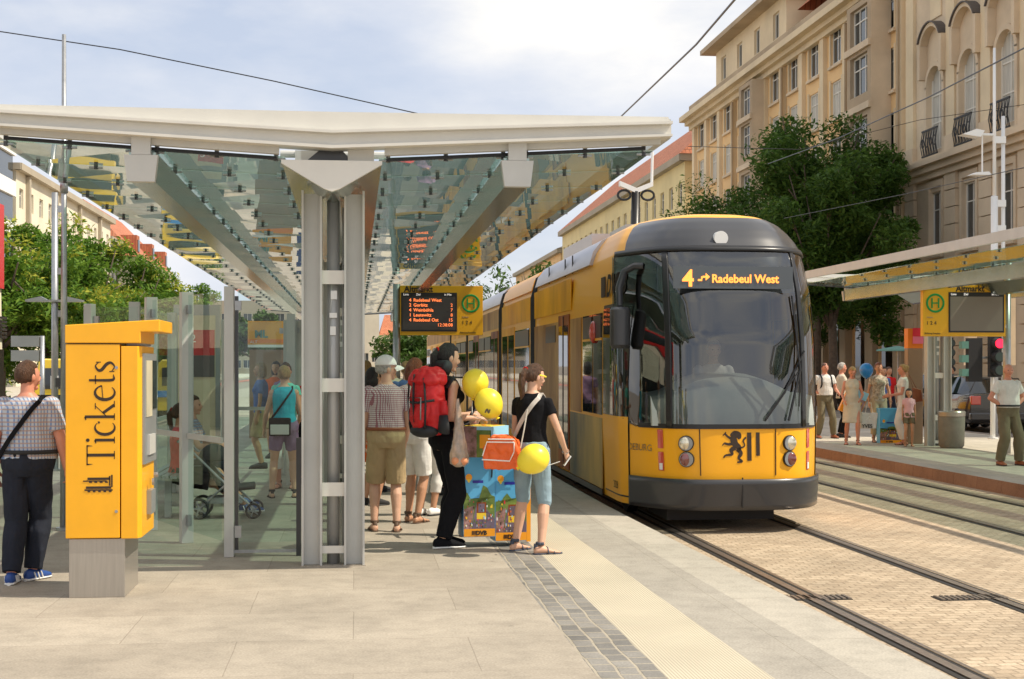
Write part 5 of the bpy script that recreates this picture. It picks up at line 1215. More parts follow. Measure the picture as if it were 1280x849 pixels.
# ============================================================ PEOPLE
mat('skin_fair', (.62, .36, .24), .55, var=.06, vscale=8); mat('skin_tan', (.50, .26, .15), .5, var=.06, vscale=8); mat('skin_red', (.60, .26, .17), .5, var=.08, vscale=9)
mat('hair_black', (.012, .009, .008), .45, var=.5, vscale=30, stretch=(3, 3, .4), bump=.9, bscale=70); mat('hair_brown', (.09, .04, .018), .45, var=.45, vscale=30, stretch=(3, 3, .4), bump=.9, bscale=70); mat('hair_auburn', (.20, .055, .018), .45, var=.45, vscale=30, stretch=(3, 3, .4), bump=.9, bscale=70)
mat('hair_blonde', (.38, .22, .08), .5, var=.4, vscale=30, stretch=(3, 3, .4), bump=.9, bscale=70); mat('hair_grey', (.42, .40, .36), .6, var=.3, vscale=30, bump=.9, bscale=70)
def cloth(n, c, v=.12, r=.85): return mat(n, c, r, 0, .15, var=v, vscale=5, bump=.6, bscale=11)
for n_, c_ in dict(denim_dark=(.022, .026, .038), denim_light=(.26, .36, .42), black_cloth=(.008, .008, .010), khaki=(.42, .31, .17), olive=(.17, .145, .09), white_cloth=(.72, .70, .66), turquoise=(.03, .42, .55),
                   mint=(.18, .60, .50), purple_check=(.25, .16, .27), red_cloth=(.60, .02, .02), orange_cloth=(.62, .12, .03), beige=(.50, .42, .27), pink=(.70, .42, .45), blue_cloth=(.10, .16, .35), cream_cloth=(.62, .56, .44)).items(): cloth(n_, c_)
checkmat('shirt_check_blue', (.48, .52, .58), (.10, .20, .42), (.40, .27, .22), 30); checkmat('shirt_check_red', (.60, .56, .54), (.28, .06, .09), (.26, .07, .10), 48)
def patt():
    m = mat('blouse_pattern', (.34, .28, .18), .8, var=.6, vscale=22, col2=(.66, .60, .48)); return m
patt(); mat('leather', (.25, .07, .025), .5); mat('sandal', (.05, .06, .09), .6); mat('sandal_brown', (.10, .055, .03), .6); mat('shoe_blue', (.02, .07, .28), .5); mat('eye', (.02, .015, .012), .2); mat('lips', (.45, .14, .11), .5)
mat('watch', (.6, .6, .6), .2, .8); mat('pale_strap', (.55, .50, .45), .7); mat('cap_white', (.86, .84, .80), .8)
def remesh(mb, name, m, vox, parent, fold=0, fs=9, seed=0, smooth=3, sz=(1, 1, .45)):
    me = mb.mesh('tmp', None); t = bpy.data.objects.new('tmp', me); C.objects.link(t)
    r = t.modifiers.new('r', 'REMESH'); r.mode = 'VOXEL'; r.voxel_size = vox
    s_ = t.modifiers.new('s', 'SMOOTH'); s_.factor = .5; s_.iterations = smooth
    dg = bpy.context.evaluated_depsgraph_get(); dg.update(); e = bpy.data.meshes.new_from_object(t.evaluated_get(dg)); bpy.data.objects.remove(t)
    e.name = name; e.materials.clear(); e.materials.append(m)
    if fold:
        nm = [v.normal.copy() for v in e.vertices]
        for v, n in zip(e.vertices, nm):
            c = v.co; q = Vector((c.x*fs*sz[0]+seed*3.1, c.y*fs*sz[1], c.z*fs*sz[2])); w_ = noise.noise(q)+.5*noise.noise(q*2.3)
            v.co = c+n*(fold*(abs(w_)*1.6-.35))
    e.polygons.foreach_set('use_smooth', [True]*len(e.polygons))
    o = bpy.data.objects.new(name, e); C.objects.link(o); o.parent = parent; return o
def ellr(c, a, b, n=20, ax=None): return [(c[0]+a*cos(2*pi*k/n), c[1]+b*sin(2*pi*k/n), c[2]) for k in range(n)]
def torso_prof(fem, fat):
    f = fem
    P = [(.84, .120, .095, .0), (.90, .168+.012*f, .112, -.008), (.96, .168+.014*f, .112, -.008), (1.03, .155-.004*f, .104, 0), (1.12, .145-.022*f, .098, .004), (1.22, .152-.020*f, .105, .006), (1.31, .168-.018*f, .112, .006), (1.38, .172-.018*f, .105, .0), (1.43, .150-.015*f, .085, -.006), (1.465, .095, .068, -.006), (1.50, .060, .058, 0)]
    o = []
    for z, a, b_, y in P:
        w_ = math.exp(-((z-1.10)/.14)**2)*fat; o.append((z, a*(1+.35*w_)+.03*fat*(z < 1.4), b_*(1+.55*w_)+.012*fat, y+.03*w_))
    return o
def ik(a, b, l1, l2, pole):
    d = b-a; L_ = min(d.length, (l1+l2)*.999); u = d.normalized(); b = a+u*L_
    x = (l1*l1-l2*l2+L_*L_)/(2*L_); h = sqrt(max(0, l1*l1-x*x)); p = (pole-u*pole.dot(u)).normalized()
    return a+u*x+p*h, b
def hand(b, w_, d, palm, k, curl=.5, side=1, splay=.1, thumb=.5):
    """wrist point, direction, palm normal; k = scale; side +1/-1 tells where the thumb leaves"""
    d = d.normalized(); palm = (palm-d*palm.dot(d)).normalized(); t = d.cross(palm)*side     # t points to the thumb side
    b.chain([w_-d*.02*k, w_+d*.03*k, w_+d*.06*k, w_+d*.088*k], [(.016*k, .026*k), (.016*k, .036*k), (.015*k, .040*k), (.012*k, .038*k)], 12, flat=palm)
    for i, (off, L_) in enumerate(((.030, .072), (.010, .080), (-.010, .075), (-.029, .058))):
        p = w_+d*.080*k+t*off*k; pts = [p]; dd = (d+t*off*splay*10).normalized(); ang = 0
        for s_, fr in enumerate((.45, .3, .25)):
            ang = curl*(.7, 1.6, 2.2)[s_]*.75; v = dd*cos(ang)+palm*sin(ang); pts.append(pts[-1]+v*L_*fr*k)
        b.chain(pts, [.0088*k, .0085*k, .0078*k, .006*k], 8)
    p = w_+d*.022*k+t*.026*k; v1 = (d*.75+t*.6+palm*.35).normalized(); v2 = (d*.9+t*.1+palm*.5*thumb*2).normalized()
    b.chain([p-v1*.01*k, p+v1*.036*k, p+v1*.036*k+v2*.045*k], [.014*k, .011*k, .008*k], 8)
def person(label, x, y, face=0, H=1.70, fem=0, fat=0, vox=.008, skin='skin_fair', top=('white_cloth', .6, .92), bottom=('olive', 1.0), shoes=('shoe', 'black_matt'), hair=('short', 'hair_brown'),
           arms=None, legs=None, lean=0, hy=0, hp=0, group='people waiting at the stop', z=0, child=0, seat=0, folds=1, extra=None, toplen=None, wide=0):
    """face: 0 looks away from the camera (+Y), measured counter-clockwise in degrees"""
    r = thing('person', label, 'person', (x, y, z), radians(face), group); k = H/1.75; V = Vector
    hd = 1+.22*child
    def ln(p): p = V(p); return V((p.x, p.y+max(0, p.z-.95)*tan(radians(lean)), p.z))
    sk = MB(); tp = MB(); bt = MB(); prof = torso_prof(fem, fat)
    off = .012
    sk.loft([[tuple(ln(q)) for q in ellr((0, yy, z_), a, b_)] for z_, a, b_, yy in prof])
    neck = ln((0, -.005, 1.48)); hc = ln((0, .012, 1.635 if not child else 1.61))+V((0, 0, 0))
    # head group, turned and nodded
    HM = Matrix.Translation(hc-V((0, 0, .07))) @ Matrix.Rotation(radians(hy), 4, 'Z') @ Matrix.Rotation(radians(-hp), 4, 'X') @ Matrix.Translation((0, 0, .07)) @ Matrix.Scale(hd, 4)
    hm = MB()
    def hf(v):
        s_ = 1
        if v.z < 0: s_ = 1-.30*(-v.z)**1.3
        yy = v.y*(1-.12*max(0, -v.z)) if v.y < 0 else v.y*(1+.02*max(0, -v.z))
        if v.y < 0 and v.z < -.3: yy *= .75
        return V((v.x*s_, yy, v.z))
    hm.ball((0, 0, 0), (.075, .095, .115), nu=24, nv=18, fn=hf)
    hm.chain([(0, .088, .018), (0, .108, -.018), (0, .096, -.034)], [.008, .014, .010], 8)      # nose
    hm.chain([(-.03, .080, .030), (0, .088, .030), (.03, .080, .030)], [.010]*3, 6)             # brow
    hm.chain([(-.02, .082, -.060), (.02, .082, -.060)], [.009]*2, 8); hm.ball((0, .070, -.092), (.024, .022, .02), nu=10, nv=8)
    for s_ in (-1, 1):
        hm.ball((s_*.078, -.006, -.008), (.012, .022, .033), nu=10, nv=8); hm.ball((s_*.036, .066, -.03), (.022, .02, .022), nu=10, nv=8)
    sk.add([HM @ v for v in hm.v], hm.f)
    sk.chain([ln((0, -.012, 1.44)), ln((0, -.008, 1.50)), hc+V((0, -.012, -.05))], [.062, .054-.006*fem, .052-.004*fem], 14)
    # arms
    sx_ = .178-.026*fem+.01*fat; arms = arms or {}
    info = {}
    for s_, nm in ((-1, 'L'), (1, 'R')):
        A = arms.get(nm) or ((.12, .02, -1), (.05, .18, -1)); u, f = V(A[0]).normalized(), V(A[1]).normalized(); u.x *= s_; f.x *= s_
        if len(A) > 2: pal = V(A[2]); pal.x *= s_
        else: pal = V((-s_, 0, 0))
        cu = A[3] if len(A) > 3 else .45
        sh = ln((s_*sx_, -.004, 1.405-.01*fem)); el = sh+u*.285; wr = el+f*.245
        ar = 1-.12*fem+.25*fat-.15*child
        sk.chain([sh-u*.01, sh+u*.07, sh+u*.17, el], [.050*ar, .046*ar, .042*ar, .036*ar], 12); sk.ball(sh, .054*ar, nu=12, nv=8); sk.ball(el, .0365*ar, nu=10, nv=8)
        sk.chain([el, el+f*.07, el+f*.16, wr], [.037*ar, .038*ar, .030*ar, (.023*ar, .029*ar)], 12)
        hand(sk, wr, f, pal, 1.0-.1*child, cu, side=s_)
        info[nm] = (sh, u, el, f, wr, ar)
    # legs
    legs = legs or {}
    for s_, nm in ((-1, 'L'), (1, 'R')):
        A = legs.get(nm, (s_*.10, 0)); hip = V((s_*.088, 0, .90-seat)); fx, fy = A[0], A[1]; fz = A[2] if len(A) > 2 else 0; ank = V((fx, fy-.02, .085+fz))
        kn, ank = ik(hip, ank, .43, .415, V((s_*.05, 1, 0)) if not seat else V((0, .6, 1)))
        lg = 1+.06*fem*0+.18*fat-.1*child
        sk.chain([hip+V((0, 0, .02)), hip.lerp(kn, .35), hip.lerp(kn, .75), kn], [.086*lg, .078*lg, .060*lg, .052*lg], 14); sk.ball(kn, .053*lg, nu=12, nv=8)
        cf = kn.lerp(ank, .3)+V((0, -.012, 0)); sk.chain([kn, cf, kn.lerp(ank, .65), ank], [.051*lg, .056*lg, .043*lg, .035*lg], 12)
        fa = radians(A[3]) if len(A) > 3 else radians(-s_*7); fd = V((sin(-fa), cos(fa), 0)); b0 = V((ank.x, ank.y, fz))
        if shoes[0] != 'shoe':
            sk.loft([[tuple(b0+fd*t+V((cos(q)*wd*fd.y, -cos(q)*wd*fd.x, hh+sin(q)*hh*.95+.004))) for q in [2*pi*j/12 for j in range(12)]] for t, wd, hh in ((-.07, .018, .02), (-.055, .032, .034), (0, .034, .042), (.06, .037, .030), (.13, .044, .018), (.17, .040, .013), (.19, .018, .008))])
        info[nm+'l'] = (hip, kn, ank, b0, fd)
    body = remesh(sk, 'body', M[skin], vox, r)
    # face details
    hv = MB()
    for s_ in (-1, 1): hv = MB(); hv.ball(HM @ V((s_*.032, .081, .008)), (.010, .010, .007), nu=8, nv=6); hv.build('eye', M['eye'], r)
    hv = MB(); hv.chain([HM @ V((-.022, .089, -.058)), HM @ V((0, .094, -.058)), HM @ V((.022, .089, -.058))], [(.005, .006)]*3, 6); hv.build('mouth', M['lips'], r)
    # top
    tm, sl_, zb = top[0], top[1], top[2]; zt = top[3] if len(top) > 3 else 1.475
    rr = [(z_, a+off+.012*wide, b_+off+.01*wide, yy) for z_, a, b_, yy in prof if z_ > zb and z_ < zt-.01]
    z0 = rr[0]; a0 = [p for p in prof if p[0] <= zb]; a0 = a0[-1] if a0 else z0
    if zt > 1.47: rr.append((1.482, .078, .066, -.004))
    rr = [(zb, max(z0[1], a0[1])+.004, max(z0[2], a0[2])+.004, z0[3])]+rr
    tp.loft([[tuple(ln(q)) for q in ellr((0, yy, z_), a, b_)] for z_, a, b_, yy in rr])
    if fem and not child:
        for s_ in (-1, 1): tp.ball(ln((s_*.062, .088, 1.30)), (.062, .055, .062), nu=14, nv=10)
    tp.chain([ln((0, -.008, 1.43)), ln((0, -.008, min(1.485, zt)))], [(.088, .095), (.058, .06)], 14)
    for nm in 'LR':
        sh, u, el, f, wr, ar = info[nm]
        if sl_ <= 0: tp.chain([ln((.07*(1 if nm == 'R' else -1), -.006, 1.38)), ln((.118*(1 if nm == 'R' else -1), -.006, 1.425))], [.07, .030], 12)
        elif sl_ <= 1:
            tp.ball(sh, (.064-.006*fem)*ar, nu=12, nv=8); tp.chain([sh-u*.02, sh+u*.28*sl_], [(.062-.006*fem)*ar, (.058-.005*sl_)*ar+.006*(1-fem)], 14)
        else:
            tp.ball(sh, .068*ar, nu=12, nv=8); tp.chain([sh-u*.02, sh+u*.15, el], [.066*ar, .056*ar, .05*ar], 14); tp.ball(el, .051*ar, nu=10, nv=8); tp.chain([el, el+f*.245*(sl_-1)], [.050*ar, .038*ar], 12)
    remesh(tp, 'shirt' if sl_ > 0 else 'vest_top', M[tm], vox, r, fold=.007*folds, seed=x)
    # bottom
    bm_, bl = bottom[0], bottom[1]; hem = bottom[2] if len(bottom) > 2 else .02; skirt = len(bottom) > 3
    zt_ = 1.03-seat
    if bm_:
        pr_ = [(z_-seat, a+off*.9, b_+off, yy) for z_, a, b_, yy in prof if z_ <= 1.03]
        bt.loft([ellr((0, yy, z_), a, b_) for z_, a, b_, yy in pr_])
        if skirt:
            zl = .92-bl*.85; bt.loft([ellr((0, 0, .92), .185, .13), ellr((0, .01, (.92+zl)/2), .20, .15), ellr((0, .015, zl), .20+hem, .16+hem)])
        else:
            for nm in 'LR':
                hip, kn, ank, b0, fd = info[nm+'l']; lg = 1+.18*fat-.1*child
                if bl <= 1: e = hip.lerp(kn, bl); bt.chain([hip+V((0, 0, .02)), hip.lerp(kn, bl*.5), e], [.098*lg, .090*lg+hem*.4, (.068+.018*(1-bl))*lg+hem], 16)
                else:
                    e = kn.lerp(ank, bl-1); bt.chain([hip+V((0, 0, .02)), hip.lerp(kn, .5), hip.lerp(kn, .85), kn], [.098*lg, .082*lg+hem*.3, .070*lg+hem*.6, .066*lg+hem*.6], 16); bt.ball(kn, .066*lg+hem*.6, nu=14, nv=8)
                    bt.chain([kn, kn.lerp(ank, min(.3, bl-1))+V((0, -.008, 0)), e], [.066*lg+hem*.6, .066*lg+hem*.8, (.066-.022*(bl-1))*lg+hem], 16)
        o = remesh(bt, ('skirt' if skirt else 'shorts' if bl <= 1.2 else 'trousers'), M[bm_], vox, r, fold=.008*folds, fs=8, seed=y)
        if bottom[0] in ('khaki', 'olive', 'denim_dark') and not seat and vox < .012:
            q = MB(); zz = 1.035; pr2 = [p for p in prof if p[0] == 1.03][0]; q.loft([ellr((0, pr2[3], z_), pr2[1]+.026+.01*fat, pr2[2]+.026+.01*fat, 28) for z_ in (zz-.016, zz+.016)]); q.build('belt', M['leather'] if bottom[0] == 'khaki' else M['black_matt'], r, smooth=True)
    # shoes
    for nm in 'LR':
        hip, kn, ank, b0, fd = info[nm+'l']; q = MB(); sd_ = V((fd.y, -fd.x, 0))
        def fr(t, wd, zc, hh, n=14): return [tuple(b0+fd*t+sd_*(cos(a)*wd)+V((0, 0, zc+sin(a)*hh))) for a in [2*pi*j/n for j in range(n)]]
        if shoes[0] == 'shoe':
            q.loft([fr(t, wd, zc, hh) for t, wd, zc, hh in ((-.085, .016, .04, .03), (-.07, .036, .045, .042), (0, .042, .055, .054), (.06, .043, .045, .042), (.13, .049, .034, .03), (.18, .043, .028, .022), (.205, .018, .022, .012))])
            so_ = q.build('shoe', M[shoes[1]], r, smooth=True)
            q = MB(); q.loft([fr(t, wd, .012, .012) for t, wd in ((-.09, .018), (-.07, .04), (0, .043), (.13, .052), (.18, .046), (.21, .018))]); q.build('sole', M['white' if 'blue' in shoes[1] or len(shoes) > 2 else 'rubber'], so_)
            if 'blue' in shoes[1]:
                q = MB()
                for t in (-.01, .03, .07):
                    for g in (-1, 1): q.tube(b0+fd*t+sd_*g*.046+V((0, 0, .02)), b0+fd*(t-.02)+sd_*g*.043+V((0, 0, .07)), .006, n=6)
                q.build('stripe', M['white'], so_)
        else:
            q.loft([fr(t, wd, .006, .008) for t, wd in ((-.08, .018), (-.06, .037), (0, .040), (.13, .048), (.18, .042), (.205, .018))])
            for t, wd, hh in ((.12, .047, .026), (.06, .042, .05)): q.chain([b0+fd*t+sd_*wd*cos(a)+V((0, 0, max(.004, hh*1.25*sin(a)))) for a in [pi*j/8 for j in range(9)]], [(.006, .012)]*9, 6)
            q.chain([b0+fd*(-.012+.035*sin(a)*0)+sd_*.040*cos(a)+fd*.036*sin(a)+V((0, 0, .10)) for a in [2*pi*j/14 for j in range(15)]], [(.015, .005)]*15, 6)
            q.chain([b0+fd*-.055+V((0, 0, .01)), b0+fd*-.052+V((0, 0, .1))], [(.02, .006)]*2, 6)
            q.build('sandal', M[shoes[1]], r, smooth=True)
    # hair
    ht, hmn = hair; hmt = M[hmn]
    if ht in ('short', 'bob', 'pony', 'cap', 'rim', 'bun'):
        g = MB(); fr_ = .045 if ht != 'cap' else .0
        def hair_fn(v):
            p = V(v)
            if ht == 'rim' and p.z > .25: return V((p.x*.93, p.y*.93, p.z*.86))
            if p.y > .18 and p.z < .48: return V((p.x*.86, min(p.y, .30), max(p.z, -.35)*.9))
            if p.z < (-.42 if ht == 'short' or ht == 'rim' or ht == 'pony' or ht == 'bun' or ht == 'cap' else -1): return V((p.x*.8, p.y*.92, -.42+(p.z+.42)*.35))
            return p
        g.ball((0, -.008, .012), (.086, .106, .120), nu=40, nv=28, fn=hair_fn)
        if ht == 'bob': g.chain([(0, -.02, .02), (0, -.03, -.07), (0, -.03, -.125)], [(.086, .09), (.082, .092), (.062, .078)], 24, flat=(0, 1, 0))
        if ht == 'pony':
            g.ball((0, -.11, .045), .024, nu=12, nv=8); g.chain([(0, -.11, .045), (.0, -.135, .0), (0, -.125, -.10), (0, -.10, -.19), (0, -.09, -.26)], [.018, .033, .034, .024, .006], 12)
        if ht == 'bun': g.ball((0, -.10, .06), (.045, .04, .045), nu=14, nv=10); g.chain([(0, -.10, .05), (.0, -.115, -.02)], [.03, .012], 12)
        g.v = [HM @ v for v in g.v]
        o = remesh(g, 'hair', hmt, max(.006, vox*.8), r, fold=.006, fs=26, seed=3, smooth=2, sz=(1, 1, .25))
    if ht == 'pony' or ht == 'bun':
        q = MB(); c = HM @ V((0, -.112, .05)); q.chain([c+V((.022*cos(a), 0, .022*sin(a))) for a in [2*pi*j/10 for j in range(11)]], .006, 6); q.build('hair_tie', M['red_cloth'], r)
    if ht == 'cap':
        q = MB(); q.ball((0, -.006, .035), (.093, .114, .110), nu=30, nv=20, fn=lambda v: V((v.x, v.y, max(v.z, .02))))
        q.v = [HM @ v for v in q.v]; cp = q.build('sun_cap', M['cap_white'], r, smooth=True)
        q = MB(); rows = [[(sin(a_)*.082*(1-.10*t), .045+cos(a_)*(.060+.085*t), .040-.030*t*t-.010*sin(a_)**2*3+dz) for a_ in [-1.3+2.6*j/14 for j in range(15)]] for dz in (0, ) for t in (0, .35, .7, 1)]
        rows2 = [[(x_, y_, z_-.005) for x_, y_, z_ in rw] for rw in rows[::-1]]
        q.loft(rows+rows2, close=False); q.v = [HM @ v for v in q.v]; q.build('peak', M['cap_white'], cp, smooth=True)
    r.scale = (k, k, k)
    if extra: extra(r, info, HM, ln)
    return r
def strap(r, pts, m='black_cloth', w_=.022, t=.004, name='strap'):
    q = MB(); q.chain(pts, [(t, w_)]*len(pts), 6); return q.build(name, M[m], r, smooth=True)
def torso_band(r, prof_off, s0, s1, m, w_, fem=0, fat=0, name='strap', lean=0, n=24, both=True):
    """strap lying diagonally round the chest, from one shoulder to the opposite hip"""
    prof = torso_prof(fem, fat); pts = []
    def rad(z):
        for a, b_ in zip(prof, prof[1:]):
            if a[0] <= z <= b_[0]:
                t = (z-a[0])/(b_[0]-a[0]); return a[1]+(b_[1]-a[1])*t, a[2]+(b_[2]-a[2])*t
        return prof[0][1:3]
    for half in (1, -1):
        row = []
        for i in range(n+1):
            t = i/n; xx = s0[0]+(s1[0]-s0[0])*t; z = s0[1]+(s1[1]-s0[1])*t; a, b_ = rad(z); a += prof_off; b_ += prof_off
            yy = b_*sqrt(max(0, 1-min(1, abs(xx)/a)**2.2))*half; yy = half*max(abs(yy), .02)
            row.append(Vector((xx, yy+max(0, z-.95)*tan(radians(lean)), z)))
        pts.append(row)
    path = pts[1][::-1]+[Vector((s0[0], 0, s0[1]+.045))]+pts[0] if both else pts[1]
    q = MB(); rings = []
    for i, p in enumerate(path):
        d = (path[min(i+1, len(path)-1)]-path[max(i-1, 0)]).normalized(); nrm = Vector((p.x*.3, p.y, 0)).normalized() if abs(p.y) > .01 else Vector((0, 0, 1)); sdv = d.cross(nrm).normalized()
        rings.append([p+sdv*w_+nrm*.004, p-sdv*w_+nrm*.004, p-sdv*w_-nrm*.006, p+sdv*w_-nrm*.006])
    q.loft(rings); return q.build(name, M[m], r)
# ---- the man walking away on the left
p = G(38, 726)
def ex(r, info, HM, ln): torso_band(r, .022, (.12, 1.44), (-.20, .99), 'black_cloth', .018, fat=.75)
person('stocky man in blue checked shirt and dark jeans walking away at the left', p.x-.02, p.y, -6, 1.64, fat=.75, vox=.007, skin='skin_red', top=('shirt_check_blue', .75, .98), bottom=('denim_dark', 1.98, .022), shoes=('shoe', 'shoe_blue'), hair=('short', 'hair_brown'),
       arms={'R': ((.30, .0, -1), (.10, .28, -1), (-1, .3, 0), .9), 'L': ((.22, -.2, -1), (0, .2, -1))}, legs={'L': (-.07, -.16), 'R': (.03, .05, 0, -22)}, hy=-38, extra=ex, group=None, wide=.5)
# ---- woman in turquoise
p = G(355, 622)
def ex(r, info, HM, ln):
    torso_band(r, .02, (.11, 1.44), (-.19, 1.02), 'black_cloth', .013, fem=1)
tq = person('woman in a turquoise vest and purple shorts seen from behind under the canopy', p.x, p.y, 4, 1.60, fem=1, fat=.1, vox=.009, skin='skin_fair', top=('turquoise', 0, .96), bottom=('purple_check', .62, .012), shoes=('sandal', 'black_matt'), hair=('short', 'hair_blonde'),
       arms={'R': ((.25, .1, -1), (-.1, .8, -.5)), 'L': ((.3, .05, -1), (.1, .5, -.8))}, legs={'L': (-.16, 0), 'R': (.14, 0)}, extra=ex)
o = thing('shoulder_bag', 'small black and grey shoulder bag at the back of the woman in turquoise', 'bag', (p.x-.04, p.y-.20, .88)); q = MB(); q.box(-.13, .13, -.05, .05, -.12, .1); q.build('pouch', M['black_cloth'], o, bevel=.02); q = MB(); q.box(-.11, .11, -.062, -.05, -.1, .02); q.build('flap', M['steel_light'], o, bevel=.004)
p = W(357, 456, 18.9); person('woman in mint green top and sunglasses facing the woman in turquoise', p.x, p.y, 172, 1.64, fem=1, vox=.011, skin='skin_red', top=('mint', .4, .95), bottom=('white_cloth', 1.5), shoes=('sandal', 'sandal_brown'), hair=('short', 'hair_brown'), arms={'L': ((.3, .2, -1), (-.2, .8, .1)), 'R': ((.2, .1, -1), (.1, .6, -.6))})
p = W(384, 456, 19.6); person('person in a red shirt half hidden by the left edge of the white pillar', p.x, p.y, 30, 1.60, fem=1, vox=.012, skin='skin_tan', top=('red_cloth', .6, .92), bottom=('black_cloth', 1.9), hair=('bob', 'hair_brown'))
# ---- queue beside the pillar
p = G(483, 664)
person('man in a white cap, red checked shirt and khaki shorts with his back to us', p.x, p.y, 2, 1.69, fat=.28, vox=.007, skin='skin_fair', top=('shirt_check_red', .72, 1.03), bottom=('khaki', .98, .026), shoes=('sandal', 'sandal_brown'), hair=('cap', 'hair_grey'),
       arms={'L': ((.12, .1, -1), (.0, .5, -.9)), 'R': ((.14, -.05, -1), (-.1, .45, -1), (-1, 0, 0), .6)}, legs={'L': (-.12, .04), 'R': (.10, -.05)}, hy=-75, wide=.6)
p = G(514, 655)
wa_ = person('woman with auburn hair in white shorts standing just right of the capped man', p.x+.03, p.y+.15, -30, 1.68, fem=1, vox=.008, skin='skin_tan', top=('cream_cloth', .4, .96), bottom=('white_cloth', .92, .02), shoes=('sandal', 'sandal_brown'), hair=('bob', 'hair_auburn'),
       arms={'L': ((.15, .1, -1), (-.05, .5, -.9)), 'R': ((.1, .1, -1), (0, .4, -1))}, legs={'L': (-.08, .06), 'R': (.08, -.04)}, hp=12, hy=-10)
p = G(533, 649)
person('woman in white capri trousers behind the red rucksack, only her legs and hair showing', p.x+.02, p.y+.35, -35, 1.60, fem=1, vox=.009, skin='skin_tan', top=('cream_cloth', .5, .96), bottom=('white_cloth', 1.55, .008), shoes=('shoe', 'cap_white'), hair=('bob', 'hair_auburn'), legs={'L': (-.07, 0), 'R': (.07, .05)}, hp=10)
p = W(552, 456, 18); person('man with dark hair and sunglasses beyond the red rucksack', p.x, p.y, -120, 1.62, vox=.012, skin='skin_fair', top=('white_cloth', .7, .92), bottom=('denim_dark', 1.95), hair=('short', 'hair_black'))
p = W(462, 456, 16.6); person('dark haired woman in purple top partly hidden behind the white pillar', p.x+.03, p.y, -40, 1.58, fem=1, vox=.011, skin='skin_tan', top=('purple_check', .5, .92), bottom=('orange_cloth', .8), hair=('bob', 'hair_black'))
p = W(474, 456, 18.4); person('man with brown hair and sunglasses just left of the white cap', p.x, p.y, -60, 1.60, vox=.012, skin='skin_tan', top=('orange_cloth', .6, .92), bottom=('khaki', .9), hair=('short', 'hair_brown'))
p = W(508, 456, 20.5); person('blond man standing deeper in the crowd between the cap and the auburn hair', p.x, p.y, 20, 1.66, vox=.013, skin='skin_fair', top=('blue_cloth', .6, .92), bottom=('denim_dark', 1.95), hair=('short', 'hair_blonde'))
# ---- woman with the red rucksack
p = G(557, 684); bp_ = p.copy()
def ex(r, info, HM, ln):
    q = MB(); q.chain([(0, -.125, .99), (0, -.125, 1.06)], [(.0, .0), (.0, .0)], 4)
    prof = torso_prof(1, 0); q = MB(); q.loft([ellr((0, 0, z_), .165, .125, 26) for z_ in (1.0, 1.06)]); q.build('hip_belt', M['black_cloth'], r, smooth=True)
person('tall dark haired woman with ponytail in black trousers carrying a big red rucksack', p.x, p.y, -66, 1.80, fem=1, vox=.007, skin='skin_fair', top=('black_cloth', 0, .98), bottom=('black_cloth', 1.98, .022), shoes=('shoe', 'black_cloth', 1), hair=('pony', 'hair_black'),
       arms={'R': ((.2, -.22, -1), (-.05, 1, -.02), (-.3, 0, -1), .9), 'L': ((.15, .1, -1), (-.2, 1, .1), (.3, 0, -1), .9)}, legs={'L': (-.07, .05), 'R': (.08, -.05)}, hy=-4, hp=10, extra=ex)
mat('pack_red', (.55, .008, .012), .55, var=.2, vscale=4, bump=.5, bscale=7); mat('pack_dark', (.02, .022, .026), .7, var=.2, vscale=8)
rs = thing('rucksack', 'big red trekking rucksack with black trim on the dark haired woman', 'rucksack', (bp_.x+.07, bp_.y-.01, -.10), radians(-56), s=1.07)
q = MB()
q.loft([[tuple(v) for v in ellr((0, yy, z_), a, b_, 22)] for z_, a, b_, yy in ((1.03, .09, .06, -.22), (1.06, .135, .095, -.235), (1.20, .16, .125, -.26), (1.36, .165, .13, -.27), (1.46, .15, .12, -.265), (1.50, .12, .10, -.25))])
q.chain([(-.175, -.24, 1.1), (-.18, -.25, 1.32)], [(.05, .035), (.045, .03)], 10); q.chain([(.175, -.24, 1.1), (.18, -.25, 1.32)], [(.05, .035), (.045, .03)], 10)
q.ball((0, -.37, 1.2), (.11, .04, .12), nu=16, nv=10)
remesh(q, 'main_pack', M['pack_red'], .008, rs, fold=.010, fs=9, seed=5, sz=(1, 1, 1))
q = MB(); q.loft([[tuple(v) for v in ellr((0, yy, z_), a, b_, 22)] for z_, a, b_, yy in ((1.44, .15, .125, -.265), (1.47, .175, .15, -.27), (1.53, .165, .14, -.26), (1.57, .12, .10, -.25), (1.59, .05, .04, -.25))]); remesh(q, 'lid', M['pack_red'], .008, rs, fold=.014, fs=10, seed=8)
q = MB(); q.ball((0, -.30, 1.07), (.15, .10, .06), nu=18, nv=10); q.chain([(0, -.40, 1.14), (0, -.415, 1.3), (0, -.41, 1.45), (0, -.40, 1.53)], [(.004, .012)]*4, 6)
for s_ in (-1, 1):
    q.chain([(s_*.10, -.37, 1.09), (s_*.12, -.38, 1.3), (s_*.10, -.38, 1.5)], [(.004, .010)]*3, 6)
q.chain([(-.16, -.32, 1.32), (-.05, -.41, 1.3), (.05, -.41, 1.3), (.16, -.32, 1.32)], [(.010, .005)]*4, 6); q.build('strap', M['pack_dark'], rs, smooth=True)
for s_ in (-1, 1): q = MB(); q.chain([(s_*.19, -.25, 1.06), (s_*.205, -.26, 1.12), (s_*.20, -.26, 1.2)], [(.062, .038), (.060, .032), (.05, .022)], 12); q.build('side_pocket', M['pack_dark'], rs, smooth=True)
q = MB(); q.chain([(-.08, -.40, 1.16), (-.09, -.405, 1.34), (.09, -.405, 1.34), (.08, -.40, 1.16)], .006, 6); q.build('zip', M['steel_grey'], rs, smooth=True)
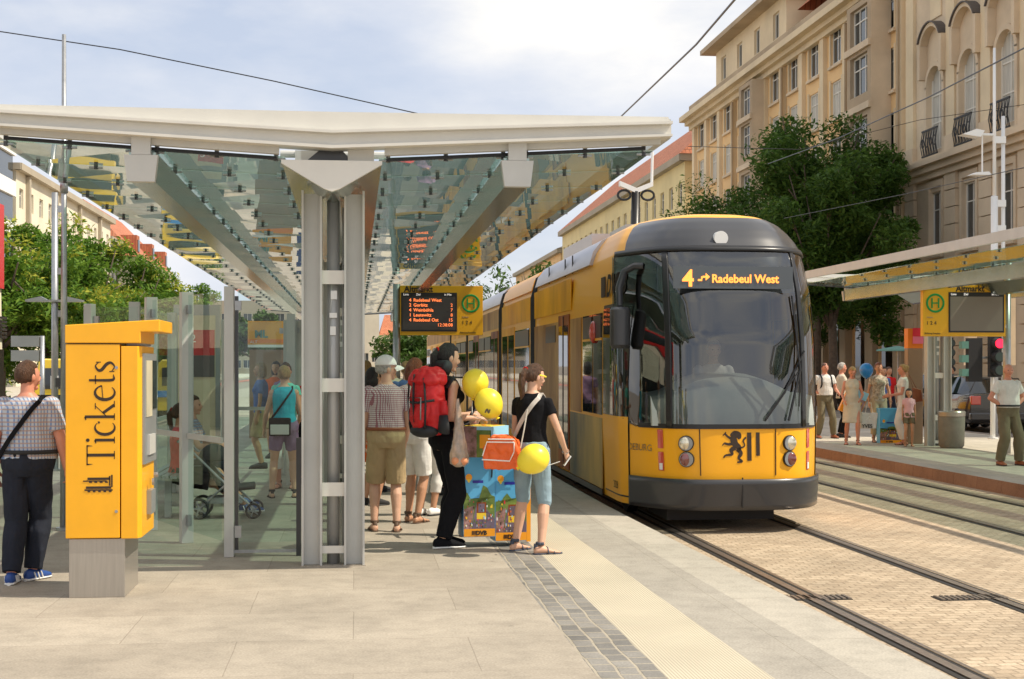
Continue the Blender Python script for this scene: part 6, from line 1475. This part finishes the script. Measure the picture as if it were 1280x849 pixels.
for s_ in (-1, 1):
    q = MB(); q.chain([(s_*.10, -.15, 1.42), (s_*.105, -.08, 1.505), (s_*.11, .03, 1.50), (s_*.115, .12, 1.38), (s_*.13, .12, 1.25), (s_*.15, .02, 1.12), (s_*.15, -.12, 1.08)], [(.008, .03)]*7, 8); q.build('shoulder_strap', M['pack_dark'], rs, smooth=True)
q = MB(); q.chain([(-.10, -.16, 1.55), (-.08, -.12, 1.60), (.08, -.12, 1.60), (.10, -.16, 1.55), ], [(.05, .02), (.05, .04), (.05, .04), (.05, .02)], 10); q.build('hip_pad', M['pack_dark'], rs, smooth=True)
# plastic bag with fruit hanging from her hand
mat('carrier', (.45, .42, .36), .25, 0, .6, coat=.6, var=.5, vscale=9, col2=(.62, .40, .26)); mat('fruit', (.75, .30, .14), .5)
c = W(574, 560, 12.45); o = thing('carrier_bag', 'thin see through carrier bag of fruit hanging beside the black trousers', 'bag', (c.x, c.y, 0))
q = MB(); q.loft([[(a*cos(t)+dx, b_*sin(t), z_) for t in [2*pi*j/16 for j in range(16)]] for z_, a, b_, dx in ((.74, .05, .04, 0), (.77, .085, .06, 0), (.85, .085, .06, 0), (1.0, .055, .045, .0), (1.2, .03, .025, -.01), (1.33, .012, .01, -.01))]); remesh(q, 'sack', M['carrier'], .007, o, fold=.012, fs=14, sz=(1, 1, .3))
q = MB(); q.ball((-.035, -.035, .79), .036); q.ball((.035, -.03, .79), .036); q.build('fruit', M['fruit'], o, smooth=True)
# ---- girl in black T-shirt with an orange bag
p = G(664, 690); gp = p.copy()
def ex(r, info, HM, ln):
    sh, u, el, f, wr, ar = info['R']; q = MB(); q.chain([wr+Vector((.032*cos(a), .01*sin(a), .022*sin(a)+.0)) for a in [2*pi*j/12 for j in range(13)]], [(.010, .004)]*13, 6); q.build('wristwatch', M['watch'], r)
    q = MB(); q.chain([HM @ Vector(v) for v in ((.080, -.01, .02), (.084, .05, .022), (.066, .086, .02), (0, .100, .018), (-.066, .086, .02), (-.084, .03, .022))], [(.007, .004)]*6, 6); q.build('sunglasses', M['balloon_yellow'], r)
    torso_band(r, .030, (.10, 1.44), (-.19, 1.02), 'pale_strap', .020, fem=1, name='bag_strap', lean=3)
person('young woman in black T-shirt and light denim shorts with yellow sunglasses', p.x, p.y, -30, 1.62, fem=1, vox=.0065, skin='skin_fair', top=('black_cloth', .42, .97), bottom=('denim_light', 1.02, .004), shoes=('sandal', 'sandal'), hair=('pony', 'hair_brown'),
       arms={'R': ((.42, .05, -1), (.05, .55, -.75), (-.9, .3, -.3), .8), 'L': ((.15, .15, -1), (-.2, .8, -.4), (.9, 0, 0), .7)}, legs={'L': (-.17, .05, 0, -18), 'R': (.15, -.10, 0, -48)}, hy=-35, hp=12, lean=3, extra=ex)
mat('bag_orange', (.80, .13, .02), .55, var=.1, vscale=4, bump=.3, bscale=8)
c = W(628, 567, 12.35); o = thing('shoulder_bag', 'bright orange sports bag with white piping on the young woman in the black T-shirt', 'bag', (c.x, c.y, c.z), radians(-20))
q = MB(); q.prism([(-.155, -.13), (.14, -.13), (.155, 0), (.13, .12), (.06, .15), (-.08, .15), (-.16, .05)], -.06, .08); remesh(q, 'pouch', M['bag_orange'], .007, o, fold=.014, fs=11, sz=(1, 1, 1))
q = MB(); q.chain([(-.16, -.064, -.02), (-.12, -.066, .10), (.12, -.066, .10)], .006, 6); q.chain([(-.165, -.064, -.05), (.08, -.066, -.06), (.12, -.066, .02), (.12, -.066, .10)], .006, 6); q.chain([(-.11, -.064, .125), (.12, -.064, .125)], .005, 6); q.build('piping', M['cap_white'], o)
q = MB(); q.chain([(.16, 0, .05), (.19, .0, .20), (.215, .03, .38)], [(.004, .022)]*3, 6); q.build('bag_strap', M['pale_strap'], o)
ph = W(709, 576, 12.2); o = thing('phone', 'small pale phone held in the hand of the young woman in black', 'phone', ph, radians(20)); q = MB(); q.box(-.006, .006, -.03, .03, -.05, .05); q.build('case', M['white'], o, bevel=.004); o.rotation_euler = (0, radians(35), 0); q = MB(); q.box(-.0075, -.006, -.026, .026, -.044, .044); q.build('screen', M['dark_glass'], o)
# balloons
def hb(px, py, D): return W(px, py, D)
balloon('yellow balloon at the hip of the young woman in black', hb(667, 574, 12.15), .128, M['balloon_yellow'], hb(700, 577, 12.3), radians(60), 'yellow balloons')
balloon('upper yellow balloon in front of the dark haired woman', hb(594, 479, 12.6), .118, M['balloon_yellow'], hb(590, 518, 12.5), radians(10), 'yellow balloons')
bl_ = balloon('yellow balloon touching the upper one from below right, printed with a small grey mark', hb(611, 504, 12.4), .122, M['balloon_yellow'], hb(592, 520, 12.5), radians(-30), 'yellow balloons')
q = MB(); stroke(q, [(-.06, -.03), (-.045, -.0), (-.03, -.03), (-.02, 0)], [.012, .016, .016, .01], 4)
q.v = [Vector((v.x+.02, -sqrt(max(0, .1235**2-(v.x+.02)**2-(v.y-.05)**2)), v.y-.05)) for v in q.v]; q.build('print', M['olive'], bl_)
# ---- the big printed cartons
mat('carton_blue', (.10, .42, .72), .45, var=.06, vscale=2); mat('carton_green', (.10, .27, .05), .5, var=.6, vscale=7, col2=(.24, .32, .06)); mat('carton_orange', (.90, .36, .01), .45); mat('carton_yellow', (.88, .60, .03), .45); mat('carton_road', (.16, .12, .17), .5, var=.3, vscale=5)
mat('carton_light', (.32, .62, .80), .45); mat('carton_mix', (.35, .22, .08), .5, var=.7, vscale=14, col2=(.55, .30, .30))
def carton_art(r, x0, x1, z0, z1, y, n=1, seed=1):
    """printed picture: sky, hills, street with a small yellow tram, an orange band with letters"""
    rnd = random.Random(seed); H_ = z1-z0; bd = z0+H_*.10
    q = MB(); k = 0
    def fl(a, b_, c, d, m):
        nonlocal k; k += 1; yy = y-.00012*k; q.add([(a, yy, c), (b_, yy, c), (b_, yy, d), (a, yy, d)], [(0, 1, 2, 3)], m)
    def po(pts, m):
        nonlocal k; k += 1; q.add([(u, y-.00012*k, v) for u, v in pts], [tuple(range(len(pts)))], m)
    Wd = x1-x0; fl(x0, x1, bd, bd+H_*.38, M['carton_green'])
    po([(x0, bd+H_*.38)]+[(x0+Wd*i/8, bd+H_*(.38+.08*sin(i*1.3+seed)+(.10 if i > 4 else .02))) for i in range(9)]+[(x1, bd+H_*.38)], M['carton_green'])
    po([(x0+Wd*.25, bd), (x1, bd), (x1, bd+H_*.12), (x0+Wd*.55, bd+H_*.34), (x0+Wd*.42, bd+H_*.34)], M['carton_road'])
    po([(x0, bd), (x0+Wd*.25, bd), (x0+Wd*.35, bd+H_*.3), (x0, bd+H_*.25)], M['carton_mix'])
    fl(x0+Wd*.42, x0+Wd*.72, bd+H_*.12, bd+H_*.20, M['carton_yellow']); fl(x0+Wd*.42, x0+Wd*.72, bd+H_*.20, bd+H_*.34, M['foil_red']); fl(x0+Wd*.47, x0+Wd*.67, bd+H_*.21, bd+H_*.32, M['carton_road'])
    for i in range(70): a = x0+Wd*rnd.uniform(.02, .93); c = bd+H_*rnd.uniform(.01, .40)*rnd.random()**.4; sz_ = rnd.uniform(.015, .04); fl(a, a+Wd*sz_, c, c+H_*sz_*rnd.uniform(.5, 1.2), rnd.choice([M['band_red'], M['carton_yellow'], M['olive'], M['white'], M['band_orange'], M['carton_green'], M['carton_mix'], M['print_brown'], M['carton_light']]))
    po([(x0+Wd*.16+.03*cos(a), bd+H_*.66+.032*sin(a)) for a in [2*pi*j/12 for j in range(12)]], M['carton_orange']); po([(x0+Wd*.16-.018, bd+H_*.635), (x0+Wd*.16+.018, bd+H_*.635), (x0+Wd*.16+.006, bd+H_*.595), (x0+Wd*.16-.006, bd+H_*.595)], M['carton_yellow'])
    fl(x0+Wd*.28, x0+Wd*.62, bd+H_*.585, bd+H_*.62, M['sign_blue'])
    fl(x0, x1, z0, bd, M['carton_orange']); q.build('printed_picture', None, r)
    txt('DVB', H_*.075, face_cam(x0+Wd*.38, y-.012, z0+H_*.022), M['black'], r, bold=.002); q = MB()
    for i in range(3): q.box(x0+Wd*.26+i*.012, x0+Wd*.26+i*.012+.008, y-.0125, y-.011, z0+H_*.025, z0+H_*.075)
    q.build('logo_bars', M['black'], r)
c = W(578, 671, 12.75)
ct = thing('promotional_carton', 'tall blue printed carton with tram picture, standing behind the orange bag', 'carton', (c.x+.29, c.y, 0), radians(6))
q = MB(); q.box(-.285, .0, 0, .26, .095, .80); q.box(.006, .29, .02, .26, .05, .80); q.build('box', M['carton_blue'], ct)
carton_art(ct, -.283, -.002, .10, .79, -.002); carton_art(ct, .008, .288, .055, .78, .017, seed=4)
q = MB(); q.box(.292, .33, .02, .25, .04, .62); q.build('side_flap', M['carton_orange'], ct)
q = MB(); q.tube((-.03, -.004, .62), (-.025, -.004, .74), .006, n=6); q.tube((.19, .01, .60), (.2, .01, .72), .006, n=6); q.build('handle_slot', M['black'], ct)
c = W(606, 573, 12.72)
cu = thing('promotional_carton', 'small printed carton with yellow star cut lid on top of the tall blue one', 'carton', (c.x-.02, c.y+.06, .805), radians(-28))
q = MB(); q.box(-.17, .15, -.12, .26, 0, .27); q.build('box', M['carton_light'], cu)
q = MB(); q.box(-.158, .0, -.1225, -.1205, .0, .27, M['carton_mix']); q.box(.001, .138, -.1225, -.1205, .0, .24, M['carton_green']); q.box(.03, .13, -.1235, -.1226, .08, .2, M['carton_orange']); q.build('printed_picture', None, cu)
q = MB(); q.box(-.145, .125, -.095, .235, .271, .274, M['carton_yellow'])
for a, b_ in ((-.09, -.05), (0, .06), (.07, -.04), (-.06, .17), (.06, .17)): q.tube((a, b_, .274), (a, b_, .277), .024, n=7, m=M['carton_orange'])
q.build('lid', None, cu)
# ---- child behind the cartons
p = G(600, 676)
person('child in dark clothes and sandals hidden behind the cartons and balloons', p.x-.02, p.y+.42, 178, 1.22, vox=.009, child=1, skin='skin_fair', top=('black_cloth', .6, .92), bottom=('black_cloth', 1.2), shoes=('sandal', 'sandal_brown'), hair=('short', 'hair_brown'), arms={'L': ((.2, .2, -1), (0, 1, -.2)), 'R': ((.2, .2, -1), (0, 1, -.2))}, legs={'L': (-.16, .0), 'R': (.14, .0)})
# ---- seated people on the bench
person('woman in a red top sitting on the bench behind the glass, legs stretched out', -1.86, 15.75, -88, 1.62, fem=1, vox=.010, skin='skin_tan', top=('red_cloth', .4, .92), bottom=('black_cloth', .8), shoes=('shoe', 'blue_cloth'), hair=('pony', 'hair_brown'),
       seat=0, z=-.42, arms={'L': ((.2, .6, -1), (0, 1, .1)), 'R': ((.2, .6, -1), (0, 1, .2))}, legs={'L': (-.10, .72, .55), 'R': (.10, .78, .50)})
person('person in dark shirt sitting farther left on the bench inside the shelter', -1.86, 16.9, -95, 1.68, vox=.012, skin='skin_fair', top=('shirt_check_blue', .6, .92), bottom=('denim_dark', 1.9), hair=('short', 'hair_brown'), z=-.42, arms={'L': ((.2, .5, -1), (-.1, 1, 0)), 'R': ((.2, .5, -1), (-.1, 1, 0))}, legs={'L': (-.10, .55, .42), 'R': (.10, .55, .42)})
person('person in a purple dress standing beyond the glass near the kiosk', -1.15, 24, 160, 1.62, fem=1, vox=.014, skin='skin_tan', top=('purple_check', .4, .9), bottom=('purple_check', .45, .03, 1), shoes=('sandal', 'black_matt'), hair=('bob', 'hair_auburn'))
p = W(375, 456, 27); person('person in a red patterned shirt far under the canopy beneath the parking sign', p.x, p.y, 150, 1.68, vox=.015, skin='skin_tan', top=('red_cloth', .7, .92), bottom=('khaki', .9), hair=('short', 'hair_black'))
# ---- far platform
def far(label, px, pyf, face, H, **k):
    p = G(px, pyf); return person(label, p.x, p.y, face, H, vox=k.pop('vox', .013), **k), p
hips = ((.62, -.15, -1), (-.75, .35, -.55), (-1, 0, 0), .6)
def ex(r, info, HM, ln):
    for s_ in (-1, 1): strap(r, [(s_*.12, -.10, 1.42), (s_*.12, 0, 1.49), (s_*.12, .115, 1.40), (s_*.13, .135, 1.25), (s_*.15, .06, 1.10)], w_=.02)
    q = MB(); q.ball((0, -.2, 1.25), (.15, .09, .2)); q.build('backpack', M['black_cloth'], r, smooth=True)
far('balding man with black backpack straps, leftmost on the far platform', 1031, 548, 185, 1.66, skin='skin_red', fat=.3, top=('white_cloth', .55, 1.0), bottom=('olive', 1.98, .02), shoes=('shoe', 'leather'), hair=('rim', 'hair_brown'), arms={'R': hips, 'L': ((.3, .1, -1), (-.1, .8, -.3))}, legs={'L': (-.2, .05), 'R': (.16, 0)}, extra=ex, wide=.5)
far('grey haired man in profile behind the balding man with the backpack', 1052, 547, -95, 1.66, skin='skin_red', top=('cream_cloth', .6, .92), bottom=('black_cloth', 1.95), shoes=('shoe', 'black_matt'), hair=('short', 'hair_grey'), arms={'R': ((.2, .2, -1), (0, 1, -.2)), 'L': ((.2, .2, -1), (0, 1, -.3))})
o, p = far('woman looking down in a pale sleeveless dress, holding the orange carton', 1065, 556, 168, 1.58, fem=1, skin='skin_red', top=('cream_cloth', 0, .9), bottom=('cream_cloth', .5, .02, 1), shoes=('sandal', 'sandal_brown'), hair=('pony', 'hair_blonde'), arms={'R': ((.25, .1, -1), (-.1, .7, -.5)), 'L': ((.3, .1, -1), (-.3, .8, -.4))}, hp=28, legs={'L': (-.12, .1), 'R': (.12, -.05)})
c = W(1064, 502, p.length*.985); cb = thing('carrier_carton', 'tilted orange and blue printed carton held by the woman looking down', 'carton', (c.x, c.y-.15, c.z), radians(-5)); cb.rotation_euler = (0, radians(24), radians(-5))
q = MB(); q.box(-.22, .22, -.05, .07, -.28, .28); q.build('box', M['carton_orange'], cb); q = MB(); q.box(-.21, .21, -.056, -.052, .10, .27, M['carton_light']); q.box(-.21, .21, -.057, -.0525, -.14, .099, M['carton_mix']); q.box(-.15, .15, -.060, -.058, -.06, .04, M['carton_yellow']); q.box(-.12, .12, -.063, -.061, -.01, .03, M['dark_grey']); q.build('printed_picture', None, cb)
c = W(1084, 524, p.length*.98); cb = thing('shopping_bag', 'white shopping bag with dark print between the two women on the far platform', 'bag', (c.x, c.y-.05, c.z))
q = MB(); q.prism([(-.17, -.19), (.16, -.19), (.19, .12), (-.15, .14)], -.04, .04); remesh(q, 'sack', M['white_cloth'], .012, cb, fold=.01, fs=9); txt('YVES', .10, face_cam(-.15, -.062, -.17), M['black'], cb, bold=.002)
q = MB(); q.chain([(-.06, 0, .12), (-.02, 0, .34), (.06, 0, .34), (.10, 0, .12)], [(.004, .018)]*4, 6); q.chain([(-.05, -.055, -.02), (0, -.058, .06), (.04, -.055, .02)], .012, 6); q.build('handle', M['cap_white'], cb)
far('woman in a patterned blouse and beige trousers beside the blue balloon', 1098, 553, 178, 1.66, fem=1, skin='skin_tan', top=('blouse_pattern', .45, .9), bottom=('beige', 1.75, .03), shoes=('sandal', 'sandal_brown'), hair=('short', 'hair_auburn'), arms={'R': ((.25, 0, -1), (.05, .25, -1)), 'L': ((.3, 0, -1), (.1, .1, -1))})
o, p = far('blonde woman in white with a brown shoulder bag, in profile left of the far pillar', 1129, 556, 75, 1.62, fem=1, skin='skin_red', top=('white_cloth', .5, .9), bottom=('white_cloth', 1.9, .03), shoes=('sandal', 'sandal_brown'), hair=('bun', 'hair_blonde'), arms={'R': ((.2, .2, -1), (0, 1, -.25)), 'L': ((.2, .2, -1), (0, 1, -.15))})
c = p+Vector((.22, -.1, 1.0)); ob = thing('handbag', 'brown leather handbag at the back of the blonde woman in white', 'bag', c); q = MB(); q.prism([(-.14, -.15), (.14, -.12), (.10, .12), (-.06, .16)], -.05, .05); remesh(q, 'pouch', M['leather'], .012, ob, fold=.004); q = MB(); q.chain([(-.05, 0, .14), (-.14, 0, .42), (.02, 0, .14)], [(.005, .015)]*3, 6); q.build('strap', M['leather'], ob)
far('small dark haired girl in a pink top and shorts beside the woman in white', 1136, 558, 165, 1.14, child=1, fem=1, skin='skin_tan', top=('pink', .45, .88), bottom=('olive', .5), shoes=('sandal', 'sandal_brown'), hair=('bob', 'hair_black'), vox=.012)
p = G(1114, 554); cc = thing('promotional_carton', 'blue and orange printed carton standing on the far platform between two women', 'carton', (p.x, p.y, 0)); q = MB(); q.box(-.24, .24, 0, .2, 0, .72); q.build('box', M['carton_blue'], cc); carton_art(cc, -.238, .238, .003, .6, -.002, seed=3)
balloon('blue balloon floating over the women on the far platform', W(1083, 463, 29.5), .14, M['balloon_blue'], W(1078, 505, 29.5), 0)
far('bald old man in white shirt with hands on hips, alone on the far platform', 1260, 582, 190, 1.63, vox=.009, fat=.5, skin='skin_red', top=('white_cloth', .62, 1.0), bottom=('olive', 1.98, .03), shoes=('shoe', 'leather'), hair=('bald', 'hair_grey'), arms={'R': hips, 'L': ((.62, -.15, -1), (-.7, .3, -.5), (-1, 0, 0), .6)}, legs={'L': (-.20, .05), 'R': (.15, 0)}, hy=-15, group='people waiting at the stop', wide=.5)
for px, D, m_, hr, lb in ((1104, 37, 'blue_cloth', 'hair_black', 'person in blue far behind the woman in the patterned blouse'), (1111, 38, 'red_cloth', 'hair_brown', 'person in red far behind the woman in the patterned blouse'), (1191, 47, 'white_cloth', 'hair_black', 'dark haired pedestrian whose head shows over the roof of the estate car')):
    p = W(px, 456, D); person(lb, p.x, p.y, 200 if px < 1150 else 90, 1.68, vox=.02, skin='skin_tan', top=(m_, .6, .92), bottom=('denim_dark', 1.95), hair=('short', hr), z=-.12 if D < 45 else -.12)

# ---- the driver in the cab
dv = person('tram driver in a pale shirt sitting behind the windscreen of the yellow tram', TX+.06, TY+1.45, 180, 1.75, vox=.011, skin='skin_fair', top=('white_cloth', .7, .92), bottom=('denim_dark', 1.9), hair=('short', 'hair_grey'), z=.15, group=None,
       arms={'L': ((.2, .6, -1), (-.1, 1, .1)), 'R': ((.2, .6, -1), (-.1, 1, .1))}, legs={'L': (-.12, .4, .42), 'R': (.12, .4, .42)})

crowd = [(458, 21, 'black_cloth', 'hair_blonde', 1, -20, 'blonde person in black at the edge of the white pillar, back of the crowd'), (491, 23, 'cream_cloth', 'hair_black', 0, 30, 'dark haired person in cream far behind the white cap'),
         (519, 24.5, 'red_cloth', 'hair_brown', 1, 160, 'brown haired person in red deep in the crowd under the departure display'), (536, 22, 'turquoise', 'hair_grey', 0, -60, 'grey haired person in turquoise between the auburn hair and the rucksack'),
         (543, 27, 'purple_check', 'hair_black', 1, 20, 'dark haired person in purple farthest along the tram side'), (345, 25, 'orange_cloth', 'hair_black', 1, 170, 'person in orange near the kiosk under the canopy'),
         (392, 31, 'white_cloth', 'hair_brown', 0, 0, 'person in white far behind the ladder shaped pillar'), (326, 22.5, 'blue_cloth', 'hair_blonde', 1, 90, 'person in blue standing deep inside the shelter beyond the glass'), (432, 26, 'red_cloth', 'hair_black', 0, 180, 'person in red behind the right half of the pillar')]
for px, D, m_, hr, fm_, fc, lb in crowd:
    p = W(px, 456, D); person(lb, p.x, p.y, fc, 1.62+.05*(D % 2), fem=fm_, vox=.015, skin='skin_tan', top=(m_, .55, .92), bottom=(('denim_dark', 1.95), ('khaki', .9), ('white_cloth', 1.6))[int(D) % 3], shoes=('shoe', 'black_matt'), hair=('bob' if fm_ else 'short', hr))
